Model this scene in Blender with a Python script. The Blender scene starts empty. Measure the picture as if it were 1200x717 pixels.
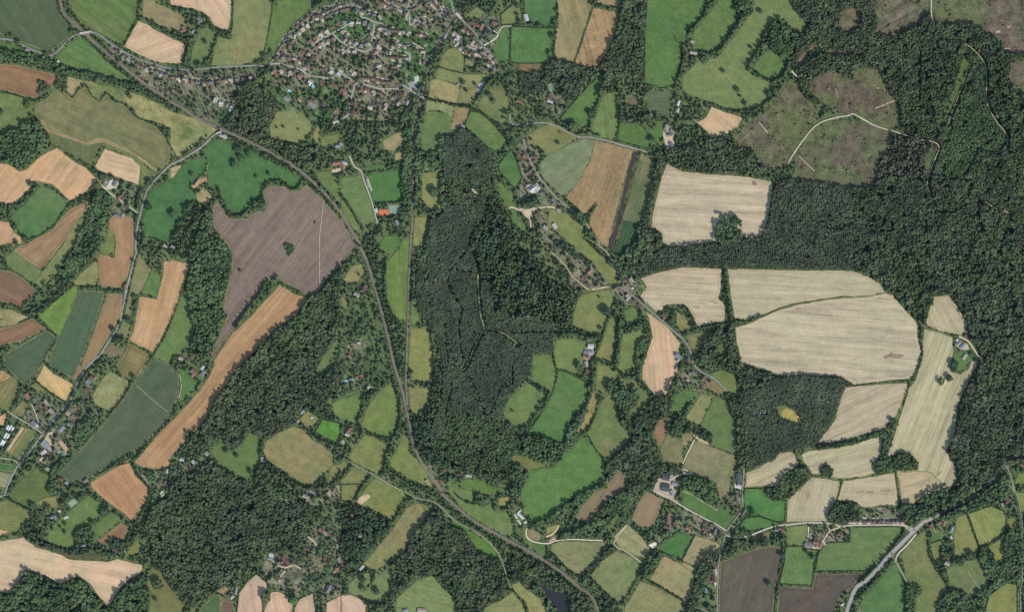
import bpy, bmesh, math, random
import numpy as np

# ---------------------------------------------------------------- basics
random.seed(7)
RNG = np.random.default_rng(11)
S = 2.0                                  # metres per photograph pixel
scene = bpy.context.scene
COL = scene.collection
KEXP = 0.93                              # how bright albedo 1 shows (display-linear), for turning seen colours into albedo


def srgb(c):
    return [(v / 12.92 if v <= 0.04045 else ((v + 0.055) / 1.055) ** 2.4) for v in [x / 255.0 for x in c]]


def alb(c, k=1.0):
    return [min(0.85, v / KEXP * k) for v in srgb(c)]


TILES = {'U': (310, 0, 9.56), 'V': (400, 0, 9.56), 'W': (310, 70, 9.56), 'X': (400, 70, 9.56), 'Y': (500, 0, 9.56),
         'Z': (0, 470, 9.56), 'Q': (580, 570, 9.56), 'R': (1020, 590, 9.56), 'L': (200, 60, 9.56),
         'M': (300, 600, 9.56), 'N': (20, 440, 9.56), 'O': (770, 540, 9.56), 'p': (0, 0, 1.0)}
for _i, _c in enumerate('abcdef'):
    for _r, _y in enumerate((0, 140, 280, 427, 567)):
        TILES[_c + str(_r)] = (200 * _i, _y, 4.78)


def P(s, snap=True, k=2):
    """'a0 x y x y b1 x y ...' -> survey points; k numbers per point"""
    out, t, cur = [], (0, 0, 1.0), []
    for w in s.split():
        if w in TILES:
            t = TILES[w]
            continue
        cur.append(float(w))
        if len(cur) == k:
            x, y = t[0] + cur[0] / t[2], t[1] + cur[1] / t[2]
            if snap:
                if x <= 1.2: x = -40
                if x >= 1198.8: x = 1240
                if y <= 2.6: y = -40
                if y >= 715.5: y = 757
            out.append((x, y) + tuple(cur[2:]))
            cur = []
    return out


def wx(x): return (x - 600.0) * S
def wy(y): return (358.5 - y) * S


# ---------------------------------------------------------------- rasters (half-pixel grid, 40 px margin)
MG, RS = 40, 2
GW, GH = (1200 + 2 * MG) * RS, (717 + 2 * MG) * RS


def raster_poly(pts):
    p = np.array([(q[0], q[1]) for q in pts])
    x0, x1 = int(max(0, (p[:, 0].min() + MG) * RS)), int(min(GW, (p[:, 0].max() + MG) * RS + 2))
    y0, y1 = int(max(0, (p[:, 1].min() + MG) * RS)), int(min(GH, (p[:, 1].max() + MG) * RS + 2))
    xs = (np.arange(x0, x1) + .5) / RS - MG
    ys = (np.arange(y0, y1) + .5) / RS - MG
    y0, y1, x0, x1 = max(0, y0), max(0, y1), max(0, x0), max(0, x1)
    if y1 <= y0 or x1 <= x0: return (slice(0, 0), slice(0, 0)), np.zeros((0, 0), bool)
    m = np.zeros((len(ys), len(xs)), bool)
    X = xs[None, :]
    for i in range(len(p)):
        xa, ya = p[i]; xb, yb = p[(i + 1) % len(p)]
        if ya == yb: continue
        c = ((ys >= min(ya, yb)) & (ys < max(ya, yb)))
        xi = xa + (ys - ya) * (xb - xa) / (yb - ya)
        m ^= c[:, None] & (X < xi[:, None])
    return (slice(y0, y1), slice(x0, x1)), m


FIELD = np.zeros((GH, GW), bool); WOOD = np.zeros((GH, GW), bool); KEEP = np.zeros((GH, GW), bool)
GARD = np.zeros((GH, GW), bool); LEVEL = np.zeros((GH, GW), np.uint8)


def mark(mask, sl, m): mask[sl] |= m


def dilate(a, n):
    a = a.copy()
    for _ in range(n):
        b = a.copy()
        b[1:] |= a[:-1]; b[:-1] |= a[1:]; b[:, 1:] |= a[:, :-1]; b[:, :-1] |= a[:, 1:]
        a = b
    return a


def look(mask, x, y):
    xi = np.clip(((x + MG) * RS).astype(int), 0, GW - 1); yi = np.clip(((y + MG) * RS).astype(int), 0, GH - 1)
    return mask[yi, xi]


def smooth(pts, n=5, closed=False):
    p = [np.array(q[:2], float) for q in pts]
    if len(p) < 3: return [tuple(q) for q in p]
    out = []
    N = len(p)
    for i in range(N if closed else N - 1):
        if closed: a, b, c, d = p[i - 1], p[i], p[(i + 1) % N], p[(i + 2) % N]
        else: a, b, c, d = p[max(i - 1, 0)], p[i], p[i + 1], p[min(i + 2, N - 1)]
        for k in range(n):
            t = k / n
            out.append(tuple(.5 * ((2 * b) + (c - a) * t + (2 * a - 5 * b + 4 * c - d) * t * t + (3 * b - a - 3 * c + d) * t ** 3)))
    if not closed: out.append(tuple(p[-1]))
    return out


def rough(pts, amp=.35, step=5.0, closed=True):
    """break the straight edges of a traced outline a little"""
    out = []
    N = len(pts)
    for i in range(N if closed else N - 1):
        a = np.array(pts[i][:2]); b = np.array(pts[(i + 1) % N][:2])
        L = np.linalg.norm(b - a)
        n = max(1, int(L / step))
        nr = np.array([-(b - a)[1], (b - a)[0]]) / max(L, 1e-6)
        for k in range(n):
            q = a + (b - a) * k / n
            if k: q = q + nr * random.uniform(-amp, amp)
            out.append((q[0], q[1]))
    if not closed: out.append(tuple(pts[-1][:2]))
    return out


# ---------------------------------------------------------------- materials
def new_mat(name):
    m = bpy.data.materials.new(name); m.use_nodes = True
    nt = m.node_tree; b = nt.nodes['Principled BSDF']
    b.inputs['Roughness'].default_value = 1.0
    b.inputs['Specular IOR Level'].default_value = 0.0
    return m, nt, b


def field_group():
    g = bpy.data.node_groups.new('land_pattern', 'ShaderNodeTree')
    def sock(n, t, d=None):
        s = g.interface.new_socket(name=n, in_out='INPUT', socket_type=t)
        if d is not None: s.default_value = d
    sock('A', 'NodeSocketColor'); sock('B', 'NodeSocketColor'); sock('Angle', 'NodeSocketFloat', 0.0); sock('Seed', 'NodeSocketFloat', 0.0)
    sock('Patch', 'NodeSocketFloat', 1.0); sock('Mid', 'NodeSocketFloat', .3); sock('Fine', 'NodeSocketFloat', .3)
    sock('Streak', 'NodeSocketFloat', 0.0); sock('Lines', 'NodeSocketFloat', 0.0); sock('Period', 'NodeSocketFloat', 24.0)
    g.interface.new_socket(name='Color', in_out='OUTPUT', socket_type='NodeSocketColor')
    N, L = g.nodes, g.links
    gi, go = N.new('NodeGroupInput'), N.new('NodeGroupOutput')
    geo = N.new('ShaderNodeNewGeometry')
    def math_(op, a, b=None, c=None):
        n = N.new('ShaderNodeMath'); n.operation = op
        for i, v in enumerate((a, b, c)):
            if v is None: continue
            if isinstance(v, (int, float)): n.inputs[i].default_value = v
            else: L.new(v, n.inputs[i])
        return n.outputs[0]
    rot = N.new('ShaderNodeVectorRotate'); rot.rotation_type = 'Z_AXIS'
    L.new(geo.outputs['Position'], rot.inputs['Vector']); L.new(gi.outputs['Angle'], rot.inputs['Angle'])
    cmb = N.new('ShaderNodeCombineXYZ'); L.new(gi.outputs['Seed'], cmb.inputs[2]); 
    add = N.new('ShaderNodeVectorMath'); add.operation = 'ADD'
    L.new(rot.outputs[0], add.inputs[0]); L.new(cmb.outputs[0], add.inputs[1])
    def noise(scale, detail, rough_=.55, dist=0.0):
        n = N.new('ShaderNodeTexNoise')
        mp = N.new('ShaderNodeVectorMath'); mp.operation = 'MULTIPLY'; mp.inputs[1].default_value = scale
        L.new(add.outputs[0], mp.inputs[0]); L.new(mp.outputs[0], n.inputs['Vector'])
        n.inputs['Scale'].default_value = 1; n.inputs['Detail'].default_value = detail
        n.inputs['Roughness'].default_value = rough_; n.inputs['Distortion'].default_value = dist
        return n.outputs['Fac']
    patch = noise((.011, .013, 1), 4, .6, .6)
    mid = noise((.055, .055, 1), 3, .6)
    fine = noise((.30, .30, 1), 2, .6)
    st1 = noise((.0035, .055, 1), 3, .6)
    st2 = noise((.012, .26, 1), 2, .6)
    # regular working lines (drill rows, tramlines) from the rotated coordinate
    sep = N.new('ShaderNodeSeparateXYZ'); L.new(add.outputs[0], sep.inputs[0])
    warp = noise((.006, .006, 1), 2)
    yy = math_('ADD', sep.outputs[1], math_('MULTIPLY', warp, 14.0))
    fr = math_('FRACT', math_('DIVIDE', yy, gi.outputs['Period']))
    ln = math_('SUBTRACT', math_('SMOOTH_MIN', math_('MULTIPLY', math_('ABSOLUTE', math_('SUBTRACT', fr, .5)), 5.0), 1.0, .2), .75)
    fac = N.new('ShaderNodeClamp')
    L.new(math_('MULTIPLY_ADD', math_('SUBTRACT', patch, .5), math_('MULTIPLY', gi.outputs['Patch'], 3.0), .5), fac.inputs[0])
    mix = N.new('ShaderNodeMix'); mix.data_type = 'RGBA'
    L.new(fac.outputs[0], mix.inputs['Factor']); L.new(gi.outputs['A'], mix.inputs['A']); L.new(gi.outputs['B'], mix.inputs['B'])
    def dev(f, k): return math_('MULTIPLY', math_('SUBTRACT', f, .5), k)
    t = math_('ADD', dev(mid, gi.outputs['Mid']), dev(fine, gi.outputs['Fine']))
    t = math_('ADD', t, dev(st1, gi.outputs['Streak']))
    t = math_('ADD', t, math_('MULTIPLY', dev(st2, gi.outputs['Streak']), .8))
    t = math_('ADD', t, math_('MULTIPLY', ln, gi.outputs['Lines']))
    t = math_('MAXIMUM', math_('ADD', t, 1.0), .25)
    vm = N.new('ShaderNodeVectorMath'); vm.operation = 'SCALE'
    L.new(mix.outputs['Result'], vm.inputs[0]); L.new(t, vm.inputs['Scale'])
    L.new(vm.outputs[0], go.inputs['Color'])
    return g


FG = field_group()
_mcount = [0]


def land_mat(name, A, B, angle=0, patch=.9, mid=.5, fine=.6, streak=0.0, lines=0.0, period=24.0):
    m, nt, b = new_mat(name)
    g = nt.nodes.new('ShaderNodeGroup'); g.node_tree = FG
    _mcount[0] += 1
    I = g.inputs
    I['A'].default_value = (*A, 1); I['B'].default_value = (*B, 1)
    I['Angle'].default_value = math.radians(angle); I['Seed'].default_value = _mcount[0] * 3.71
    I['Patch'].default_value = patch; I['Mid'].default_value = mid; I['Fine'].default_value = fine
    I['Streak'].default_value = streak; I['Lines'].default_value = lines; I['Period'].default_value = period
    nt.links.new(g.outputs['Color'], b.inputs['Base Color'])
    return m


def plain_mat(name, c, var=.25, rough_=.9, scale=.4):
    m, nt, b = new_mat(name)
    n = nt.nodes.new('ShaderNodeTexNoise'); n.inputs['Scale'].default_value = scale; n.inputs['Detail'].default_value = 4
    geo = nt.nodes.new('ShaderNodeNewGeometry'); nt.links.new(geo.outputs['Position'], n.inputs['Vector'])
    mr = nt.nodes.new('ShaderNodeMapRange'); mr.inputs['From Min'].default_value = .3; mr.inputs['From Max'].default_value = .7
    mr.inputs['To Min'].default_value = 1 - var; mr.inputs['To Max'].default_value = 1 + var
    nt.links.new(n.outputs['Fac'], mr.inputs['Value'])
    vm = nt.nodes.new('ShaderNodeVectorMath'); vm.operation = 'SCALE'; vm.inputs[0].default_value = c
    nt.links.new(mr.outputs['Result'], vm.inputs['Scale']); nt.links.new(vm.outputs[0], b.inputs['Base Color'])
    b.inputs['Roughness'].default_value = rough_
    return m


def leaf_mat():
    m, nt, b = new_mat('foliage')
    at = nt.nodes.new('ShaderNodeAttribute'); at.attribute_name = 'tint'
    geo = nt.nodes.new('ShaderNodeNewGeometry')
    n = nt.nodes.new('ShaderNodeTexNoise'); n.inputs['Scale'].default_value = .55; n.inputs['Detail'].default_value = 3
    nt.links.new(geo.outputs['Position'], n.inputs['Vector'])
    mr = nt.nodes.new('ShaderNodeMapRange'); mr.inputs['From Min'].default_value = .3; mr.inputs['From Max'].default_value = .7
    mr.inputs['To Min'].default_value = .65; mr.inputs['To Max'].default_value = 1.4
    nt.links.new(n.outputs['Fac'], mr.inputs['Value'])
    n2 = nt.nodes.new('ShaderNodeTexNoise'); n2.inputs['Scale'].default_value = .02; n2.inputs['Detail'].default_value = 3
    nt.links.new(geo.outputs['Position'], n2.inputs['Vector'])
    mr2 = nt.nodes.new('ShaderNodeMapRange'); mr2.inputs['From Min'].default_value = .3; mr2.inputs['From Max'].default_value = .7
    mr2.inputs['To Min'].default_value = .78; mr2.inputs['To Max'].default_value = 1.22
    nt.links.new(n2.outputs['Fac'], mr2.inputs['Value'])
    mu = nt.nodes.new('ShaderNodeMath'); mu.operation = 'MULTIPLY'
    nt.links.new(mr.outputs['Result'], mu.inputs[0]); nt.links.new(mr2.outputs['Result'], mu.inputs[1])
    vm = nt.nodes.new('ShaderNodeVectorMath'); vm.operation = 'SCALE'
    nt.links.new(at.outputs['Color'], vm.inputs[0]); nt.links.new(mu.outputs[0], vm.inputs['Scale'])
    nt.links.new(vm.outputs[0], b.inputs['Base Color'])
    return m


LEAF = leaf_mat()
BARK = plain_mat('bark', (.09, .07, .05))
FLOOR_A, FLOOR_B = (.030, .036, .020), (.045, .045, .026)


# ---------------------------------------------------------------- object helpers
def link(name, me, mat=None, parent=None):
    o = bpy.data.objects.new(name, me)
    COL.objects.link(o)
    if mat is not None and me is not None and not me.materials: me.materials.append(mat)
    if parent is not None: o.parent = parent
    return o


def tag(o, label=None, cat=None, group=None, kind=None):
    if label: o['label'] = label
    if cat: o['category'] = cat
    if group: o['group'] = group
    if kind: o['kind'] = kind
    return o


def empty(name, x, y, rz=0.0, sc=None, z=0.0):
    o = bpy.data.objects.new(name, None); COL.objects.link(o)
    o.location = (wx(x), wy(y), z); o.rotation_euler = (0, 0, rz)
    if sc: o.scale = sc
    return o


def sheet_mesh(name, pts, z):
    """a flat sheet; crossing outlines are resolved so no two faces overlap"""
    from mathutils.geometry import delaunay_2d_cdt
    from mathutils import Vector
    n = len(pts)
    v, _, f, _, _, _ = delaunay_2d_cdt([Vector((x, y)) for x, y in pts], [(i, (i + 1) % n) for i in range(n)], [], 0, 1e-5)
    c = np.array([sum((np.array(v[i]) for i in t), np.zeros(2)) / 3 for t in f])
    k = in_poly(pts, c[:, 0], c[:, 1])
    me = bpy.data.meshes.new(name)
    me.from_pydata([(wx(q[0]), wy(q[1]), z) for q in v], [], [tuple(reversed(t)) for t, o in zip(f, k) if o]); me.update()
    return me


def level_z(sl, m):
    sub = LEVEL[sl]
    lv = int(sub[m].max()) + 1 if m.any() else 1
    sub[m] = lv
    return .6 + .12 * lv


CFIX = {'stubble': (.975, .97, .955), 'ploughed': (.91, .93, .92), 'pasture': (.975, .985, .95), 'crop': (1.03, .985, .91), 'meadow': (.97, .98, .97), 'lawn': (.97, .98, .95)}
PRE = {'pasture': dict(patch=1.0, mid=.8, fine=.9, streak=.25), 'meadow': dict(patch=1.2, mid=1.0, fine=1.0),
       'stubble': dict(patch=.9, mid=.45, fine=.5, streak=.75, lines=.04, period=24), 'crop': dict(patch=1.0, mid=.4, fine=.5, streak=.4),
       'ploughed': dict(patch=1.1, mid=.55, fine=.6, streak=.6), 'heath': dict(patch=2.2, mid=1.8, fine=1.7),
       'orchard': dict(patch=.8, mid=.6, fine=.9), 'lawn': dict(patch=.7, mid=.5, fine=.6), 'yard': dict(patch=.6, mid=.8, fine=1.0),
       'garden': dict(patch=2.4, mid=2.6, fine=2.4), 'court': dict(patch=.2, mid=.1, fine=.2)}
NAMES = {'lawn': 'lawn', 'yard': 'yard', 'heath': 'heath', 'court': 'sports_court', 'orchard': 'orchard_ground', 'garden': 'garden_ground'}
FIELDS = {}


def F(label, kind, col, s, a=0, c2=None, keep=False, sm=False, edge=None, **kw):
    """a field: one sheet of ground.  a = direction of its working lines in the photograph's plane (degrees, clockwise)"""
    pts = P(s)
    pts = smooth(pts, 4, True) if sm else rough(pts, 1.0 if kind == 'heath' else .35, 4)
    sl, m = raster_poly(pts)
    mark(GARD if kind == 'garden' else FIELD, sl, m)
    if keep: mark(KEEP, sl, m)
    z = level_z(sl, m)
    cf = CFIX.get(kind, (1, 1, 1)); col = [a_ * b_ for a_, b_ in zip(col, cf)]; c2 = c2 and [a_ * b_ for a_, b_ in zip(c2, cf)]
    d = dict(PRE[kind]); d.update(kw)
    if c2 is None:
        c2 = (col[0] * 1.07 + 3, col[1] * 1.02, col[2] * 1.03) if kind != 'pasture' else (col[0] * 1.09 + 3, col[1] * 1.02, col[2] * 1.03)
        c1 = (col[0] * .95, col[1] * .98, col[2] * .96)
    else: c1 = col
    nm = NAMES.get(kind, kind + ('_field' if kind not in ('meadow',) else ''))
    o = link(nm, sheet_mesh(nm, pts, z), land_mat(nm, alb(c1), alb(c2), a, **d))
    tag(o, label, kind='structure')
    if edge: HEDGES.append(('low dark hedge round the ' + label, edge, P(s) + P(s)[:1]))
    FIELDS[label] = pts
    if kind in ('stubble', 'ploughed', 'crop') and len(pts) > 14 and m.sum() > 1600: headland(label, nm, pts, col, z)
    return o


def ring(pts, lo, hi, z):
    q = smooth(pts[::2], 3, True) if lo > 1 else rough(pts, .0, 3.0); p = np.array(q + q[:1])
    ar = np.sum(p[:-1, 0] * p[1:, 1] - p[1:, 0] * p[:-1, 1])
    t = np.roll(p[:-1], -2, 0) - np.roll(p[:-1], 2, 0); t /= np.maximum(np.linalg.norm(t, axis=1, keepdims=True), 1e-6)
    n = np.stack([-t[:, 1], t[:, 0]], 1) * (1 if ar > 0 else -1)
    vs, fs = [], []
    w_ = [hi * (1 if lo > 1 else random.uniform(.35, 1.6)) for _ in n]
    for k_ in range(len(n)):
        j = (k_ + 1) % len(n)
        a, b, c, d = p[k_] + n[k_] * lo, p[k_] + n[k_] * w_[k_], p[j] + n[j] * w_[j], p[j] + n[j] * lo
        if np.linalg.norm(b - c) > 9 or not in_poly(pts, np.array([b[0], c[0]]), np.array([b[1], c[1]])).all(): continue
        i0 = len(vs); zz = z + .03 + .004 * (k_ % 14)
        vs += [(wx(v[0]), wy(v[1]), zz) for v in (a, b, c, d)]; fs.append((i0, i0 + 1, i0 + 2, i0 + 3))
    me = bpy.data.meshes.new('strip'); me.from_pydata(vs, [], fs); me.update()
    return me


MARG = []


def headland(label, nm, pts, col, z):
    """the strip worked round the edge of an arable field and its weedy margin"""
    k = random.choice((.9, .93, 1.05))
    tag(link('headland', ring(pts, 2.6, 3.5, z), land_mat('headland', alb([c_ * k for c_ in col]), alb([c_ * k * 1.04 for c_ in col]), patch=.9, mid=.5, fine=.5)), 'turning strip round the ' + label, kind='structure')
    if not MARG: MARG.append(land_mat('grass_margin', alb((112, 118, 76)), alb((140, 136, 94)), patch=2, mid=1.5, fine=1.2))
    tag(link('grass_margin', ring(pts, -.1, .8, z), MARG[0]), 'weedy grass margin round the ' + label, kind='structure')


HEDGES = []


def ribbon(pts, w, z, closed=False, off=0.0):
    p = np.array(pts, float)
    t = np.gradient(p, axis=0); t /= np.maximum(np.linalg.norm(t, axis=1, keepdims=True), 1e-9)
    n = np.stack([-t[:, 1], t[:, 0]], 1)
    a, b = p + n * (off + w / 2), p + n * (off - w / 2)
    vs = [(wx(x), wy(y), z) for x, y in a] + [(wx(x), wy(y), z) for x, y in b]
    k = len(p)
    fs = [(i, i + 1, k + i + 1, k + i) for i in range(k - 1)]
    return vs, fs, np.concatenate([a, b[::-1]])


def mesh_of(name, vs, fs):
    me = bpy.data.meshes.new(name); me.from_pydata(vs, [], fs); me.update()
    bm = bmesh.new(); bm.from_mesh(me)
    bmesh.ops.recalc_face_normals(bm, faces=bm.faces[:])
    for f in bm.faces:
        if abs(f.normal.z) > .99 and f.normal.z < 0 and len(bm.faces) < 400: f.normal_flip()
    bm.to_mesh(me); bm.free()
    return me


ROAD_M = {}


def road(name, label, s, w, col, z=1.9, margin=None, smoothn=4, keep=True):
    if margin is None: margin = 1.7 if name == 'track' else .6
    pts = smooth(P(s), smoothn)
    vs, fs, _ = ribbon(pts, w, z)
    key = (name, col)
    if key not in ROAD_M: ROAD_M[key] = land_mat(name + '_surface', alb(col), alb((col[0] * 1.1, col[1] * 1.09, col[2] * 1.08)), patch=1, mid=.5, fine=.6)
    me = bpy.data.meshes.new(name); me.from_pydata(vs, [], fs); me.update()
    o = link(name, me, ROAD_M[key]); tag(o, label, kind='structure')
    for i in range(len(pts) - 1):
        a, b = np.array(pts[i]), np.array(pts[i + 1])
        d = b - a; L = np.linalg.norm(d)
        if L < 1e-6: continue
        n = np.array([-d[1], d[0]]) / L * (w / 2 + margin); e = d / L * .3
        sl, m = raster_poly([a - e + n, b + e + n, b + e - n, a - e - n])
        if keep: mark(KEEP, sl, m)
    return pts


# ---------------------------------------------------------------- foliage
def ico(sub):
    bm = bmesh.new(); bmesh.ops.create_icosphere(bm, subdivisions=sub, radius=1.0)
    v = np.array([q.co[:] for q in bm.verts]); f = np.array([[q.index for q in t.verts] for t in bm.faces])
    bm.free(); return v, f


ICO1, ICO2 = ico(1), ico(2)


def templates(kind, n=8):
    """crown shapes with one topology: uneven domes (broadleaf), spires (conifer)"""
    v, f = ICO2 if kind != 'tiny' else ICO1
    out = []
    for k in range(n):
        q = v.copy()
        lob = RNG.normal(size=(9, 3)); lob /= np.linalg.norm(lob, axis=1, keepdims=True)
        b = np.zeros(len(q))
        for l in lob: b = np.maximum(b, np.clip((q @ l - .55) / .45, 0, 1) ** .7)
        rad = .52 + .5 * b + RNG.uniform(-.2, .2, len(q))
        q = q * rad[:, None] * RNG.uniform(.8, 1.2, (1, 3)) * 1.06
        if kind == 'conifer':
            zz = (v[:, 2] + 1) / 2
            q[:, :2] = v[:, :2] / np.maximum(np.linalg.norm(v[:, :2], axis=1, keepdims=True), .15) * ((1 - zz) ** .8 * 1.0 + .05)[:, None] * RNG.uniform(.7, 1.15, (len(q), 1))
            q[:, 2] = v[:, 2]
        out.append(q)
    return np.array(out), f


TPL = {'broad': templates('broad'), 'conifer': templates('conifer'), 'tiny': templates('tiny')}


def canopy(name, x, y, r, h, tint, kind='broad', bottom=.25, jv=.76):
    """ONE mesh holding crowns at x,y (photo px), radius r (px), height h (m)"""
    V, Fc = TPL[kind]
    n = len(x)
    if n == 0: return None
    pick = RNG.integers(0, len(V), n)
    v = V[pick].copy()                                      # n,k,3
    a = RNG.uniform(0, 2 * math.pi, n); ca, sa = np.cos(a), np.sin(a)
    vx = v[:, :, 0] * ca[:, None] - v[:, :, 1] * sa[:, None]; vy = v[:, :, 0] * sa[:, None] + v[:, :, 1] * ca[:, None]
    rm = (r * S)[:, None]
    hz = (h * (1 - bottom) / 2)[:, None]
    X = wx(x)[:, None] + vx * rm; Y = wy(y)[:, None] + vy * rm; Z = (h * (1 + bottom) / 2)[:, None] + v[:, :, 2] * hz
    k = V.shape[1]
    co = np.stack([X, Y, Z], 2).reshape(-1, 3).astype(np.float32)
    fa = (Fc[None] + (np.arange(n) * k)[:, None, None]).reshape(-1).astype(np.int32)
    me = bpy.data.meshes.new(name)
    me.vertices.add(len(co)); me.vertices.foreach_set('co', co.ravel())
    nf = len(fa) // 3
    me.loops.add(len(fa)); me.loops.foreach_set('vertex_index', fa)
    me.polygons.add(nf); me.polygons.foreach_set('loop_start', np.arange(0, len(fa), 3, dtype=np.int32))
    me.polygons.foreach_set('loop_total', np.full(nf, 3, np.int32))
    me.update(calc_edges=True)
    at = me.attributes.new('tint', 'FLOAT_COLOR', 'POINT')
    c = np.ones((n, k, 4), np.float32)
    c[:, :, :3] = tint[:, None, :] * RNG.uniform(jv, 2 - jv, (n, k, 1))
    at.data.foreach_set('color', c.ravel())
    me.materials.append(LEAF)
    return me


LEAFK = 1.68
TINTS = {   # leaf reflectance
    'con': [(.039, .054, .030), (.046, .058, .033), (.035, .051, .030), (.055, .061, .038)],
    'dark': [(.030, .050, .030), (.036, .054, .028), (.044, .066, .030), (.052, .070, .030)],
    'dec': [(.046, .076, .032), (.056, .084, .034), (.038, .066, .034), (.066, .088, .038)],
    'mix': [(.047, .067, .030), (.058, .070, .037), (.034, .055, .031), (.067, .072, .042), (.051, .076, .030), (.041, .061, .029)],
    'conb': [(.030, .042, .025), (.036, .046, .027), (.040, .048, .030)],
    'green': [(.048, .066, .030), (.042, .066, .030), (.056, .076, .032), (.038, .056, .028)],
    'hedge': [(.034, .056, .028), (.042, .066, .030), (.050, .072, .032)],
    'light': [(.075, .105, .040), (.085, .11, .05)],
    'brown': [(.062, .064, .042), (.050, .060, .038), (.070, .070, .050)],
}


def pick_tint(pal, n):
    t = np.array(TINTS[pal]); w = t[RNG.integers(0, len(t), n)]
    return w * LEAFK * RNG.uniform(.82, 1.2, (n, 1)) * RNG.uniform(.95, 1.05, (n, 3))


def scatter(x0, x1, y0, y1, sp, rows=None, jit=.42):
    """jittered grid; rows = (angle, along-spacing) gives planted lines"""
    cx, cy = (x0 + x1) / 2, (y0 + y1) / 2
    R = math.hypot(x1 - x0, y1 - y0) / 2 + sp
    sa = rows[1] if rows else sp
    u, v = np.meshgrid(np.arange(-R, R, sa), np.arange(-R, R, sp))
    u = u + RNG.uniform(-jit, jit, u.shape) * sa
    if not rows:
        u[1::2] += sp / 2
    v = v + RNG.uniform(-jit, jit, v.shape) * (sp if not rows else sp * .6)
    an = math.radians(rows[0]) if rows else .5
    x = cx + u * math.cos(an) - v * math.sin(an); y = cy + u * math.sin(an) + v * math.cos(an)
    x, y = x.ravel(), y.ravel()
    k = (x > x0) & (x < x1) & (y > y0) & (y < y1)
    return x[k], y[k]


def in_poly(pts, x, y):
    m = np.zeros(len(x), bool); n = len(pts)
    for i in range(n):
        xa, ya = pts[i][:2]; xb, yb = pts[(i + 1) % n][:2]
        if ya == yb: continue
        c = (y >= min(ya, yb)) & (y < max(ya, yb))
        m ^= c & (x < xa + (y - ya) * (xb - xa) / (yb - ya))
    return m


WOODS = []
OWN = np.zeros((GH, GW), np.int16)
LAT = RNG.uniform(size=(4, 400, 400))


def vnoise(x, y, cell, ch=0):
    """smooth value noise over the map, 0..1"""
    u, v = (x + 900) / cell, (y + 900) / cell
    i, j = np.floor(u).astype(int), np.floor(v).astype(int)
    fu, fv = u - i, v - j
    fu, fv = fu * fu * (3 - 2 * fu), fv * fv * (3 - 2 * fv)
    i, j = i % 399, j % 399
    L = LAT[ch]
    return (L[i, j] * (1 - fu) + L[i + 1, j] * fu) * (1 - fv) + (L[i, j + 1] * (1 - fu) + L[i + 1, j + 1] * fu) * fv


def stand_tint(pal, x, y, jit):
    """neighbouring trees share a kind: the mix drifts across a wood"""
    t = np.array(TINTS[pal])
    f = np.clip((.6 * vnoise(x, y, 22, 0) + .4 * vnoise(x, y, 8, 1) - .2) / .6, 0, .999) * (len(t) - 1)
    f = np.clip(f + RNG.normal(0, .45, len(x)), 0, len(t) - 1.001)
    i = f.astype(int); w = (f - i)[:, None]
    c = t[i] * (1 - w) + t[i + 1] * w
    b = .84 + .32 * vnoise(x, y, 13, 2)
    return c * LEAFK * b[:, None] * RNG.uniform(1 - jit, 1 + jit, (len(x), 1))


def W(label, s, sp=2.7, r=1.9, h=15, hv=3.5, pal='mix', kind='broad', rows=None, floor=True):
    pts = P(s)
    sl, m = raster_poly(pts)
    mark(WOOD, sl, m)
    OWN[sl][m] = len(WOODS) + 1
    WOODS.append((label, pts, sp, r, h, hv, pal, kind, rows, floor, sl, m))


def build_woods():
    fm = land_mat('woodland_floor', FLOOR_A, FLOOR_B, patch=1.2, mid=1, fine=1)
    for wi, (label, pts, sp, r, h, hv, pal, kind, rows, floor, sl, m) in enumerate(WOODS):
        p = np.array(pts)
        x, y = scatter(p[:, 0].min(), p[:, 0].max(), p[:, 1].min(), p[:, 1].max(), sp, rows)
        k = in_poly(pts, x, y) & (look(OWN, x, y) == wi + 1) & ~look(KEEP, x, y) & (x > -38) & (x < 1238) & (y > -38) & (y < 755)
        k &= (vnoise(x, y, 3.4 if pal[:3] == 'con' else 4.4, 3) < (.9 if pal[:3] == 'con' else .82)) & (RNG.uniform(size=len(x)) > .015)
        x, y = x[k], y[k]
        n = len(x)
        g = np.clip(np.exp(RNG.normal(0, .27, n)), .5, 1.75)
        me = canopy('wood', x, y, r * g, np.maximum(3, h + hv * (.45 * RNG.normal(0, 1, n) + (1.6 if pal[:3] == 'con' else 2.6) * (vnoise(x, y, 6.5, 1) - .5))), stand_tint(pal, x, y, .07 if pal[:3] == 'con' else .12), kind, {'con': .78, 'conb': .78, 'dark': .45}.get(pal, .55), .95 if pal[:3] == 'con' else .86)
        if me is None: continue
        if pal[:3] == 'con': me.polygons.foreach_set('use_smooth', np.ones(len(me.polygons), bool))
        tag(link('wood', me), label, 'wood', kind='stuff')
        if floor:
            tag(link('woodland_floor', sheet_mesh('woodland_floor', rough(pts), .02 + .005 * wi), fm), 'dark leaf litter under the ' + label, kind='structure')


def hedge_points(pts, w, sp):
    p = np.array([q[:2] for q in pts], float)
    seg = np.linalg.norm(np.diff(p, axis=0), axis=1); cum = np.concatenate([[0], np.cumsum(seg)])
    n = max(2, int(cum[-1] / sp))
    t = np.linspace(0, cum[-1], n) + RNG.uniform(-.3, .3, n) * sp
    x = np.interp(t, cum, p[:, 0]); y = np.interp(t, cum, p[:, 1])
    return x, y


def H(label, w, s, kind='tall', pal='hedge', gaps=.05):
    HEDGES.append((label, w * .84, P(s, snap=True), kind, pal, gaps))


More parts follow.
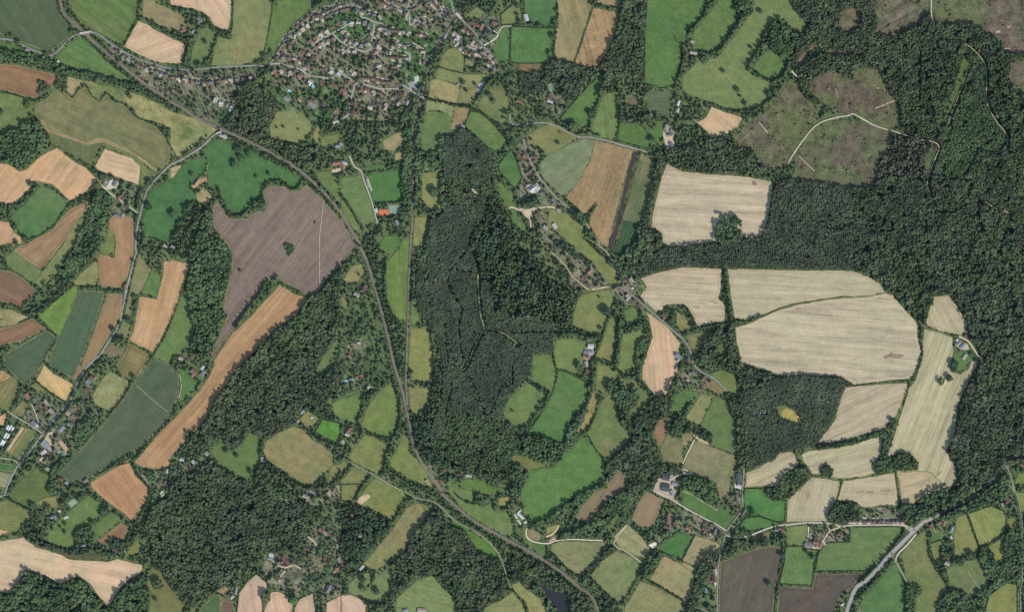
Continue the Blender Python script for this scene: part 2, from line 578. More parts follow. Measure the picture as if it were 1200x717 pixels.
def build_hedges():
    for e in HEDGES:
        label, w, pts = e[:3]
        kind = e[3] if len(e) > 3 else 'low'; pal = e[4] if len(e) > 4 else 'hedge'; gaps = e[5] if len(e) > 5 else .03
        if kind == 'low':
            x, y = hedge_points(pts, w, w * .55); r = w * .5 * RNG.uniform(.75, 1.25, len(x)); h = RNG.uniform(2, 4.5, len(x))
            x += RNG.normal(0, w * .12, len(x)); y += RNG.normal(0, w * .12, len(x))
        else:
            x, y = hedge_points(pts, w, max(1.1, w * .38)); n = len(x)
            r = w * .46 * np.clip(RNG.normal(1, .25, n), .5, 1.5); h = np.clip(RNG.normal(10, 3, n), 4, 17) * min(1.2, w / 4 + .3)
            x += RNG.normal(0, w * .2, n); y += RNG.normal(0, w * .2, n)
        k = ~look(KEEP, x, y) & (RNG.uniform(size=len(x)) > gaps)
        x, y, r, h = x[k], y[k], r[k], h[k]
        me = canopy('hedge', x, y, r, h, pick_tint(pal, len(x)), 'tiny' if kind == 'low' else 'broad', .05)
        if me is None: continue
        tag(link('hedge' if kind == 'low' else 'hedgerow', me), label, 'hedge', 'field hedges')


# individual trees: Empty > crown, trunk
TREE_MESH = []


def tree_meshes():
    for k in range(10):
        n = 26
        d = RNG.normal(size=(n, 3)); d /= np.linalg.norm(d, axis=1, keepdims=True)
        d[:, 2] = np.abs(d[:, 2]) * .9 - .15
        rr = RNG.uniform(.45, .8, n)
        x, y, z = d[:, 0] * rr, d[:, 1] * rr, d[:, 2] * rr
        V, Fc = TPL['tiny']; kk = V.shape[1]
        sz = RNG.uniform(.22, .42, n)
        co = V[RNG.integers(0, len(V), n)] * sz[:, None, None] + np.stack([x, y, z], 1)[:, None, :]
        co[:, :, 2] = co[:, :, 2] * .62 + .62
        fa = (Fc[None] + (np.arange(n) * kk)[:, None, None]).reshape(-1, 3)
        me = bpy.data.meshes.new('crown'); me.from_pydata(co.reshape(-1, 3).tolist(), [], fa.tolist()); me.update()
        at = me.attributes.new('tint', 'FLOAT_COLOR', 'POINT')
        t = np.array(TINTS['dark'])[k % 4] if k < 8 else np.array(TINTS['dec'])[k % 4]
        c = np.ones((n, kk, 4), np.float32); c[:, :, :3] = t * LEAFK * RNG.uniform(.75, 1.3, (n, 1, 1)) * RNG.uniform(.8, 1.2, (n, kk, 1))
        at.data.foreach_set('color', c.ravel())
        me.materials.append(LEAF)
        # trunk with limbs
        bm = bmesh.new()
        bmesh.ops.create_cone(bm, segments=7, radius1=.075, radius2=.045, depth=.5)
        bmesh.ops.translate(bm, verts=bm.verts, vec=(0, 0, .25))
        for j in range(5):
            an = j * 1.26 + k
            g = bmesh.ops.create_cone(bm, segments=5, radius1=.032, radius2=.012, depth=.5)['verts']
            bmesh.ops.translate(bm, verts=g, vec=(0, 0, .25))
            from mathutils import Matrix
            bmesh.ops.transform(bm, verts=g, matrix=Matrix.Translation((0, 0, .42)) @ Matrix.Rotation(an, 4, 'Z') @ Matrix.Rotation(.8, 4, 'Y'))
        tm = bpy.data.meshes.new('trunk'); bm.to_mesh(tm); bm.free(); tm.materials.append(BARK)
        TREE_MESH.append((me, tm))


ORD = ['', 'second', 'third', 'fourth', 'fifth', 'sixth', 'seventh', 'eighth', 'ninth', 'tenth', 'eleventh', 'twelfth', 'thirteenth', 'fourteenth']


def ordinal(i, n, ax):
    lo, hi = ('west', 'east') if ax == 0 else ('north', 'south')
    if i == 0: return lo + 'ernmost of %s' % NUM[n] if n < len(NUM) else lo + 'ernmost'
    if i == n - 1: return hi + 'ernmost of %s' % NUM[n] if n < len(NUM) else hi + 'ernmost'
    if i <= (n - 1) / 2: return ORD[i] + ' from the ' + lo
    return ORD[n - 1 - i] + ' from the ' + hi


NUM = ['none', 'one', 'two', 'three', 'four', 'five', 'six', 'seven', 'eight', 'nine', 'ten', 'eleven', 'twelve', 'thirteen', 'fourteen',
       'fifteen', 'sixteen', 'seventeen', 'eighteen']
TREES = []


def T(place, s):
    TREES.append((place, P(s, snap=False, k=3)))


def build_trees():
    tree_meshes()
    i = 0
    for place, pts in TREES:
        xs = [p[0] for p in pts]; ys = [p[1] for p in pts]
        ax = 0 if max(xs) - min(xs) >= max(ys) - min(ys) else 1
        order = sorted(pts, key=lambda p: p[ax])
        for k, (x, y, r) in enumerate(order):
            adj = 'big dark round tree' if r >= 3.4 else 'small dark tree' if r < 1.7 else 'dark round tree'
            lab = adj + ' ' + place + ('' if len(order) == 1 else ', ' + ordinal(k, len(order), ax))
            rm = r * S * 1.12
            e = empty('tree', x, y, random.uniform(0, 6.28), (rm * random.uniform(.88, 1.15), rm * random.uniform(.88, 1.15), (3.5 + rm * 1.15)))
            tag(e, lab, 'tree', 'trees standing alone in the fields')
            a, b = TREE_MESH[random.randrange(len(TREE_MESH))]
            link('crown', a, None, e); link('trunk', b, None, e)
            i += 1
EXPOSURE = 0.0
HAZE = 3.2e-6
# ---------------------------------------------------------------- the fields, traced from the photograph
# -- north-west
F('dark green crop field in the top left corner', 'crop', (82, 100, 78), 'a0 0 0 280 0 330 50 380 110 415 160 400 185 350 235 300 280 265 288 180 262 110 232 60 203 0 163', 60)
F('narrow green paddock under the top left lane', 'pasture', (90, 120, 70), 'a0 0 226 70 248 130 280 150 300 60 288 0 270')
F('red-brown bare field on the left edge under the tree belt', 'ploughed', (150, 115, 86), 'a0 0 348 100 368 200 393 300 418 335 440 320 468 280 488 225 455 213 480 222 540 200 555 120 535 40 513 0 498', 20, (160, 124, 92))
F('pale green meadow on the left edge under the red-brown field', 'pasture', (108, 125, 80), 'a0 0 515 60 530 150 555 185 575 185 640 170 680 130 717 a1 180 0 60 75 0 113')
F('green triangle of pasture west of the rail bridge', 'pasture', (94, 122, 74), 'a0 310 320 380 262 440 215 480 225 540 290 600 350 680 410 750 455 700 455 560 415 420 380 330 350', 30, streak=.7)
F('large pasture north of the rail bridge', 'pasture', (96, 122, 72), 'a0 355 0 775 0 765 108 740 160 690 248 640 232 560 180 510 160 470 140 405 65', 35, (114, 120, 78), streak=.9)
F('tan stubble field beside the northern lane', 'stubble', (199, 176, 143), 'a0 775 118 830 140 890 180 956 210 b0 85 250 62 358 0 360 a0 860 345 760 300 697 263 720 215 750 160', -20)
F('dry olive paddock above the tan stubble', 'meadow', (128, 128, 90), 'a0 805 0 880 22 956 55 b0 60 60 80 140 60 175 0 155 a0 956 168 900 145 850 118 800 95', 10, (150, 135, 100))
F('pinkish stubble at the top edge beside the pale pasture', 'stubble', (203, 178, 146), 'a0 900 0 956 30 b0 50 42 120 48 180 73 215 98 240 143 300 172 328 168 338 90 345 0', 60)
F('narrow sloping paddock with trees round it near the northern lane', 'pasture', (106, 122, 80), 'b0 120 285 160 182 200 152 250 190 258 222 228 290 200 350 150 372 112 372')
F('large pale green pasture above the northern lane', 'pasture', (124, 132, 90), 'b0 358 0 575 0 570 60 545 200 520 318 480 348 400 368 225 374 240 290 265 202 330 222 347 150', 80, edge=1.3)
F('green pasture inside the bend of the northern lane', 'pasture', (99, 122, 74), 'b0 577 0 770 0 790 48 700 115 640 195 600 285 522 312 547 200', 80)
F('dry mottled meadow south of the tree belt', 'meadow', (112, 124, 78), 'a0 380 430 480 455 600 480 700 510 800 540 900 590 956 625 b1 160 5 258 58 180 128 60 195 40 213 0 140 a0 956 717 890 690 780 660 740 600 690 575 640 565 610 520 580 530 555 565 520 540 490 475 460 470 410 545 375 510', 30, (158, 150, 102), patch=1.7, mid=1.3)
F('winding grey-green crop field with tan margins', 'crop', (110, 117, 86), 'a0 195 585 250 562 330 495 350 505 405 552 440 505 480 480 520 550 560 575 600 525 640 575 690 585 750 645 790 675 885 712 a1 880 40 940 110 950 150 950 245 880 288 840 265 800 230 720 180 640 150 580 120 490 140 400 110 270 70 230 20 a0 195 640', 25, (126, 126, 95), streak=.6, patch=1.6, mid=.9)
F('tan headland along the winding crop field', 'stubble', (160, 143, 108), 'a1 225 0 250 0 275 55 400 95 490 125 550 100 600 112 720 165 800 215 850 262 880 278 878 294 840 272 800 238 720 187 640 158 580 128 490 148 400 117 268 78 228 30', 10)
F('small tan tongue of ground in the stream bends', 'meadow', (166, 152, 112), 'a0 385 440 455 460 440 480 425 520 405 535 383 512 375 480')
F('grey-green grass between the stubble and the winding crop', 'pasture', (100, 112, 76), 'a1 275 78 400 115 490 148 575 128 530 215 515 265 470 235 400 195 340 155 300 150 280 118', 25, (110, 112, 78))
F('grass margin east of the tan square', 'pasture', (108, 120, 78), 'a1 580 128 720 190 800 242 830 280 880 302 800 372 783 370 793 290 762 232 700 200 592 155')
F('tan square of stubble by the white barn', 'stubble', (201, 176, 140), 'a1 588 162 660 190 740 215 786 258 788 300 778 368 700 345 620 312 550 290 530 262', 15)
F('large tan stubble field with tramlines on the left', 'stubble', (199, 165, 126), 'a1 0 252 40 246 110 288 150 278 200 228 270 178 320 158 350 180 400 222 480 268 550 337 530 360 490 400 390 458 350 420 300 370 240 352 180 348 168 390 130 425 80 470 40 475 0 455', -52, lines=.13, period=17, streak=.5)
F('bright green pasture under the tramlined stubble', 'pasture', (90, 120, 76), 'a1 230 372 300 400 345 440 378 480 340 530 300 590 230 640 160 668 120 640 80 572 62 540 100 510 140 480 180 420')
F('tan stubble on the left edge under the wood strip', 'stubble', (198, 163, 125), 'a1 0 545 50 575 80 630 118 660 125 690 70 717 a2 80 18 0 80', -60, lines=.10, period=17)
F('brown striped field running down from the farm lane', 'ploughed', (158, 124, 92), 'a1 490 460 508 490 440 562 345 717 a2 372 0 330 52 235 175 150 120 75 65 150 0 a1 110 717 230 652 300 612 345 545 395 500', -38, (178, 148, 112), streak=.9)
F('olive grass strip beside the brown striped field', 'pasture', (124, 132, 88), 'a1 512 492 548 500 520 570 470 640 430 717 a2 430 0 400 60 360 120 310 200 230 270 192 245 240 182 330 60 a1 345 717 440 565')
F('orange-brown bare field by the lane south of the barns', 'ploughed', (172, 132, 98), 'a1 620 555 640 535 750 545 750 717 a2 748 70 730 150 710 220 665 280 560 258 548 150 555 85 600 92 640 110 650 20 a1 640 640 607 600', 85, (182, 142, 106))
F('small green meadow west of the orange-brown field', 'pasture', (116, 128, 80), 'a1 615 600 638 645 640 717 a2 640 60 612 95 560 72 560 30 a1 590 690')
F('olive triangle of grass under the tree belt', 'pasture', (134, 136, 92), 'a2 543 122 553 220 540 258 430 258 410 240 480 170')
F('emerald meadow with trees west of the oxbow', 'pasture', (78, 112, 70), 'a1 956 335 860 382 822 450 802 550 812 640 830 655 956 690 b1 0 650 60 580 90 482 145 440 130 410 110 380 130 340 190 300 210 240 185 212 150 220 60 262 0 332', 0, (84, 116, 72))
F('emerald meadow inside the railway bend', 'pasture', (79, 113, 69), 'b1 178 178 245 110 350 132 430 172 500 212 600 262 735 330 715 368 690 382 650 350 600 338 540 348 515 378 502 430 460 462 430 502 400 522 350 528 312 480 300 440 270 388 215 380 207 310 217 250 207 218', 0, (86, 118, 72), patch=.5)
F('tan patch of rushes in the oxbow', 'meadow', (168, 150, 112), 'b1 205 322 200 348 130 388 118 370 150 338', keep=True)
F('tan patch of dry grass under the oxbow', 'meadow', (172, 154, 112), 'b1 185 382 228 430 213 465 150 460 143 420', keep=True)
F('tan strip by the bend in the lane', 'stubble', (180, 158, 122), 'b1 0 275 62 255 22 318 0 332')
F('wide mauve-brown bare field inside the railway curve', 'ploughed', (138, 119, 106), 'b1 235 482 265 465 290 492 330 557 430 557 470 520 532 512 525 400 550 372 640 377 670 405 720 397 762 367 860 452 950 572 c1 0 560 40 628 78 717 c2 70 0 76 50 0 145 b2 956 150 900 190 830 290 820 308 760 308 700 280 620 235 580 215 520 240 490 310 440 380 360 500 270 610 240 680 205 655 260 570 320 430 292 400 312 290 342 180 347 80 300 10 b1 240 600', -52, (146, 126, 111), streak=.8, patch=.9)
F('dry open pasture with scrub north of the railway', 'meadow', (128, 134, 86), 'b0 592 632 650 618 740 640 785 680 b1 785 60 770 100 740 138 640 120 560 103 557 40', 0, (138, 140, 92), patch=.9, mid=.7, keep=True)
F('pale strip of grass beside the dry open pasture', 'pasture', (130, 134, 90), 'b1 830 20 835 50 825 130 790 100')
F('light green plot with a pale path by the railway', 'pasture', (110, 126, 84), 'b1 700 237 800 237 800 290 742 268')
F('green strip between the railway and the orange-roofed hall', 'pasture', (108, 126, 78), 'b1 822 300 890 290 940 380 956 450 900 428 832 340')
F('green paddock west of the orange-roofed hall', 'pasture', (116, 128, 82), 'b1 845 100 940 82 950 130 842 150')
# -- north middle
F('dry pasture below the old lane houses', 'pasture', (122, 130, 86), 'c0 592 280 640 272 720 322 690 370 682 408 620 392 547 372 562 330')
F('olive pasture crossing above the parched plot', 'pasture', (122, 130, 86), 'c0 537 402 547 382 620 400 690 418 815 420 780 450 760 498 690 490 640 470 530 438', 0, (140, 140, 96))
F('parched tan plot east of the cutting', 'meadow', (152, 142, 98), 'c0 502 450 540 445 660 486 665 512 640 580 490 545', 30, (168, 152, 106))
F('olive plot beside the parched tan plot', 'pasture', (124, 130, 88), 'c0 668 492 770 500 738 590 652 578')
F('pale fan of dry grass under the parched plot', 'pasture', (132, 140, 100), 'c0 482 565 560 572 633 602 620 668 600 640 540 618 490 618 472 640', 0, (142, 146, 106))
F('tan strip running down to the tip of the wood', 'pasture', (142, 132, 98), 'c0 640 597 718 612 690 717 c1 682 0 670 35 640 65 615 90 612 30 c0 620 690')
F('green field at the north-west tip of the wood', 'pasture', (104, 124, 78), 'c0 490 625 560 632 610 662 618 690 612 717 c1 612 70 575 88 545 182 500 188 450 184 445 0 c0 440 717 460 650')
F('green field at the north-east tip of the wood', 'pasture', (102, 124, 76), 'c0 722 622 780 634 850 692 870 717 c1 928 120 900 170 862 183 800 138 690 38 698 0 c0 690 717', edge=1.6)
F('shaggy paddock with trees below the pale car park', 'meadow', (118, 126, 82), 'c0 830 500 900 482 940 560 930 640 900 700 765 610 782 560')
F('small walled plot beside the dry pasture', 'pasture', (134, 138, 96), 'c0 692 312 758 342 738 378 690 368', edge=1.2)
F('green field beside the looping pale drive', 'pasture', (90, 122, 76), 'c0 850 250 900 155 942 152 935 345 880 348 860 300')
F('green field east of the looping pale drive', 'pasture', (87, 120, 74), 'c0 952 152 956 152 d0 240 162 238 325 195 358 30 358 0 348 c0 948 345', edge=1.4)
F('pale green corner field near the red-roofed houses', 'pasture', (112, 128, 82), 'c0 895 82 956 32 d0 20 10 60 118 0 140 c0 895 142', edge=1.2)
F('tree-ringed paddock north of the red-roofed houses', 'meadow', (122, 132, 84), 'c0 700 90 760 42 800 72 770 110 730 98')
F('green strip north-east of the red-roofed houses', 'pasture', (96, 124, 76), 'c0 830 100 900 20 940 5 850 118')
F('small bright green in the middle of the estate', 'lawn', (106, 130, 76), 'c0 512 180 550 142 580 190 550 208', keep=True)
F('green field with a white barn at the top edge', 'pasture', (84, 117, 75), 'd0 62 0 255 0 252 158 160 152 100 125 72 118', edge=1.4)
F('tan-green field at the top edge, western half', 'pasture', (136, 130, 94), 'd0 268 0 270 10 448 42 345 355 232 322', 75, (152, 138, 102), streak=.8, mid=.7)
F('orange-tan field at the top edge, eastern half', 'meadow', (152, 130, 94), 'd0 458 46 598 72 578 180 538 290 480 368 430 378 352 362', 75, (172, 140, 104), streak=.9)
F('strip of orange ground on the top edge', 'meadow', (154, 136, 98), 'd0 470 0 610 0 600 40 480 18')
F('green tongue of pasture between two woods', 'pasture', (90, 122, 72), 'd0 500 420 518 422 500 520 450 630 435 700 d1 430 30 400 50 340 20 265 0 d0 272 665 330 592 430 482', edge=1.2)
F('streaky green field beside the green tongue', 'pasture', (110, 128, 80), 'd0 472 640 512 530 608 512 600 600 600 717 d1 580 108 500 103 432 80', 80, streak=.8)
F('bright green paddock above the northern bend of the farm lane', 'pasture', (86, 118, 68), 'd0 612 682 700 692 740 717 d1 762 80 780 110 768 168 690 148 592 120 602 20', edge=1.2)
F('green lawn of the large tan-roofed farmhouse', 'lawn', (90, 120, 72), 'd1 780 10 860 10 850 60 830 120 790 150 765 80', keep=True)
F('square orchard planted in a grid', 'orchard', (90, 106, 76), 'd0 772 508 892 522 878 652 822 648 758 620', 14, lines=.22, period=8)
F('brown strip above the dark plantation square', 'pasture', (122, 112, 84), 'd0 38 362 190 352 182 398 42 402')
F('tiny clearing beside the pond garden', 'meadow', (120, 110, 88), 'd0 650 550 700 550 705 585 660 590', keep=True)
F('dry paddock beside the garden with two houses', 'pasture', (128, 134, 88), 'd0 0 585 55 585 108 630 90 655 30 605')
F('long green field by the fir wood at the top edge', 'pasture', (89, 119, 70), 'd0 768 0 956 0 e0 180 0 120 88 30 170 18 240 0 240 d0 945 350 912 475 850 498 742 468 745 230', edge=1.5)
F('green field framed by thick hedges near the top edge', 'pasture', (97, 122, 74), 'e0 195 15 230 12 305 90 285 150 235 208 185 268 160 288 65 280 42 232 72 172')
F('large olive park field with a thin path', 'pasture', (114, 128, 82), 'e0 430 0 520 0 690 135 685 150 660 188 580 130 520 110 432 248 375 368 400 420 500 468 508 490 470 560 400 618 350 628 230 600 150 570 60 538 0 508 0 430 100 330 190 330 290 205 375 90', 0, (124, 132, 86))
F('small green field inside the hedge ring', 'pasture', (97, 124, 74), 'e0 482 282 560 332 568 388 530 438 455 428 395 388 432 322')
F('tan stubble patch under the olive park field', 'stubble', (206, 178, 140), 'e0 162 600 250 632 340 660 300 717 e1 340 18 250 80 160 108 140 70 80 18 70 0 e0 80 717 72 690 130 660', 40)
# -- heath
F('western heath below the lane', 'heath', (98, 104, 68), 'e0 600 440 640 470 680 540 735 590 738 680 690 700 730 717 e1 750 18 680 100 622 200 592 248 520 268 480 268 425 230 420 180 335 158 292 128 284 90 370 30 400 0 e0 365 717 455 640 535 550 582 472', 40, (105, 97, 78), keep=True)
F('round heath clearing inside the north wood', 'heath', (100, 104, 70), 'e0 722 460 850 388 890 430 956 450 f0 0 390 80 378 150 392 190 490 230 560 260 600 260 680 230 717 150 705 0 622 e0 956 650 900 638 820 598 782 578 702 512', 20, (103, 91, 76), keep=True)
F('large purple-brown heath with pale rides', 'heath', (101, 93, 76), 'e1 622 220 692 100 762 22 956 0 f1 0 5 215 72 215 100 190 190 140 220 130 330 110 378 0 385 e1 956 388 820 368 690 340 605 330 642 260', 15, (97, 104, 70), keep=True)
F('ribbed heath clearing at the top edge', 'heath', (103, 103, 76), 'f0 120 60 190 0 395 0 432 35 380 135 265 195 205 208 120 196 140 120', -30, (113, 103, 86), streak=1.0, keep=True)
F('green heath at the top edge between two tracks', 'heath', (98, 104, 70), 'f0 452 0 785 0 745 115 695 160 640 138 480 140 440 80', 0, (103, 103, 78), keep=True)
F('heath with white sandy scrapes at the top right', 'heath', (99, 99, 78), 'f0 795 0 956 0 956 285 900 312 855 300 822 240 770 192 735 186 728 140', 0, (109, 97, 82), keep=True)
F('green heath on the right edge', 'heath', (104, 108, 72), 'f0 868 430 885 350 956 300 956 575 912 520', 0, (107, 99, 82), keep=True)
F('small heath clearing beside the north wood', 'heath', (109, 103, 80), 'e0 880 110 900 62 956 48 f0 40 72 38 130 0 168 e0 956 188 912 178 872 145', keep=True)
F('narrow orange heath strip by the wood', 'heath', (119, 105, 84), 'e0 632 372 655 318 740 248 755 252 700 310 660 360 640 395', keep=True)
F('heath strip above the round clearing', 'heath', (113, 105, 82), 'e0 792 300 830 282 956 288 940 313 842 318', keep=True)
F('long green ride through the north-east plantation', 'heath', (88, 104, 62), 'f0 622 312 658 372 600 490 540 630 490 717 482 700 512 600 562 500 592 400', 0, (96, 112, 64), keep=True, patch=.8, mid=.8)
F('grassy triangle where the plantation rides meet', 'heath', (92, 100, 70), 'f1 395 215 440 160 470 150 445 240 420 300 400 270', keep=True)
# -- centre right
F('rough olive paddock by the sandy lane corner', 'pasture', (122, 127, 84), 'd1 82 92 150 50 220 20 300 60 365 105 320 130 260 172 212 200 182 178 150 150 92 140')
F('pale green half of the broad field above the lane', 'pasture', (116, 130, 96), 'd1 185 215 220 192 330 137 400 107 470 118 440 220 370 350 308 420 280 428 205 358 165 310 157 250', -30, (130, 134, 104), streak=.5)
F('tan half of the broad field above the lane', 'meadow', (148, 128, 94), 'd1 470 118 560 140 676 175 640 290 600 450 534 717 d2 530 48 480 0 d1 435 590 440 552 482 470 410 530 300 440 372 348 442 222', -70, (162, 134, 98), streak=.9, mid=.6)
F('long dark strip of covered ground', 'crop', (66, 64, 66), 'd1 678 175 710 182 690 250 622 520 572 717 d2 565 60 552 68 532 50 540 0 d1 572 600 642 290', -75, (74, 70, 70), patch=.3, streak=.3)
F('shrubby olive nursery ground beside the dark strip', 'orchard', (96, 108, 72), 'd1 722 190 800 242 790 310 762 440 742 560 702 600 690 590 620 560 588 700 590 640 640 480 702 260', -75, (128, 122, 86), patch=2.2, lines=.12, period=9)
F('dark green nursery with planted rows', 'orchard', (64, 86, 58), 'd1 622 562 750 592 702 700 690 717 d2 700 5 680 60 650 108 562 72 580 0 d1 585 717', -72, (72, 92, 62), lines=.35, period=9)
F('long green field behind the lane houses', 'pasture', (119, 130, 82), 'd1 210 502 310 532 340 560 400 602 410 640 470 690 505 717 d2 410 0 440 42 520 92 590 200 590 248 540 248 500 200 430 120 350 58 300 0 d1 270 650 195 602 202 560', 40)
F('brown bare plot behind the large white house', 'pasture', (142, 124, 90), 'd1 132 482 160 447 218 492 190 528')
F('green strip between the wood and the sandy yard', 'pasture', (88, 120, 72), 'c1 882 255 950 172 956 172 d1 30 240 58 330 20 388 0 370 c1 956 372 885 290', edge=1.5)
F('green strip along the north-east side of the wood', 'pasture', (94, 122, 74), 'c1 872 352 900 362 956 422 d1 10 480 0 500 60 570 80 630 62 620 0 560 c1 956 500 932 490 902 440')
F('large pale stubble field above the tree belt', 'stubble', (188, 174, 146), 'd1 867 248 956 290 e1 150 307 330 317 503 347 495 440 470 590 440 658 370 668 330 650 200 680 60 702 0 717 d2 956 40 870 38 842 18 d1 842 700 840 635 780 602 790 520 832 340', 3, (196, 180, 150), streak=1.0)
F('pale stubble field under the tree belt beside the lane', 'stubble', (186, 172, 142), 'd2 720 222 800 192 956 157 e2 0 157 220 167 213 290 200 330 238 370 238 460 150 478 82 493 60 440 20 378 0 362 d2 956 365 860 370 850 395 805 405 742 350 717 320 752 270', 3, (194, 176, 148), streak=1.0)
F('biggest pale stubble field, north of its ditch', 'stubble', (186, 175, 144), 'e2 252 167 620 174 956 177 f2 0 182 80 207 150 247 180 300 100 318 0 325 e2 895 322 750 342 630 362 540 387 460 422 440 428 380 458 290 446 270 330', 3, (178, 172, 138), streak=.8)
F('biggest pale stubble field, south of its ditch', 'stubble', (189, 174, 147), 'e2 895 328 956 326 f2 0 325 100 318 180 300 220 312 290 392 358 472 362 540 382 630 358 717 f3 368 0 342 60 308 84 200 94 0 113 e3 956 113 900 73 830 62 540 62 490 38 345 0 e2 352 717 322 680 302 580 292 497 380 468 460 430 540 394 630 368 750 348', 4, (181, 173, 141), streak=1.0)
F('pale stubble tongue running up into the east wood', 'stubble', (180, 170, 135), 'f2 452 322 540 312 570 360 610 420 643 480 605 540 480 512 402 482 422 400', 60, (186, 172, 142))
F('long pale stubble field along the east wood', 'stubble', (184, 173, 140), 'f2 397 502 480 522 555 547 560 620 545 717 f3 540 0 545 40 600 52 640 25 690 0 660 60 622 140 582 240 572 360 562 410 522 480 577 577 577 640 542 698 430 702 340 717 f4 270 90 f3 260 717 242 592 330 592 362 550 322 500 252 490 200 520 190 500 222 410 282 230 312 130 350 80 372 0 f2 372 717 392 640 385 580', -68, (176, 172, 134), streak=1.0)
F('green patch behind the eastern farm', 'lawn', (96, 124, 76), 'f2 562 640 640 622 660 680 630 717 f3 620 32 585 42 570 0 f2 560 717', keep=True)
F('pale strip below the eastern farm', 'stubble', (186, 168, 134), 'f2 652 717 662 682 690 682 690 717 f3 680 20 645 20')
F('pale stubble field west of the three field corner', 'stubble', (181, 170, 139), 'f3 0 122 200 107 300 102 308 130 270 230 230 300 160 368 110 373 50 398 0 405 e3 956 408 900 428 830 440 755 438 802 380 852 310 882 200 912 127', -25, (188, 172, 144), streak=1.0)
F('pale stubble inside the curving tree belt', 'stubble', (181, 171, 139), 'f3 0 447 100 412 160 402 163 450 145 520 115 550 125 608 60 628 0 633 e3 880 638 832 628 842 590 790 560 770 590 780 618 722 613 702 570 672 540 667 502 700 482 850 467 956 447', -15, (176, 170, 132), streak=.9)
F('pale field with reddish scorch marks', 'stubble', (182, 170, 138), 'f3 0 643 130 622 232 602 248 717 f4 252 118 180 118 80 133 40 128 20 100 0 98 e4 862 92 882 20 e3 882 700 902 650 956 643', 3, (186, 170, 142))
F('pale field corner under the tree clump', 'stubble', (182, 170, 136), 'f3 245 605 360 595 430 600 540 700 f4 540 5 540 18 440 48 380 78 340 108 270 108 260 0', -20)
F('pale field west of the double clump', 'stubble', (184, 174, 141), 'e3 357 605 430 572 520 522 542 492 610 487 638 510 652 558 580 608 550 680 470 683 350 688', -25)
F('pale field with a dark scar below the double clump', 'stubble', (183, 171, 141), 'e3 722 632 800 637 870 652 883 670 870 717 e4 883 0 858 92 820 158 808 210 582 213 587 82 640 42 680 0 e3 645 717 682 670', -75, (174, 168, 132))
F('olive rim round the yellow clearing', 'meadow', (116, 124, 78), 'e3 520 235 570 225 640 262 672 312 660 342 590 322 550 300', keep=True)
F('yellow pond clearing in the dark square wood', 'meadow', (172, 160, 96), 'e3 550 272 580 242 632 272 670 308 662 335 622 318 580 314 558 294', keep=True, patch=.3)
# -- south-east
F('green paddock in the lane loop west of the square wood', 'pasture', (110, 124, 78), 'e3 152 50 220 27 300 62 308 168 242 150 202 100', edge=1.3)
F('olive paddock by the lane corner', 'pasture', (124, 118, 84), 'e3 140 102 170 87 240 155 202 165 132 130')
F('green paddock left of the lane corner', 'pasture', (94, 122, 74), 'd3 885 190 956 145 e3 85 152 68 190 0 238 d3 956 248 892 278 872 230')
F('dry olive field beside the planted row', 'pasture', (130, 134, 94), 'e3 102 162 168 180 95 338 22 308 22 288 62 230', 60)
F('tall green field beside the dark square wood', 'pasture', (101, 121, 78), 'e3 178 183 238 200 258 260 293 330 298 400 294 500 162 448 167 390 102 338', 60)
F('dry field with bare patches west of the long barn', 'pasture', (126, 128, 92), 'e3 62 427 100 432 160 462 293 512 285 600 262 717 e4 212 85 200 40 e3 190 660 30 600 2 580 22 520', 20, (140, 130, 100), patch=1.4)
F('small tan plot by the farm drive', 'pasture', (138, 132, 98), 'e3 0 392 40 382 58 410 20 458 0 448')
F('olive field above the farm barns', 'pasture', (122, 124, 90), 'd3 832 470 870 392 956 432 956 556 850 538')
F('bare brown plot by the diagonal wood', 'ploughed', (148, 122, 92), 'd3 792 380 832 292 888 310 850 418 826 458')
F('emerald paddock behind the long barn', 'pasture', (84, 124, 72), 'e4 345 25 470 27 472 70 510 93 578 92 573 212 530 213 420 175 352 163 342 90', edge=1.2)
F('emerald paddock above the hamlet lane', 'pasture', (88, 124, 73), 'e4 312 240 352 190 420 182 555 222 400 262 350 256 282 256', edge=1.2)
F('green strip beside the small rectangular wood', 'pasture', (86, 118, 70), 'e4 0 40 60 58 130 115 200 152 212 118 288 190 240 243 100 178 0 118')
F('pale mown border of the rectangular wood', 'meadow', (140, 150, 110), 'e4 0 28 40 45 130 103 200 140 196 152 130 113 40 58 0 42')
F('green paddock with a hedged west side near the lane cottages', 'pasture', (84, 120, 70), 'd4 822 350 930 272 956 282 e4 50 287 30 340 0 388 d4 956 410 852 380')
F('tan field beside the lane cottages', 'pasture', (160, 146, 110), 'e4 72 288 200 332 208 350 110 450 90 463 0 425 40 350', -20, (150, 138, 104), streak=.7)
F('rough orange verge south of the hamlet lane', 'meadow', (140, 128, 92), 'e4 382 310 420 282 493 262 490 298 420 318')
F('olive paddock in front of the hamlet farm', 'pasture', (119, 131, 84), 'e4 582 242 700 227 700 300 665 340 587 340')
F('wide dark bare field south of the hamlet', 'ploughed', (106, 95, 83), 'e4 208 440 320 392 400 362 500 347 558 357 563 400 540 510 520 570 488 717 197 717', -70, (110, 100, 84), patch=1.1)
F('green field below the hamlet farm', 'pasture', (100, 124, 77), 'e4 577 350 680 347 690 360 758 370 738 440 725 568 542 558 572 430', edge=1.2)
F('green field between the cottages and the main road', 'pasture', (101, 124, 79), 'e4 802 330 940 322 937 232 956 232 f4 0 240 260 237 283 270 220 350 140 450 80 485 0 487 e4 742 488 762 382', edge=1.6)
F('dark bare field beside the main road', 'ploughed', (102, 92, 82), 'e4 742 502 956 500 f4 0 492 68 492 0 560 e4 956 570 880 622 780 717 512 717 542 572 725 580', -30)
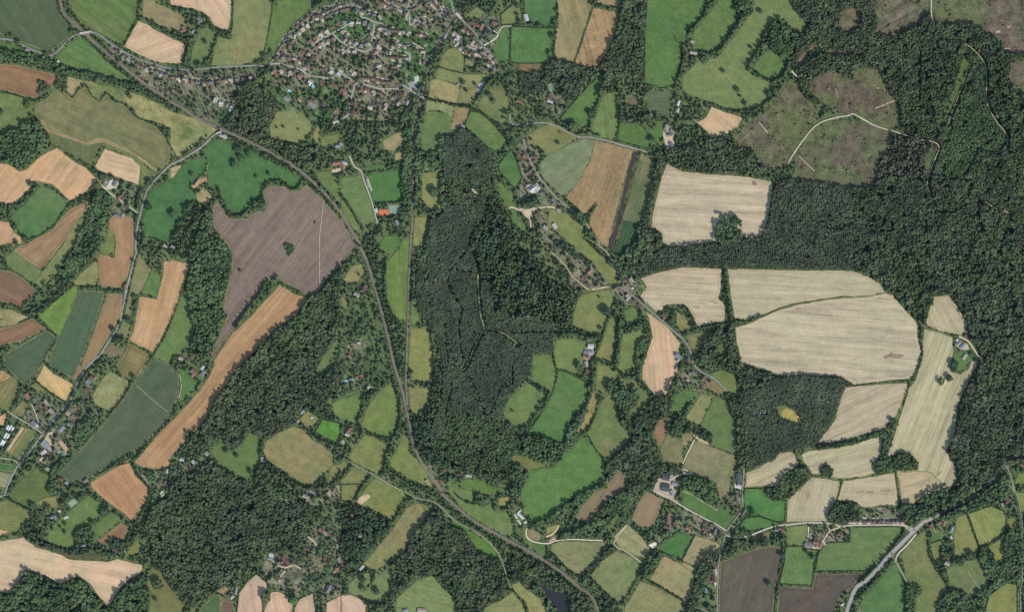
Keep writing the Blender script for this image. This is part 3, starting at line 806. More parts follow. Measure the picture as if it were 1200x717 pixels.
F('emerald triangle of pasture south of the main road', 'pasture', (90, 120, 75), 'f4 230 442 268 510 288 570 300 717 60 717 42 660 100 590')
F('tan corner at the bottom beside the emerald triangle', 'meadow', (140, 126, 100), 'f4 0 717 38 665 58 717')
F('broad olive slope south of the main road', 'pasture', (112, 124, 78), 'f4 268 390 340 302 400 262 418 320 428 400 468 490 528 580 480 640 430 717 345 717 352 640 382 600 302 540', 70, (128, 124, 86), patch=1.2)
F('paddock beside the red-roofed roadside house', 'pasture', (116, 126, 82), 'f4 428 332 530 302 535 340 550 400 480 418 450 428', edge=1.1)
F('dark green lawn of the red-roofed roadside house', 'lawn', (88, 116, 70), 'f4 430 328 430 295 480 262 528 252 532 298', keep=True)
F('olive field with a straight dark fence on its right', 'pasture', (126, 133, 84), 'f4 562 260 577 192 630 167 698 348 690 378 650 388 570 408')
F('dry gold-green field by the wooded cutting', 'pasture', (132, 140, 86), 'f4 642 165 770 122 840 150 858 200 848 270 760 333 707 348', 60, streak=.6, edge=1.3)
F('small gold-green field under the cutting field', 'pasture', (128, 136, 84), 'f4 757 350 835 303 850 350 883 390 840 438 800 448 782 380')
F('rough green field with a thin dividing path', 'meadow', (106, 122, 76), 'f4 522 470 620 432 690 422 748 520 758 570 700 608 652 638 600 590 542 560', 60, (118, 124, 84))
F('field with a dark ring mark in the bottom right', 'pasture', (130, 135, 84), 'f4 692 717 760 622 860 552 918 562 918 717', edge=1.2)
F('green field on the right edge beside the lane', 'pasture', (116, 130, 76), 'f4 890 0 905 0 956 0 956 205 932 150 912 60 f3 905 660 925 610 956 590 956 717 890 717')
F('small olive plot by the right hand lane', 'pasture', (124, 126, 84), 'f4 867 192 918 192 900 250 872 250')
# -- centre
F('big pasture tongue west of the crossroads hamlet', 'pasture', (122, 131, 84), 'd2 372 332 400 312 548 282 568 340 530 430 500 518 430 518 340 480 347 420')
F('green field around the grey farm sheds', 'pasture', (113, 130, 81), 'd2 247 562 340 557 418 577 390 640 410 717 d3 380 30 360 55 300 38 255 25 d2 245 717 234 640')
F('small green field in the notch of the wood', 'pasture', (100, 124, 74), 'd2 117 652 218 647 240 700 d3 250 0 238 80 220 150 172 120 112 78 d2 117 717')
F('olive strip between the two hedge lines', 'pasture', (122, 131, 84), 'd2 547 442 588 442 570 560 558 688 472 652 512 560')
F('green field under the hamlet orchard', 'pasture', (118, 131, 82), 'd2 622 532 740 502 748 548 692 590 700 640 690 717 d3 590 60 575 40 d2 602 700 607 620')
F('orchard garden below the crossroads hamlet', 'orchard', (98, 122, 72), 'd2 622 402 690 382 705 440 662 482 642 460', keep=False)
F('tan stubble field east of the crossroads', 'stubble', (198, 172, 138), 'd2 750 405 830 460 880 502 943 582 930 640 910 650 935 690 d3 930 0 938 30 900 90 868 170 830 193 780 150 727 80 732 0 d2 735 700 762 620 787 550 772 470', 85)
F('olive field beside the tall hedge in the east valley', 'pasture', (128, 130, 88), 'd2 920 405 956 432 e2 0 420 18 440 38 500 0 518 d2 956 518 922 480')
F('green triangle behind the lane hedge', 'pasture', (118, 124, 84), 'e2 22 540 80 527 158 522 120 570 72 638 42 600')
F('round glade in the copse below the stubble', 'lawn', (90, 114, 70), 'e2 188 600 225 580 252 620 240 658 200 648', keep=True)
F('pale green field on the lower east side of the wood', 'pasture', (110, 129, 80), 'c3 953 165 905 260 915 290 956 337 d3 0 335 58 358 108 330 148 270 198 167 100 102 60 122 0 172')
F('rich green field in the middle of the valley', 'pasture', (91, 122, 73), 'd3 258 32 300 40 418 100 428 170 408 240 340 288 318 360 278 440 130 400 92 375 150 300 222 170 250 90', edge=1.3)
F('narrow tan field between hedges', 'meadow', (152, 142, 94), 'd3 462 150 480 172 490 208 430 340 390 388 362 370 400 310 430 220 450 162')
F('olive field on the west side of the curved copse', 'pasture', (126, 132, 84), 'd3 480 0 530 5 588 60 560 88 520 130 518 160 470 138')
F('kite-shaped green field in the valley', 'pasture', (104, 125, 76), 'd3 542 165 578 190 588 290 638 370 668 395 638 440 570 500 525 543 472 470 422 385 460 320 492 222', 0, (122, 124, 84), patch=1.1)
F('brightest green field above the bend of the railway', 'pasture', (93, 124, 69), 'd3 392 402 440 442 518 550 513 620 440 688 395 717 d4 340 68 270 128 210 180 120 213 82 150 52 60 d3 60 700 92 620 102 592 240 572 290 492 330 482', 0, (98, 126, 72), patch=.6)
F('olive strip under the copse on the wood edge', 'pasture', (110, 120, 76), 'd3 2 510 50 507 120 542 220 562 100 588 60 568 0 556')
F('olive field round the tree in the curved copse', 'pasture', (114, 123, 80), 'd3 622 92 680 82 718 130 778 195 760 228 692 278 665 290 688 380 672 385 655 320 662 250 700 232 715 180 690 142 642 140')
F('brown bare field along the diagonal wood', 'ploughed', (146, 126, 97), 'd3 492 690 600 582 648 620 648 660 620 717 d4 620 38 540 88 490 158 430 218 352 188 400 118 480 20', -50, (150, 132, 102), lines=.08, period=16, streak=.6)
F('dark green strip between the tree belts', 'pasture', (74, 98, 64), 'd4 642 140 718 42 660 150 600 238 582 200')
F('long thin meadow along the western tree belt', 'pasture', (104, 120, 76), 'd4 570 200 600 140 640 100 640 135 580 200 575 250 510 250 525 215')
F('rounded brown field by the dark barns', 'ploughed', (158, 133, 104), 'd4 752 42 850 87 800 220 770 238 720 238 667 200 702 120', -65, (150, 130, 98), patch=1.1)
F('tan-green field at the farm track bend', 'pasture', (150, 145, 106), 'd4 572 300 650 227 720 290 773 365 743 413 690 398 602 350', 35, (142, 142, 102), streak=.7)
F('wedge-shaped field above the lower railway', 'pasture', (126, 133, 94), 'd4 222 340 262 322 510 322 518 340 468 420 382 508 302 458 252 400 217 370', 20, streak=.5)
F('large square field beside the lower railway', 'pasture', (123, 133, 92), 'd4 442 510 502 432 590 373 650 402 718 440 688 540 640 618 596 660 540 620', -40, streak=.5)
F('tan field on the bottom edge south of the cottages', 'pasture', (150, 145, 107), 'd4 772 530 850 402 956 452 e4 0 437 75 472 40 640 10 645 d4 956 640 870 590', 30, streak=.8)
F('grey-green field on the bottom edge', 'pasture', (134, 136, 97), 'd4 632 690 722 542 800 572 950 655 930 717 636 717', 30, streak=.6)
F('olive plot inside the pony track', 'meadow', (134, 126, 94), 'd4 85 258 120 250 155 280 160 308 135 320 105 312 85 290', keep=True)
F('gold-green plot beside the pony track', 'meadow', (136, 142, 84), 'd4 192 242 258 227 240 260 197 280', keep=True)
F('green bank between the pony track and the railway', 'pasture', (90, 116, 74), 'd4 55 262 75 280 110 325 190 340 190 400 120 362 62 315')
F('gold-green strip south of the dark pond', 'pasture', (142, 144, 96), 'd4 0 562 40 547 80 592 180 652 245 717 150 717 80 660 10 590')
F('olive field at the bottom edge south of the railway wood', 'pasture', (132, 138, 94), 'c4 792 717 802 692 905 645 956 605 d4 0 600 60 672 125 717', 0)
# -- south middle
F('small olive field beside the lane junction', 'pasture', (119, 129, 82), 'c4 0 5 40 0 100 0 70 88 30 98 0 90', edge=1.4)
F('broad olive field with a sandy corner', 'pasture', (123, 131, 81), 'c3 192 632 300 690 320 717 c4 290 10 350 42 368 65 370 98 330 140 285 193 170 140 88 102 112 60 150 0 c3 125 705')
F('sandy scrape in the corner of the broad olive field', 'yard', (196, 172, 140), 'c4 88 100 105 70 150 55 165 72 135 95 110 118')
F('long curved olive field below the lane', 'pasture', (132, 134, 89), 'c4 402 115 438 103 478 160 458 210 370 320 350 388 280 408 240 458 180 478 125 448 190 370 260 290 330 190 372 132', -55, (144, 130, 96), patch=1.2, streak=.4)
F('small green slip beside the curved olive field', 'pasture', (104, 122, 76), 'c4 445 103 508 140 480 188 477 150')
F('bright green meadow beside the lower lane', 'pasture', (90, 125, 64), 'c4 632 202 720 262 800 312 858 370 882 418 842 420 780 390 702 270 622 230')
F('rough green meadow between the railway and the wood foot', 'pasture', (104, 125, 73), 'c4 592 32 620 12 740 42 740 108 790 128 840 102 850 150 930 162 956 222 956 298 820 233 702 160', 0, (116, 128, 82))
F('tan paddock under the south tip of the wood', 'meadow', (154, 142, 88), 'c4 882 82 956 62 930 110 885 128')
F('green fields under the south gardens', 'pasture', (92, 122, 68), 'c3 602 672 700 640 800 652 850 692 900 690 c4 900 30 830 60 740 30 650 5')
F('small meadow with four round trees', 'pasture', (117, 130, 87), 'c4 42 562 100 502 190 492 200 520 240 482 300 482 280 560 288 610 240 658 180 658 112 640 42 600')
F('striped hay field with pale rows', 'pasture', (122, 135, 88), 'c4 422 542 508 512 570 582 640 652 675 717 290 717 312 640 362 592', 14, (130, 138, 94), lines=.13, period=11)
F('pink stubble field at the bottom edge', 'stubble', (196, 170, 146), 'c4 0 622 50 617 108 640 138 680 128 717 0 717', 70)
F('pink stubble, westernmost of the four by the hamlet gardens', 'stubble', (192, 168, 143), 'b4 480 502 540 552 543 590 508 638 518 680 500 717 352 717 382 610 432 540', 75, edge=1.2)
F('pink stubble, second of the four by the hamlet gardens', 'stubble', (193, 169, 143), 'b4 525 700 562 602 600 597 660 632 688 660 648 717 515 717', 75)
F('pink stubble, third of the four by the hamlet gardens', 'stubble', (193, 169, 143), 'b4 695 690 722 642 800 607 838 717 665 717', 75, edge=1.2)
F('pink stubble, easternmost of the four by the hamlet gardens', 'stubble', (194, 169, 144), 'b4 872 662 956 622 c4 0 622 0 717 b4 872 717', 75)
F('dark green plots beside the south-west wood', 'crop', (80, 108, 74), 'b4 172 690 250 617 283 632 262 717 152 717', -35, keep=True, lines=.12, period=10)
F('brown plot beside the dark green plots', 'ploughed', (124, 104, 88), 'b4 287 632 353 662 330 717 267 717', keep=True)
F('tan clearing above the dark green plots', 'meadow', (158, 140, 104), 'b4 257 600 320 562 340 582 300 620', keep=True)
F('green glade behind the white-roofed barn', 'pasture', (86, 112, 70), 'b4 502 432 560 422 582 470 552 480', keep=True)
F('green lawn south of the walled house', 'lawn', (98, 118, 72), 'b4 640 490 700 470 740 500 730 560 690 560 650 530', keep=True)
F('small lawn among the eastern garden woods', 'lawn', (112, 124, 74), 'b4 810 430 850 420 862 460 820 475', keep=True)
# -- south-west
F('brown striped field, long diagonal sweep', 'stubble', (180, 147, 108), 'b2 610 255 700 312 762 322 740 370 700 430 600 490 512 580 440 660 385 717 b3 385 5 330 90 260 180 230 240 190 310 140 373 92 368 85 420 30 490 0 512 a3 956 560 880 590 800 575 747 550 800 492 900 372 956 322 b3 60 260 150 160 220 60 245 0 b2 242 680 342 530 442 440 512 360 582 290', -50, (170, 134, 98), lines=.10, period=22, streak=.9)
F('tan ploughed field south of the lane hedge', 'stubble', (182, 143, 106), 'a3 722 532 735 570 762 622 830 682 a4 838 60 800 130 760 200 740 208 682 158 600 100 512 20 a3 507 660 600 602', 55, (174, 134, 98), lines=.09, period=14, streak=.7)
F('pasture with shaded trees behind the great wood', 'pasture', (108, 122, 76), 'b3 222 480 282 432 340 482 378 470 440 382 498 402 508 440 488 540 450 600 438 648 340 598 272 560', 0, (100, 120, 72))
F('oval brown-green hayfield south of the great wood', 'pasture', (134, 133, 90), 'b3 532 430 620 372 690 347 748 370 788 420 858 460 908 502 908 560 858 610 800 668 740 663 640 600 552 540 522 490', 25, (148, 132, 96), patch=1.5, streak=.5)
F('bright emerald square east of the hayfield', 'pasture', (92, 134, 66), 'b3 812 375 850 307 950 330 950 390 930 438 860 408', edge=1.2)
F('green field above the emerald square', 'pasture', (108, 129, 76), 'b3 902 220 956 192 c3 100 165 122 200 80 328 0 300 b3 956 306 922 280')
F('garden meadow of the pale villa', 'lawn', (132, 134, 90), 'b3 725 302 770 262 828 300 800 338 752 348', keep=True)
F('olive slip south-east of the hayfield', 'pasture', (124, 130, 84), 'b3 872 680 900 572 956 552 c3 0 545 30 545 40 560 0 605 b3 956 620 900 672')
F('bright grass ride under the hayfield', 'pasture', (112, 130, 64), 'b3 432 717 470 652 493 690 b4 488 5 440 40', keep=True)
F('tall green field by the railway fork', 'pasture', (113, 130, 76), 'c3 112 340 142 252 200 162 280 97 308 200 318 290 290 400 230 398 152 368')
F('olive field below the tall green field', 'pasture', (123, 130, 81), 'c3 42 520 62 482 130 392 170 402 258 452 240 510 240 570 208 608 150 588 62 540')
F('sloping field in the crook of the railway', 'pasture', (122, 132, 81), 'c3 312 480 350 390 378 420 375 490 430 540 478 610 515 690 460 668 400 648 272 570 282 520')
F('olive triangle beside the hedged lane', 'pasture', (121, 128, 84), 'c3 82 562 150 602 92 700 20 690 0 668 0 650')
F('dry field between the railway fork lines', 'pasture', (126, 134, 80), 'c2 388 502 480 502 528 600 520 717 c3 500 58 480 98 400 88 378 30 c2 378 717', 0, (146, 138, 88), patch=1.2)
F('small dry field below the fork field', 'pasture', (126, 130, 80), 'c3 378 132 488 132 498 180 470 228 420 288 388 250', 0, (140, 134, 90))
F('long green field between the two railways', 'pasture', (108, 131, 74), 'c2 252 130 320 62 350 0 382 0 378 450 332 453 292 430 257 320', 85, streak=.6)
F('green hollow between the railway woods', 'pasture', (96, 124, 72), 'c2 217 50 250 0 318 0 328 40 270 88', keep=False)
F('small green slip under the straight railway', 'pasture', (106, 126, 76), 'c2 392 362 430 402 438 468 392 488')
F('playing field with mown stripes', 'lawn', (84, 120, 70), 'c1 152 312 330 282 340 420 348 460 182 468', -80, keep=True, lines=.06, period=12)
F('green strip above the playing field', 'pasture', (92, 120, 74), 'c1 122 272 250 252 230 288 132 308')
F('large pale green pasture west of the playing field', 'pasture', (108, 128, 83), 'c1 0 332 108 312 130 380 158 450 188 560 160 590 130 608 90 540 22 432 0 402')
F('narrow green pasture along the curving railway', 'pasture', (108, 126, 80), 'c1 0 442 58 520 118 620 118 658 62 600 0 512')
F('orange clay tennis court', 'court', (206, 124, 84), 'c1 211 506 264 506 264 539 211 539', keep=True)
F('grey-green hard courts beside the orange court', 'court', (136, 156, 132), 'c1 265 480 335 480 335 530 265 530', keep=True)
F('green lawn south of the tennis courts', 'lawn', (88, 122, 70), 'c1 222 690 240 652 320 652 320 717 222 717', keep=False)
F('dry field with the great round tree', 'meadow', (134, 138, 86), 'c1 452 302 545 292 558 500 502 500 452 450', 0, (144, 140, 92))
F('dry strip between the railway and the great wood', 'meadow', (130, 134, 86), 'c1 412 552 480 542 452 700 440 717 c2 445 5 405 100 400 20 c1 402 717')
F('sandy scrub clearing west of the cutting', 'meadow', (152, 142, 100), 'c1 232 122 300 82 348 72 348 130 300 178 242 168', 0, (166, 148, 112), keep=True)
F('smaller sandy clearing west of the cutting', 'meadow', (152, 146, 102), 'c1 302 192 350 177 358 220 302 233', keep=True)
F('gold glade in the hanger wood', 'pasture', (128, 138, 82), 'b2 520 702 590 632 670 552 688 548 640 610 562 692 b3 580 0 500 48 430 128 400 176 372 174 430 112 b2 515 717', keep=True)
F('green glade with scrub in the hanger wood', 'meadow', (110, 128, 78), 'b2 842 680 900 592 938 562 920 640 870 717 b3 920 0 860 60 792 78 830 0', keep=True)
F('dry field in the angle by the railway woods', 'meadow', (134, 134, 92), 'c2 12 230 60 152 108 142 128 180 100 230 60 258', keep=True)
F('small dry field left of the railway houses', 'meadow', (128, 132, 84), 'c2 0 322 40 352 30 388 0 380', keep=True)
F('lawn of the railway-side villa', 'lawn', (98, 124, 76), 'c2 80 590 110 560 145 570 150 620 110 660 80 640', keep=True)
# -- west middle
F('small green field by the left hand tan stubble', 'pasture', (106, 124, 82), 'a2 77 67 150 120 233 180 190 248 110 200 40 150 32 102')
F('dark red-brown field on the left edge', 'ploughed', (138, 110, 88), 'a2 0 165 60 180 130 220 205 290 120 383 60 358 0 330', 30)
F('olive field with a pale sandy corner on the left edge', 'meadow', (142, 136, 94), 'a2 0 372 60 397 158 437 80 480 0 528', 0, (176, 160, 120))
F('dark beet corner on the left edge', 'crop', (78, 96, 74), 'a2 0 402 40 448 0 505')
F('red-brown bare strip above the blue-green crop', 'ploughed', (148, 116, 90), 'a2 180 442 258 500 130 570 0 638 0 545 100 480', -28)
F('blue-green crop square by the red-brown strip', 'crop', (79, 100, 80), 'a2 260 512 313 550 220 717 a3 210 60 140 118 90 70 40 20 60 0 a2 40 717 12 655 140 580', -30, lines=.06, period=12)
F('bright lime triangle of grass', 'pasture', (108, 136, 72), 'a2 217 430 330 332 420 262 435 290 390 400 340 540 302 520', -70, streak=.6)
F('blue-green crop stripe beside the lime triangle', 'crop', (80, 104, 82), 'a2 440 287 588 297 540 450 445 705 a3 410 78 330 38 275 0 a2 270 690 302 610 392 400', -70, lines=.08, period=9)
F('brown stripe beside the blue-green crop stripe', 'ploughed', (166, 134, 100), 'a2 602 302 688 312 680 430 620 530 560 630 500 717 a3 488 0 420 88 408 78 448 0 a2 452 717 545 460', -70)
F('grass strip along the east side of the long lane', 'pasture', (124, 130, 88), 'a2 777 92 810 130 843 175 790 298 745 312 728 400 738 470 710 560 655 540 695 450 725 300 755 170', 0, (140, 132, 96))
F('bright green slip beside the tan stubble', 'pasture', (94, 124, 74), 'a2 850 178 900 202 880 323 792 300')
F('tan stubble field with dark lines east of the long lane', 'stubble', (195, 160, 120), 'a2 920 122 956 125 b2 0 115 108 137 80 248 50 340 0 458 a2 956 460 860 638 722 570 752 490 782 322 880 335 910 202', -75, (186, 148, 108), lines=.08, period=20)
F('bright pasture west of the long strip wood', 'pasture', (100, 126, 76), 'b2 102 260 108 440 128 520 100 600 0 668 a2 956 700 862 658 956 475 b2 50 342')
F('rough brown-green plot beside the big round tree', 'meadow', (116, 110, 82), 'a2 652 547 708 570 690 650 640 660 572 640', 0, (128, 116, 88))
F('grey-green plot by the round tree', 'crop', (104, 108, 80), 'a2 722 582 848 655 810 717 a3 770 68 740 88 680 58 655 0 a2 652 705 692 650', 20, (138, 128, 92))
F('wide blue-green crop field by the lane gardens', 'crop', (82, 100, 81), 'a2 862 672 950 700 b3 0 32 42 52 48 170 0 278 a3 950 300 800 458 700 508 640 548 500 638 400 658 322 620 440 490 592 322 742 120 830 2 a2 825 712', -48, lines=.05, period=12)
F('green slope below the orange-roofed farm', 'pasture', (88, 124, 72), 'b3 57 22 150 100 130 140 42 218 60 170')
F('tan stubble with dark hay scraps', 'stubble', (196, 172, 120), 'a3 250 2 300 52 360 82 413 112 370 208 312 180 202 88', 60)
F('olive plot behind the red-roofed barn', 'pasture', (124, 130, 84), 'a3 202 102 268 160 240 188 172 122')
F('dry plot left of the village houses', 'pasture', (124, 126, 84), 'a3 132 202 160 240 120 288 62 270')
F('tan field with a slanted top on the left edge', 'stubble', (196, 164, 128), 'a3 0 252 43 272 20 338 0 358')
F('yellow-green paddock beside the lane houses', 'meadow', (140, 141, 94), 'a3 517 172 582 72 620 42 728 100 718 130 620 268 532 220', 60, (150, 146, 100), patch=.8, keep=True)
F('green plot with striped vegetable beds', 'crop', (104, 122, 84), 'a3 122 347 213 387 112 533 32 490', -57, keep=True)
F('pale vegetable bed, wide and grey', 'crop', (186, 174, 152), 'Z 245 290 272 300 100 558 72 545', -57, keep=True)
F('brown vegetable bed beside the grey one', 'crop', (150, 130, 100), 'Z 290 310 308 318 140 575 115 562', -57, keep=True)
F('pale green vegetable bed', 'crop', (160, 172, 146), 'Z 398 365 412 376 218 660 204 648', -57, keep=True)
F('striped allotment strip in tan on the left edge', 'crop', (166, 142, 108), 'a3 0 62 20 32 70 72 0 190', -58, (110, 122, 84), lines=.2, period=13, patch=2)
F('striped allotment strip in green on the left edge', 'crop', (98, 118, 76), 'a3 72 75 108 110 60 258 12 245 0 225 0 195', -58, (128, 126, 94), lines=.2, period=11, patch=2)
F('green bed on the lower left edge', 'crop', (74, 112, 72), 'a3 0 522 98 562 70 598 0 568', 25, keep=True)
F('grey striped beds on the lower left edge', 'crop', (128, 138, 110), 'a3 0 572 73 612 30 688 0 668', 25, (150, 152, 126), lines=.3, period=12)
F('dark olive pasture by the lower lane', 'pasture', (100, 114, 72), 'a3 102 662 200 582 283 632 270 717 a4 290 58 212 128 160 128 110 112 45 72 a3 62 717')
F('gold-green plot beside the white cottage', 'meadow', (140, 136, 90), 'a4 207 107 260 77 338 62 318 128 242 128', keep=True)
F('pale green pasture on the lower left edge', 'pasture', (117, 124, 80), 'a4 38 88 110 122 193 170 140 218 100 268 0 305 0 185')
F('tan corner on the lower left edge', 'stubble', (196, 168, 128), 'a4 0 207 48 262 20 288 0 288')
F('park pasture round the white cottage', 'pasture', (102, 123, 73), 'a4 492 62 578 120 558 160 508 220 432 270 420 340 372 358 262 318 282 250 350 180 440 112', 0, (112, 126, 78))
F('green paddock by the small brown field', 'pasture', (99, 121, 74), 'a4 522 240 582 187 640 152 678 200 600 268 540 308')
F('small brown field by the lane garden', 'ploughed', (148, 118, 90), 'a4 542 320 680 212 723 250 690 308 640 300 592 343', -35)
F('great pale stubble field in the lower left', 'stubble', (205, 183, 149), 'a4 0 342 90 303 130 297 200 350 330 390 392 420 600 432 660 417 798 452 798 490 720 538 670 588 610 686 562 638 502 558 440 515 340 558 240 508 150 478 110 538 60 608 0 608', 12, streak=.6)
F('dark weedy margin of the great pale stubble', 'crop', (92, 98, 70), 'a4 135 297 200 340 330 370 420 408 560 387 592 418 420 420 390 416 330 386 200 346')
F('olive pasture east of the pale stubble', 'pasture', (117, 120, 78), 'a4 800 717 852 602 822 560 852 462 880 482 920 522 956 540 b4 40 622 88 680 60 708 0 717')
F('wedge of olive grass west of the great wood', 'pasture', (117, 124, 77), 'a4 702 400 770 302 788 350 778 388')

# settlement ground
GS = dict(c2=(124, 120, 98))
F('gardens and lawns of the northern town', 'garden', (82, 110, 66), 'U 120 600 250 420 340 300 440 200 600 120 800 40 850 0 956 0 V 956 0 Y 300 0 330 160 230 330 100 540 0 717 X 900 200 880 600 850 717 c1 330 0 200 10 0 0 b1 850 10 790 20 b0 740 640 640 620 600 600 590 520 570 430', **GS)
F('gardens along the northern lane', 'garden', (88, 106, 72), 'a0 520 200 620 262 690 300 780 345 860 370 956 395 b0 100 400 300 390 480 385 480 440 400 480 360 570 b0 340 650 270 700 150 655 70 600 0 560 a0 950 565 850 495 760 430 680 360 600 295', **GS)
F('gardens west of the station road', 'garden', (88, 104, 74), 'c0 700 130 740 100 880 90 895 180 870 240 830 300 880 350 890 420 860 440 820 410 700 330 640 260 600 270 620 180 650 120', **GS)
F('gardens of the western village', 'garden', (92, 108, 74), 'N 90 190 200 180 330 170 440 280 540 310 620 180 760 20 900 0 830 200 780 320 956 420 800 600 650 717 560 700 330 600 290 660 100 510 60 470 170 330', **GS)
F('gardens of the grey-roofed nursery', 'garden', (100, 110, 78), 'Z 480 420 580 340 740 450 800 560 740 620 600 717 400 680', **GS)
F('gardens of the western farmstead', 'garden', (96, 112, 74), 'a1 560 310 620 318 700 350 775 378 745 470 700 490 760 520 745 540 640 530 620 500 650 470 600 420 550 390', **GS)
F('gardens of the lane houses above the long green field', 'garden', (98, 110, 78), 'd1 10 160 60 110 80 150 130 150 155 200 140 250 160 320 200 370 310 500 300 530 200 490 130 480 60 470 30 400 60 330 40 240 0 200', **GS)
F('sandy yard gardens behind the wood', 'garden', (112, 116, 82), 'd1 110 490 200 500 190 560 195 600 270 650 350 717 d2 430 110 500 200 540 250 470 270 370 300 280 210 200 90 180 0 d1 110 640 90 580', **GS)
F('gardens of the crossroads hamlet', 'garden', (96, 112, 74), 'd2 590 250 620 190 700 200 740 240 750 290 690 300 720 360 700 385 640 370 600 320 560 310 550 270', **GS)
F('gardens on the road east of the tan stubble', 'garden', (98, 112, 76), 'e3 0 10 60 30 150 80 140 140 90 150 0 130 d3 956 130 910 90 930 30', **GS)
F('gardens of the lane cottages', 'garden', (90, 112, 72), 'd4 870 170 956 150 e4 0 120 100 195 230 255 210 320 150 310 60 275 d4 950 270 900 270 840 330 800 330 830 280 860 250', **GS)
F('gardens of the hamlet farm', 'garden', (104, 116, 80), 'e4 700 230 820 225 930 235 935 320 800 325 760 365 690 345', **GS)
F('gardens behind the roadside terrace', 'garden', (92, 110, 74), 'f4 0 120 30 130 180 130 270 140 290 200 280 222 0 222 e4 930 215 940 130', **GS)
F('gardens of the white-roofed barn hamlet', 'garden', (92, 108, 74), 'b4 540 400 620 380 700 400 750 350 800 240 870 200 930 210 956 300 c4 60 350 60 440 0 500 b4 956 620 870 650 840 700 800 600 690 640 600 590 540 550 510 480', **GS)
F('gardens in the clearing beside the great wood', 'garden', (94, 110, 74), 'b4 640 0 800 20 956 0 956 60 880 110 800 120 700 60', **GS)
F('gardens at the foot of the boundary wood', 'garden', (96, 116, 72), 'c3 490 560 600 580 740 610 760 640 650 650 590 680 500 640', **GS)
F('gardens of the south-west lane', 'garden', (92, 106, 72), 'b3 0 540 100 560 200 500 230 520 150 600 60 640 b4 0 20 a4 900 80 860 130 780 230 830 130 850 60 a3 760 580 850 600 950 590', **GS)
F('gardens of the railway-side villas', 'garden', (94, 112, 74), 'c2 40 580 100 540 160 540 160 640 110 717 c3 150 60 180 130 80 140 0 110 c2 0 700', **GS)
F('gardens of the roadside farm in the south-east', 'garden', (94, 112, 74), 'f4 425 230 480 200 560 200 580 260 555 300 545 420 480 430 490 250 430 300', **GS)
F('gardens beside the long barn lane', 'garden', (94, 112, 74), 'e4 230 80 300 40 335 60 330 130 290 190 230 130', **GS)
F('gardens of the houses on the farm lane', 'garden', (94, 112, 74), 'e4 120 480 200 450 195 600 190 717 70 717 110 600', **GS)
F('gardens of the valley cottage by the right hand lane', 'garden', (94, 112, 74), 'f4 800 100 860 60 900 110 880 170 840 150', **GS)
F('gardens of the red house by the fir wood', 'garden', (100, 114, 78), 'd0 170 540 200 470 240 470 300 550 270 640 190 640', **GS)
# ---------------------------------------------------------------- roads, lanes, tracks, railway lines
ASPH, TARM, SAND = (132, 132, 124), (146, 144, 130), (194, 184, 154)
road('road', 'pale tarmac lane winding across the north past the rail bridge', 'a0 -20 203 60 225 120 250 180 280 270 310 310 300 360 250 410 205 460 190 510 182 560 200 620 245 690 290 780 335 860 360 956 385 b0 100 392 200 385 300 375 400 373 480 368 540 370 580 330 U 220 460 300 340 400 230 500 160 600 110 680 70 800 25 950 -20', 2.0, ASPH)
road('road', 'long lane running down the west side past the farm barns', 'b1 290 60 270 75 230 100 180 150 120 190 55 230 a1 956 255 910 300 870 340 830 390 810 440 790 520 770 600 760 717 a2 765 70 745 140 725 220 705 300 690 380 670 470 630 540 580 620 560 650 a3 490 10 440 90 410 170 380 220 320 290 260 360 210 430 150 510 100 570 60 640 30 717 a4 30 60 -60 130', 2.0, (140, 142, 134))
road('road', 'pale station road slanting through the town', 'Y 195 -30 300 120 380 210 470 300 560 400 620 500 680 580 760 660 c0 820 330 860 410', 2.0, ASPH)
road('road', 'lane crossing above the broad two-tone field', 'd1 -10 -30 d0 10 700 d1 200 20 360 95 430 100 510 115 600 140 690 165 760 185', 1.7, TARM)
road('lane', 'lane past the large white house and the broad field', 'd1 65 110 75 160 110 250 150 320 190 370 240 430 310 490 345 520 420 590 440 640 490 690 d2 480 30 530 75 580 150 600 210', 1.5, TARM)
road('road', 'straight lane through the crossroads hamlet', 'd2 600 270 640 290 700 340 760 390 820 440 870 485 e2 0 560 40 620 60 700 e3 60 0 110 45 150 60 200 100 245 152', 1.9, ASPH)
road('lane', 'farm lane south of the railway fork', 'c3 40 540 130 590 220 640 290 680 350 710 c4 350 40 430 80 520 100 580 150 630 200 720 250 800 300 860 360 900 430 930 530 950 580', 1.0, (152, 150, 126))
road('road', 'lane through the hamlet from the dark barns to the cottages', 'd4 790 35 880 75 956 125 e4 100 180 180 220 245 260', 1.8, (178, 172, 154))
road('road', 'north south lane past the long barn', 'e3 345 560 335 717 e4 335 130 300 190 245 265 225 340 205 420 195 560 190 730', 1.8, ASPH)
road('road', 'lane along the front of the roadside terrace', 'e4 245 285 300 300 380 285 500 240 600 225 710 215 830 220 890 236 f4 0 230 260 229 300 245 325 262', 1.8, (184, 178, 160))
MAIN = road('road', 'wide main road crossing the south-east corner', 'p 962 735 978 717 f4 0 605 60 550 130 480 200 400 260 340 330 270 390 215 440 190 480 165', 4.0, (156, 151, 146))
road('road', 'narrow continuation of the main road under the trees', 'f4 480 165 560 125 640 90 720 20 f3 700 717 790 630 850 555 880 520 956 482', 2.4, (96, 98, 98), margin=1.9)  # shade of the trees painted into a darker road surface colour
road('road', 'side lane climbing from the main road to the olive slope', 'f4 350 280 300 340 250 390 235 430', 1.7, (186, 178, 156))
road('track', 'pale track beside the emerald triangle', 'f4 235 430 258 470 280 510 300 545', 1.0, (176, 168, 140))
road('lane', 'lane down the right hand edge', 'f4 870 0 920 70 935 150 945 230 945 540 935 600 940 725', 1.1, (132, 134, 122))
road('lane', 'side lane beside the fork of the main road', 'f3 850 555 880 620 900 700', 1.2, (150, 150, 140))
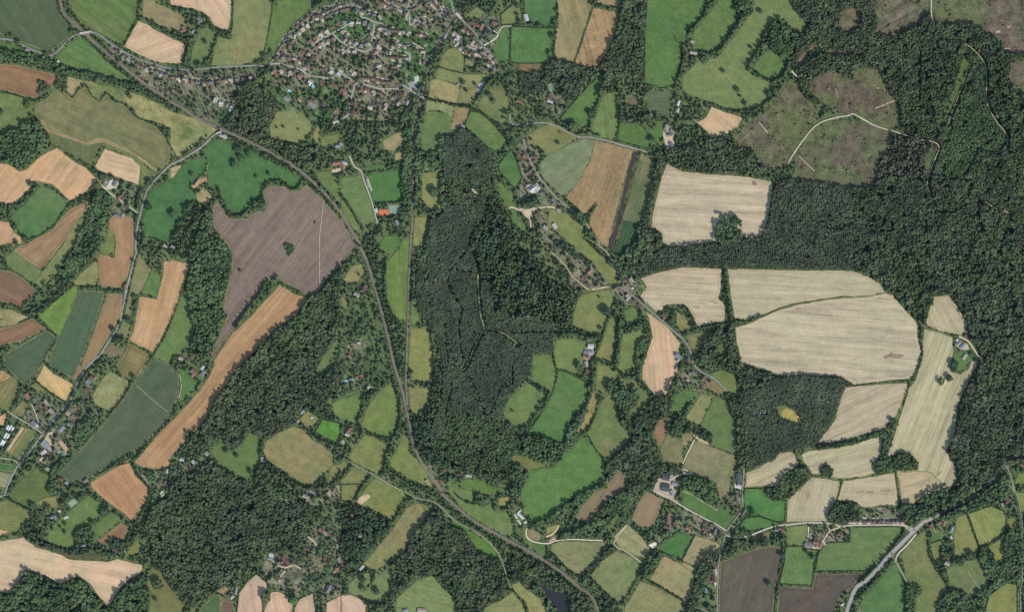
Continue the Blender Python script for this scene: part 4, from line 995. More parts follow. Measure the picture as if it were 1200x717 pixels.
# town streets
for nm, s in (('estate street nearest the northern lane', 'U 530 520 600 460 700 410 760 375 850 330 950 270'),
              ('estate street dropping south to the crescent', 'U 760 375 830 450 940 520 V 80 520 180 560 260 580 320 560 340 470 360 360 370 270'),
              ('curved crescent in the middle of the town', 'V 100 60 220 100 V 220 190 300 215 370 250 470 272'),
              ('street of the terraces at the top of the town', 'V 460 0 500 20 600 60 740 95 860 20'),
              ('short street below the terraces', 'V 740 95 770 200 770 280 850 250 Y 0 240 80 210 180 190'),
              ('street with a turning circle near the cutting', 'V 800 480 860 520 920 550 950 500'),
              ('square close in the middle of the town', 'V 540 560 640 570 750 600 770 640 760 717'),
              ('street along the terrace gardens and over the cutting', 'X 20 660 90 600 100 480 120 400 150 290 200 270 330 300 440 330 560 330 640 330 680 290 780 340 840 390 930 432'),
              ('street joining the northern lane to the terrace', 'W 0 80 130 45 250 70 400 110 500 180 640 200 760 210 X 0 160 120 240'),
              ('short street at the top edge of the town', 'Y 20 40 60 20 110 90 170 190'),
              ('narrow approach to the station building', 'Y 150 470 230 370 320 240 400 100 460 40'),
              ('horseshoe street east of the cutting', 'Y 640 520 560 555 480 530 420 500')):
    road('street', nm, s, 1.75, (160, 157, 146), margin=.5)
road('drive', 'looping pale drive by the red-roofed houses', 'Y 640 515 720 470 785 420 790 380 730 340 660 300', 1.2, (206, 200, 178))
road('drive', 'pale drive branching to the green field corner', 'Y 795 385 850 305 956 297', .9, (200, 194, 170))
# farm tracks and paths
road('track', 'pale track past the western farm barns', 'a1 545 335 590 390 640 430 700 470 770 525', 1.1, (206, 190, 158))
road('track', 'sandy track by the orange clay court', 'c1 45 205 75 265 110 290 130 350 160 430 180 500 205 590', 1.3, (182, 176, 156))
road('track', 'sandy track behind the wood to the white house yard', 'c1 940 500 d1 0 492 60 512 120 500 210 490 250 500', 1.6, SAND)
road('track', 'sandy track running down the wood edge', 'd1 60 512 100 560 105 610', 1.4, SAND)
road('track', 'brown garden path among the strip gardens', 'd2 215 70 300 150 330 200 380 245 440 285 560 265', 1.2, (176, 164, 128))
road('track', 'main forest ride in the boundary wood', 'c2 765 200 770 300 780 420 795 500 740 620 700 717 c3 670 30', 1.7, (142, 150, 106), margin=2.1)
road('track', 'curved forest ride on the east of the boundary wood', 'c2 795 500 850 508 900 525 940 550 d2 50 600', 1.3, (138, 144, 100), margin=1.8)
for nm, s, w in (('dark ride curving down the west of the boundary wood', 'c2 705 60 650 130 605 200 610 280 660 360 680 400 660 480 670 600 690 700', .7),
                 ('dark ride at the heart of the boundary wood', 'c3 670 30 740 100 790 230 820 285 870 190 900 120 956 105 d2 0 700', .7),
                 ('dark cross ride in the boundary wood', 'c2 570 480 580 480 590 600 600 700', .6),
                 ('dark ride along the coarse stand of the boundary wood', 'c1 800 560 740 620 710 717 c2 710 60 760 130 765 200', 1.2),
                 ('dark side ride in the boundary wood', 'c3 625 80 600 200 580 300', .8),
                 ('short dark ride north of the main forest ride', 'c2 640 170 750 190', .6),
                 ('dark ride on the lower edge of the coarse stand', 'd2 0 525 120 520 240 518', .8),
                 ('dark ride through the east plantation', 'f0 375 300 370 430 365 560', .8),
                 ('dark ride in the north-east plantation', 'f0 530 717 560 600', .8),
                 ('dark ride forking in the east wood', 'f1 420 335 600 338 630 345 645 460', .9),
                 ('dark ride winding below the east plantation', 'f1 470 515 560 515 640 470 740 465', .9),
                 ('dark stream line through the east wood', 'f1 880 535 850 620 820 717 f2 825 100', 1.3),
                 ('dark ride down the far east wood', 'f2 860 150 880 300 880 420 760 480', .8)):
    road('ride', nm, s, w, (70, 74, 52), z=1.75, margin=.8)
road('track', 'white sandy track curving across the large heath', 'e1 590 245 630 180 680 110 730 50 780 15 e0 860 660 930 648 f0 0 640 60 672 f1 130 40 250 75 290 88', 1.3, SAND)
road('track', 'pale track through the east plantation', 'f1 290 88 380 115 440 125 480 155 450 240 420 320 415 360 430 420 465 510', 1.1, (176, 168, 134))
road('track', 'white track down from the top edge', 'f0 450 -20 435 60 455 140', 1.2, (198, 190, 164))
road('track', 'pale loop track in the north-east wood', 'f0 520 230 600 235 660 270 710 320 740 370 745 440 750 580 800 680 f1 840 60 865 105 850 160 800 190 750 185', 1.1, (168, 166, 130))
road('track', 'pale track beside the long green ride', 'f0 655 360 620 450 580 560 530 700', .8, (160, 160, 120))
road('track', 'white track on the lane corner of the west heath', 'e0 610 400 655 445', 1.5, (206, 200, 178))
road('track', 'track at the south edge of the east plantation', 'e1 810 598 870 605 f1 0 582', 1.1, (172, 170, 132))
road('track', 'thin pale track in the east wood', 'f1 740 465 790 495 860 520 890 530', 1.1, (190, 182, 150))
for nm, s, w in (('white scrape on the west heath, upper', 'e1 425 15 450 45 475 75', 1.6), ('white scrape on the west heath, lower', 'e1 320 125 380 75', .9),
                 ('white scrape on the large heath', 'e1 650 205 690 245 738 290', 1.5), ('sandy bar in the round heath clearing', 'f0 120 608 180 585 235 562', 2.2),
                 ('white sand pit on the top right heath', 'f0 795 182 822 178', 3.5), ('second white sand pit on the top right heath', 'f0 860 155 878 150', 2.2),
                 ('third white sand pit on the top right heath', 'f0 845 275 880 272', 1.6), ('small white scrape in the round heath clearing', 'f0 130 492 142 498', 2),
                 ('thin white scrape by the ditch on the heath', 'e0 855 500 872 555', .9)):
    road('sand_scrape', nm, s, w * .8, (170, 152, 130))
road('path', 'pale footpath straight across the mauve field', 'b1 860 452 845 560 836 640 b2 834 0 834 265', .8, (182, 162, 138), keep=False)
road('path', 'second faint footpath across the mauve field', 'b1 858 455 780 590 715 700 b2 700 50 655 115 590 205', .6, (168, 150, 130), keep=False)
road('path', 'white path across the blue-green lane field', 'a3 765 115 830 175 940 265', .7, (150, 150, 120), keep=False)
road('path', 'thin path over the olive park field', 'e0 180 330 215 390 265 450 305 510 350 590', .7, (146, 148, 110), keep=False)
road('path', 'thin path in the rough green field', 'f4 640 490 690 560 715 590', .6, (160, 160, 124), keep=False)
road('track', 'pale field track beside the diagonal brown field', 'b2 600 220 650 260 700 290 760 312', 1.4, (110, 132, 74), keep=False)
road('track', 'pale pony track looping below the valley field', 'Q 355 465 350 545 400 600 480 625 600 635 d4 240 318 330 308 430 312 510 315', 1.3, (206, 198, 172))
road('track', 'sandy gallop curving beside the gold plot', 'Q 575 560 640 530 690 480 715 430', 1.8, (208, 180, 146))
road('track', 'pale track joining the chalk corner to the lane', 'd4 575 295 650 220 d4 570 330 640 375 720 435', 1.0, (196, 186, 152))
road('drive', 'pale drive of the pale hamlet farm', 'e4 705 218 703 290 690 325', 1.3, (212, 196, 164))
road('drive', 'pale double drive east of the hamlet farm', 'e4 890 236 825 262 800 295 780 325', 1.3, (212, 196, 164))
road('drive', 'short pale drive meeting the hamlet double drive', 'e4 812 225 825 262', 1.1, (212, 196, 164))
road('drive', 'pale drive of the olive fields barns', 'e3 0 555 30 490 70 415 110 380', 1.1, (204, 194, 166))
road('track', 'track from the dark barns to the dry field', 'e3 0 585 60 610 d3 956 610 870 650', 1.3, (204, 194, 168))
road('track', 'pale farm track at the eastern farm', 'f2 590 545 640 570 670 610 700 655 730 690', 1.3, (208, 194, 162))
road('drive', 'drive of the pale hamlet house', 'd2 440 285 470 275 555 265', 1.0, (208, 194, 164))
road('drive', 'pale drive through the garden woods', 'M 580 265 640 320 700 390 780 430 850 480', 1.3, (196, 184, 158))
road('drive', 'sandy drive of the garden hamlet', 'M 190 540 240 590 320 620 420 590 510 630', 1.2, (206, 186, 158))
road('drive', 'drive down to the pink stubble', 'M 325 655 290 700 270 717', 1.2, (206, 186, 158))
road('drive', 'lane beside the striped vegetable plot', 'Z 80 110 240 210 330 260 490 370', 1.2, (170, 168, 150))
road('drive', 'lane on the lower side of the vegetable plot', 'Z 0 585 120 650 200 700', 1.1, (176, 170, 150))
road('drive', 'pale drive round the village green', 'N 160 320 205 410 250 550', 1.1, (186, 180, 160))
road('path', 'pale path by the light green railway plot', 'b1 715 230 800 232', .8, (190, 180, 150))
road('track', 'pale edge track beside the orange-brown stripe', 'b3 45 30 60 120 40 215', 1.0, (168, 160, 124), keep=False)
road('ditch', 'thin dark ditch across the biggest stubble field', 'e2 440 428 460 424 540 390 630 365 750 345 895 324', .65, (88, 92, 66))

# railways
RAILS = []


def railway(label, s, w=3.1):
    pts = road('railway_bed', 'ballast bed of ' + label, s, w, (134, 126, 111), z=2.2, margin=.4 if w > 3 else -.5)
    vs, fs = [], []
    for tr in (-.85, .85):
        for rl in (-.36, .36):
            v, f, _ = ribbon(pts, .07, 2.5, off=tr + rl)
            fs += [tuple(i + len(vs) for i in q) for q in f]; vs += v
    me = bpy.data.meshes.new('railway_rails'); me.from_pydata(vs, [], fs); me.update()
    tag(link('railway_rails', me, RAILM), 'steel rails of ' + label, kind='structure')
    vs, fs = [], []
    p = np.array(pts); seg = np.linalg.norm(np.diff(p, axis=0), axis=1); cum = np.concatenate([[0], np.cumsum(seg)])
    tt = np.arange(.3, cum[-1], .7)
    X = np.interp(tt, cum, p[:, 0]); Y = np.interp(tt, cum, p[:, 1])
    for i in range(len(tt) - 1):
        d = np.array([X[i + 1] - X[i], Y[i + 1] - Y[i]]); d /= np.linalg.norm(d); n = np.array([-d[1], d[0]])
        for tr in (-.85, .85):
            c = np.array([X[i], Y[i]]) + n * tr
            b = len(vs)
            for a_, b_ in ((.65, .07), (-.65, .07), (-.65, -.07), (.65, -.07)):
                q = c + n * a_ + d * b_; vs.append((wx(q[0]), wy(q[1]), 2.35))
            fs.append((b, b + 1, b + 2, b + 3))
    me = bpy.data.meshes.new('railway_sleepers'); me.from_pydata(vs, [], fs); me.update()
    tag(link('railway_sleepers', me, SLEEPM), 'sleepers of ' + label, kind='structure')


RAILM = plain_mat('rail_steel', (.16, .13, .11)); SLEEPM = plain_mat('sleeper', (.13, .11, .09))
railway('the curving western railway', 'a0 285 -30 305 0 350 60 410 125 465 180 520 230 600 300 680 365 760 430 840 490 956 570 b0 70 610 150 665 270 717 b1 260 45 350 85 430 120 520 165 610 210 680 255 740 300 800 350 860 410 910 465 956 525 c1 50 610 110 710 c2 70 10 120 70 155 160 175 230 205 330 230 420 255 520 275 610 295 700 c3 320 80 345 160 365 250 385 350 400 430 430 510 470 580 520 650 565 710 c4 560 50 640 120 720 190 820 250 956 325 d4 100 375 200 440 300 510 380 580 460 650 530 717 560 750')
railway('the straight northern railway in its cutting', 'Y 500 -30 480 20 390 110 330 230 230 370 150 490 60 640 X 950 180 900 430 870 600 c0 425 700 c1 410 120 410 180 404 300 400 400 395 600 c2 390 0 380 200 375 400 370 550 365 717 c3 362 100 368 190 375 260', 2.3)
F('splayed junction of the cottage lane and the main road', 'yard', (190, 180, 156), 'R 380 225 430 250 470 270 530 240 500 290 440 330 432 270', keep=True)

# water
def water(label, s):
    pts = rough(P(s)); sl, m = raster_poly(pts); mark(KEEP, sl, m); mark(FIELD, sl, m)
    mt, nt, b = new_mat('pond_water'); b.inputs['Base Color'].default_value = (.035, .032, .036, 1); b.inputs['Roughness'].default_value = .15
    b.inputs['Specular IOR Level'].default_value = .5
    tag(link('pond_water', sheet_mesh('pond_water', pts, level_z(sl, m)), mt), label, kind='structure')


water('dark pond in the wood below the railway', 'd4 155 562 200 578 250 602 305 590 312 660 335 717 290 717 240 680 200 630')
water('small dark stream pond in the oxbow', 'b1 118 360 135 335 160 322 150 345 130 372')

# ---------------------------------------------------------------- woods (each wood reads as one mass)
FINE = dict(sp=1.75, r=1.4, h=12, hv=1.6, pal='con')
COARSE = dict(sp=2.7, r=1.75, h=17, hv=5, pal='dark')
DEC = dict(sp=2.5, r=2.0, h=16, hv=4.5, pal='dec')
MIX = dict(sp=2.25, r=1.75, h=15, hv=4, pal='mix')
BELT = dict(sp=2.4, r=1.9, h=12, hv=3.5, pal='dec')
W('fine-grained dark plantation filling most of the boundary wood', 'c1 680 40 760 102 820 172 863 212 870 260 858 330 870 400 840 440 800 470 810 520 740 620 710 717 c2 705 60 760 130 778 230 828 240 848 330 868 420 920 410 956 430 d2 0 440 100 430 240 490 235 520 230 570 230 638 112 640 108 717 d3 95 60 50 110 0 150 c3 956 157 897 265 907 300 956 343 d3 0 340 35 390 45 440 30 490 0 522 c3 942 545 945 620 920 653 850 686 820 660 790 630 700 575 600 525 530 498 492 460 485 410 512 330 562 190 570 0 c2 568 700 540 600 490 470 427 380 417 220 427 150 470 40 480 0 c1 505 558 570 532 590 460 580 370 572 300 577 100 590 92 615 108', **FINE)
W('darker smooth block between the forest rides of the boundary wood', 'c2 610 200 700 170 755 205 765 300 775 420 785 500 735 620 700 690 680 690 668 600 665 480 685 400 665 360 615 280', sp=1.7, r=1.4, h=11, hv=1.2, pal='conb')
W('darker smooth block west of the south field notch', 'c3 700 35 760 -20 d2 40 590 110 640 108 717 d3 95 60 50 110 0 150 c3 900 120 870 190 822 285 745 100', sp=1.7, r=1.4, h=11, hv=1.2, pal='conb')
W('mixed green southern end of the boundary wood', 'c3 600 300 690 260 800 290 822 300 905 310 956 345 d3 0 340 35 390 45 440 30 490 0 522 c3 942 545 945 620 920 653 850 686 820 660 790 630 700 575 600 525 530 498 500 460 560 380', sp=2.1, r=1.6, h=12, hv=3, pal='green')
W('mixed green band across the north of the boundary wood', 'c1 580 330 700 330 760 380 860 330 870 400 840 440 780 470 700 490 620 480 585 440', sp=2.0, r=1.5, h=12, hv=3, pal='green')
W('coarse dark fir stand on the east of the boundary wood', 'c1 870 410 885 430 910 520 956 640 d1 0 640 55 717 d2 20 0 90 80 160 170 215 235 300 280 376 322 348 390 330 460 300 488 240 480 100 430 0 440 c2 956 430 920 410 868 420 848 330 828 240 778 230 760 130 705 60 c1 712 717 745 620 820 520 810 470', **COARSE)
W('tree belt between the railway and the boundary wood', 'c3 408 330 440 290 480 275 512 150 520 0 560 0 557 190 508 330 480 420 490 468 600 530 700 580 790 640 730 640 640 590 500 560 430 480 400 420', sp=2.8, r=1.9, h=15, hv=4, pal='dark')
W('tree belt on the upper west flank of the boundary wood', 'c1 545 110 570 95 568 330 585 440 570 525 505 550 490 520 560 500 552 300', **BELT)
W('trees beside the dry strip west of the boundary wood', 'c2 475 20 420 150 410 220 418 370 440 400 400 350 400 150 440 40 c2 520 560 540 600 565 717 c3 550 10 520 10 c2 520 717', **BELT)
W('dark wood strip along the cutting north of the dry field', 'c1 430 0 445 0 442 180 500 190 545 182 562 110 580 100 570 240 548 290 450 298 435 330 420 480 412 480 418 200', **BELT)
W('dark trees on the west bank of the straight railway', 'c0 425 500 440 550 425 600 415 717 350 717 380 640 c1 398 0 395 200 388 560 350 600 335 560 342 300 358 150 330 0', **BELT)
W('dark trees lining the railway cutting in the town', 'Y 520 10 500 60 420 180 370 220 300 330 250 400 200 500 140 640 90 717 X 990 100 960 200 940 430 930 600 925 717 890 717 890 600 920 430 950 180 Y 60 680 130 560 240 420 330 270 400 150 490 20', sp=2.2, r=1.5, h=13, hv=3, pal='dark')
# north-west
W('belt of trees beside the brown field in the north-west', 'a0 0 272 60 285 200 312 290 345 370 387 480 407 600 432 700 462 800 492 860 530 960 588 950 600 850 562 760 502 650 480 500 440 400 425 330 415 240 375 100 340 0 325', **BELT)
W('copse in the corner of the red-brown field', 'a0 228 455 280 490 320 470 335 445 350 430 375 430 375 500 350 520 330 490 260 520 215 540 220 480', sp=3.2, r=1.9, h=10, hv=3, pal='hedge', floor=False)
W('rounded wood on the left edge above the tramlined stubble', 'a1 0 125 60 80 130 30 190 0 220 10 250 50 285 110 285 138 230 180 170 228 140 268 110 278 60 248 30 238 0 245', **DEC)
W('wood strip under the tramlined stubble', 'a1 0 490 60 512 120 487 180 432 212 382 192 380 150 428 90 478 0 470', sp=2.8, r=1.7, h=9, hv=3, pal='dec')
W('belt of trees running down beside the western farm', 'a1 550 390 612 420 640 450 612 500 592 570 540 640 500 717 435 717 482 630 520 590 530 490 502 440 a2 560 0 560 60 510 130 460 180 402 235 370 225 330 190 280 240 220 290 150 382 125 390 170 340 250 260 330 180 400 80 435 0', **BELT)
W('lower arm of the tree belt beside the lime triangle', 'a2 400 235 420 255 330 330 250 400 205 440 200 425 240 370 330 290 370 228', sp=2.5, r=1.6, h=11, hv=3, pal='dark')
W('strip wood along the emerald meadow, western', 'b1 60 590 75 500 110 470 125 490 60 640 30 690 b2 0 60 -20 60 b1 0 690', sp=2.8, r=1.8, h=13, hv=3, pal='dark')
W('strip wood along the emerald meadow, middle', 'b1 150 470 190 482 185 520 140 600 100 680 b2 70 40 30 100 0 110 0 70 60 0 b1 60 700 110 600', sp=2.8, r=1.8, h=13, hv=3, pal='dark')
W('long wood beside the mauve field', 'b1 205 490 235 470 240 610 305 717 b2 330 60 345 100 330 210 300 300 288 390 318 430 250 540 250 600 230 650 225 700 160 680 120 600 140 520 115 440 105 330 92 220 110 150 112 60 150 0 b1 130 717 170 600', **DEC)
W('copse in the crook of the stream by the emerald meadow', 'b1 447 470 520 440 535 500 500 512 442 500', **BELT)
W('small copse inside the mauve field', 'b2 638 30 665 26 700 58 660 105 652 60', sp=1.8, r=1.5, h=9, hv=2, pal='dec')
W('wood between the northern railway and the dry open pasture', 'b0 380 485 480 440 500 500 560 520 600 560 580 640 590 717 b1 540 0 550 90 600 130 740 160 820 140 840 230 805 280 700 250 600 200 480 140 380 85 285 42 300 0 b0 300 700 350 640 370 560', **MIX)
W('trees on the north side of the curving railway', 'b1 700 250 800 292 830 350 900 430 956 480 956 505 900 445 850 390 790 340 730 290', sp=2.5, r=1.6, h=9, hv=3, pal='dec')
# town and north
W('dense wood between the tan field and the fir wood', 'd0 612 20 765 5 742 200 732 470 620 490 522 525 482 560 500 470 522 410 492 372 540 292 582 200 602 90', **MIX)
W('wood below the two tan fields', 'd0 212 330 290 350 352 368 430 385 500 400 440 452 380 530 320 580 272 540 292 500 200 470 190 440 190 380', **MIX)
W('dark square plantation beside the pond garden', 'd0 42 408 188 402 170 500 100 530 42 520', sp=2.2, r=1.4, h=10, hv=2, pal='con')
W('wooded gardens on the west of the north plantation', 'd0 0 360 28 362 36 540 100 640 130 700 d1 200 10 120 50 80 80 60 110 0 150 c1 940 180 930 120 c0 900 640 950 600 930 500 900 420', sp=4.0, r=1.9, h=11, hv=4, pal='dark', floor=False)
W('trees around the garden of the red house by the fir wood', 'd0 100 600 160 540 190 640 270 640 320 580 260 690 d1 230 20 340 20 370 70 300 50 220 10 150 40', sp=4.0, r=1.9, h=11, hv=4, pal='dark', floor=False)
W('scrubby wood south of the dense north wood', 'd0 522 528 620 492 612 600 630 670 700 670 760 640 750 560 690 490 735 475 780 500 755 520 745 620 830 660 900 700 740 700 600 690 603 510', **MIX)
W('great north wood beyond the park field', 'e0 505 0 956 0 956 45 900 60 878 110 870 150 905 185 956 195 f0 0 175 40 130 45 70 0 48 0 0 130 0 200 10 140 55 125 120 135 190 200 200 230 195 250 240 260 190 370 135 415 50 440 20 430 60 450 130 480 130 640 128 690 148 735 180 790 185 830 235 860 290 900 300 956 275 956 310 900 360 880 430 920 515 956 560 956 717 f1 956 717 0 717 0 590 0 385 110 380 130 330 140 220 190 190 220 100 290 90 f0 262 690 260 600 230 560 190 490 150 392 80 378 0 390 e0 956 448 890 430 850 388 722 462 702 512 780 580 740 590 680 540 640 470 600 440 570 470 620 400 700 350 790 300 750 240 690 270 660 300 640 390 605 335 560 332 482 275 480 230 500 140 560 112 650 200 690 190 700 140 640 80', sp=1.95, r=1.4, h=15, hv=3.5, pal='mix')
W('dense plantation west of the long green ride', 'f0 385 300 520 270 615 305 600 390 550 490 500 600 475 717 f1 470 118 440 122 380 112 300 88 f0 310 717 345 560 362 430', sp=2.6, r=1.5, h=15, hv=4, pal='dark', rows=(68, 1.8))
W('square open pine stand beside the large heath', 'f1 215 85 290 94 380 120 440 130 476 154 450 240 420 318 300 318 140 326 140 225 190 190', sp=2.7, r=1.45, h=14, hv=5, pal='brown')
W('young plantation inside the pale loop track', 'f0 665 325 720 330 740 400 745 560 800 690 f1 830 60 858 105 848 150 800 188 700 180 620 330 425 320 455 240 482 152 f0 545 700 605 520 645 420', sp=1.7, r=1.15, h=8, hv=2.5, pal='dec')
W('dark pine strip along the top right heath', 'f0 755 190 800 200 860 300 880 430 920 520 950 600 f1 950 250 890 290 872 110 f0 830 700 762 560 752 400', sp=2.2, r=1.5, h=16, hv=4, pal='dark')
W('wood between the two top field hedges', 'e0 232 5 420 5 390 80 330 110 282 60', **DEC)
W('clump inside the hedge ring of the park field', 'e0 500 130 560 112 640 200 625 260 600 320 560 328 482 272 470 240', **DEC)
W('conifer belt north of the first pale stubble', 'e1 0 160 30 150 160 115 250 85 300 150 400 180 425 240 500 300 510 342 370 318 250 304 100 298 0 290 d1 870 250 850 238 810 200 790 185 830 170', sp=2.5, r=1.75, h=14, hv=3.5, pal='mix')
W('narrow wood on the west side of the first pale stubble', 'd1 790 190 850 240 832 330 785 470 762 600 840 640 835 700 d2 840 10 830 50 700 130 690 200 662 180 650 110 690 20 d1 700 710 705 600 745 560 770 450 795 310 805 240', **MIX)
W('long plantation belt above the biggest stubble', 'e1 515 345 600 335 700 352 820 372 956 392 956 717 e2 956 172 620 168 240 162 0 152 d2 956 152 800 182 722 214 690 200 702 130 840 57 956 45 e1 80 702 190 690 330 670 445 662 480 562 502 442', sp=2.7, r=1.5, h=14, hv=2.2, pal='con', rows=(87, 1.7))
W('clump set into the first pale stubble', 'e1 187 600 205 548 290 537 325 560 325 650 332 675 190 700 180 680', **DEC)
W('wide east wood of mixed trees', 'f1 0 717 956 717 956 400 f2 956 0 956 717 f3 956 0 956 490 850 560 700 712 560 712 590 640 575 572 520 490 560 420 582 330 600 200 640 110 690 40 702 0 f2 735 690 690 590 640 560 645 480 610 420 570 360 542 308 450 318 420 400 402 482 362 470 290 390 222 310 150 245 80 205 0 178', sp=2.2, r=1.7, h=15, hv=5, pal='mix')
W('wood on the slope below the wide east wood', 'f4 255 120 340 110 420 52 540 12 750 0 f3 800 625 700 712 600 690 f4 640 85 520 140 470 160 390 205 310 232 288 205', **DEC)
W('wood on the south side of the wooded road', 'f4 472 182 560 128 680 85 750 10 f3 800 660 850 600 880 640 860 717 f4 860 60 800 100 700 132 570 180 500 205', **DEC)
# centre east
W('copse round the glade below the stubble', 'e2 150 540 200 500 260 490 290 500 300 600 330 690 352 717 e3 480 48 520 66 440 90 420 150 330 130 310 100 300 50 222 25 150 20 80 0 e2 62 690 62 660 120 580', **MIX)
W('dark square wood with the yellow clearing', 'e3 440 102 480 87 560 68 700 62 830 71 905 81 912 110 880 180 850 288 800 368 748 440 660 478 620 480 542 490 512 530 430 558 370 588 340 568 302 520 300 450 302 340 262 240 252 200 312 190 335 135 430 150', **FINE)
W('deciduous margin on the west of the dark square wood', 'e3 250 200 312 190 340 300 360 450 370 585 335 620 302 520 302 340', **MIX)
W('curving tree belt in the pale stubble', 'f3 0 430 40 418 100 398 140 370 200 382 220 412 210 460 190 510 150 525 168 450 162 400 100 410 0 445 e3 956 445 850 465 750 470 745 450 850 448 956 428', sp=2.0, r=1.7, h=11, hv=2.5, pal='dark')
W('round clump in the pale stubble', 'f3 115 552 150 530 220 515 270 495 330 510 365 555 360 590 250 590 210 585 130 617 120 580', sp=2.4, r=1.9, h=13, hv=3, pal='dark')
W('little clump on the boundary of the pale fields', 'e3 770 600 790 565 820 565 840 590 830 628 785 620', sp=2.2, r=1.8, h=11, hv=2, pal='dark')
W('double clump at the corner of the emerald paddock', 'e3 545 692 545 650 580 602 650 572 710 592 715 620 640 700 e4 640 38 590 80 510 86 470 60 470 22 530 5', sp=2.5, r=1.9, h=13, hv=3, pal='dark')
W('square clump below the pale scorched field', 'e4 812 190 840 110 860 98 956 95 f4 10 110 12 190 0 215 e4 900 218 820 212', sp=2.5, r=1.9, h=14, hv=3, pal='dark')
W('small rectangular wood beside the emerald strip', 'e3 0 622 50 622 130 652 180 662 200 717 e4 205 92 190 130 130 108 60 48 0 28', **DEC)
W('trees round the olive fields barns', 'e3 15 348 80 380 165 410 160 440 100 432 60 425 90 400 10 368', sp=2.6, r=1.9, h=11, hv=3, pal='dark')
W('curved copse in the east valley', 'd3 522 130 550 92 610 92 650 150 700 132 714 180 682 238 645 225 655 300 670 380 640 380 602 310 587 230 580 182', **DEC)
W('hook-shaped tree belt west of the tan stubble', 'd2 742 430 770 470 780 540 760 600 740 690 d3 725 10 720 60 695 60 695 0 d2 700 620 692 590 745 552 740 492 660 535 620 532 630 508 700 478', sp=2.4, r=1.7, h=11, hv=3, pal='dec')
W('diagonal valley wood from the stubble to the brown field', 'd3 800 190 860 172 900 230 862 290 805 330 782 400 800 470 840 540 870 582 950 602 940 622 830 622 780 700 d4 700 30 650 70 620 40 d3 650 700 655 640 602 582 540 660 520 640 522 555 622 480 682 400 692 300 755 240', **MIX)
W('trees on the east side of the tan stubble', 'd3 870 340 956 272 956 375 900 402 872 380 d3 930 32 956 10 956 60 930 110 885 180 870 150 912 80', **DEC)
W('rectangular copse on the valley field edge', 'd3 42 492 62 402 130 402 200 412 280 452 290 490 270 540 230 550 130 535 60 507', **DEC)
W('tree bank at the south-east foot of the boundary wood', 'd3 0 567 50 562 90 592 80 640 50 717 d4 40 60 30 95 0 90', **DEC)
W('strip of trees between the rich green and tan fields', 'd3 322 342 370 282 400 252 430 252 402 310 352 378 382 400 332 468 292 478 302 400', **BELT)
W('tree line under the brightest green field', 'd4 130 215 210 188 270 132 340 80 430 32 490 0 d3 520 640 540 690 d4 480 20 450 50 370 110 290 170 230 222 110 242', **BELT)
W('curving tree belt below the brown field', 'd4 620 42 660 32 700 60 600 170 520 250 500 300 330 302 235 330 222 318 290 272 370 252 450 202 540 92', **BELT)
W('trees between the two square fields', 'd4 382 530 450 460 520 372 570 332 590 366 500 430 440 510 480 570 530 610 596 665 560 717 500 670 430 600', sp=2.5, r=1.8, h=10, hv=3, pal='dark')
W('wood on the bank south of the chalk corner', 'd4 722 530 750 450 770 395 800 378 840 402 800 480 765 530', **DEC)
W('wood along the lower railway and pond', 'd4 0 352 60 392 200 462 330 562 430 652 495 717 330 717 320 640 310 592 250 602 190 572 150 552 110 522 80 560 30 540 0 560', **MIX)
W('trees on the west bank of the dark pond', 'd4 85 575 140 562 200 640 262 705 250 712 180 650 120 600', **BELT)
W('wood west of the dark bare field', 'e4 120 400 200 360 205 430 180 462 150 520 110 602 60 700 50 717 0 717 40 622 80 490', **MIX)
W('roadside trees in the hamlet', 'e4 250 320 300 310 380 320 480 310 480 345 400 345 330 345 240 400 215 410', sp=2.6, r=1.9, h=10, hv=3, pal='dark')
W('wood on the right edge of the small gold-green field', 'f4 702 352 730 340 780 382 800 460 840 432 842 330 862 260 930 235 945 260 945 480 930 540 860 545 762 620 692 680 672 640 762 570 742 500 702 412', **BELT)
W('wood at the bottom edge of the south-east', 'f4 542 592 640 612 662 650 690 690 680 717 430 717 482 650', **BELT)
W('clump at the top of the emerald triangle', 'f4 292 572 330 547 370 570 390 600 342 640 340 717 302 717', **BELT)
# south
W('big wood at the bottom beside the striped hay field', 'c4 502 162 540 152 620 242 700 262 760 382 860 422 900 432 938 530 950 590 900 642 800 690 750 717 690 717 640 642 572 560 512 502 422 530 352 590 292 640 250 690 190 690 210 665 250 660 290 600 272 540 302 482 262 452 370 372 392 290 470 212', **MIX)
W('wood between the garden hamlet and the curved field', 'c4 0 130 50 112 170 150 230 190 285 200 272 258 202 310 130 420 80 440 20 480 0 470', sp=2.8, r=1.9, h=13, hv=4, pal='dark')
W('hanger wood on the diagonal ridge', 'b2 770 322 830 312 956 165 c2 20 160 0 250 b2 950 300 930 560 900 590 840 680 b3 790 80 930 10 956 0 956 110 900 172 850 250 740 262 720 310 660 352 525 425 480 372 440 362 400 440 340 480 292 402 250 440 200 490 105 470 92 372 140 382 205 310 262 190 332 100 390 10 b2 395 712 520 582 620 492 702 442 752 370', **MIX)
W('wooded gardens west of the railway fork', 'c2 60 120 110 140 130 200 100 260 40 320 150 330 170 420 230 560 260 717 c3 290 20 270 80 180 130 100 160 0 185 b3 956 190 940 120 956 0 c2 0 717 0 380 40 350 0 300', sp=4.7, r=1.9, h=10, hv=4, pal='dec', floor=False)
W('great wood of the south-west', 'b3 0 650 60 620 150 600 215 530 270 572 340 612 440 662 420 717 b4 440 60 480 20 500 0 640 0 700 70 800 130 800 200 760 330 700 345 620 380 540 380 500 372 492 450 430 520 362 580 272 590 172 660 95 690 42 620 0 572 a4 950 525 880 472 852 400 852 300 800 250 860 130 956 60', **MIX)
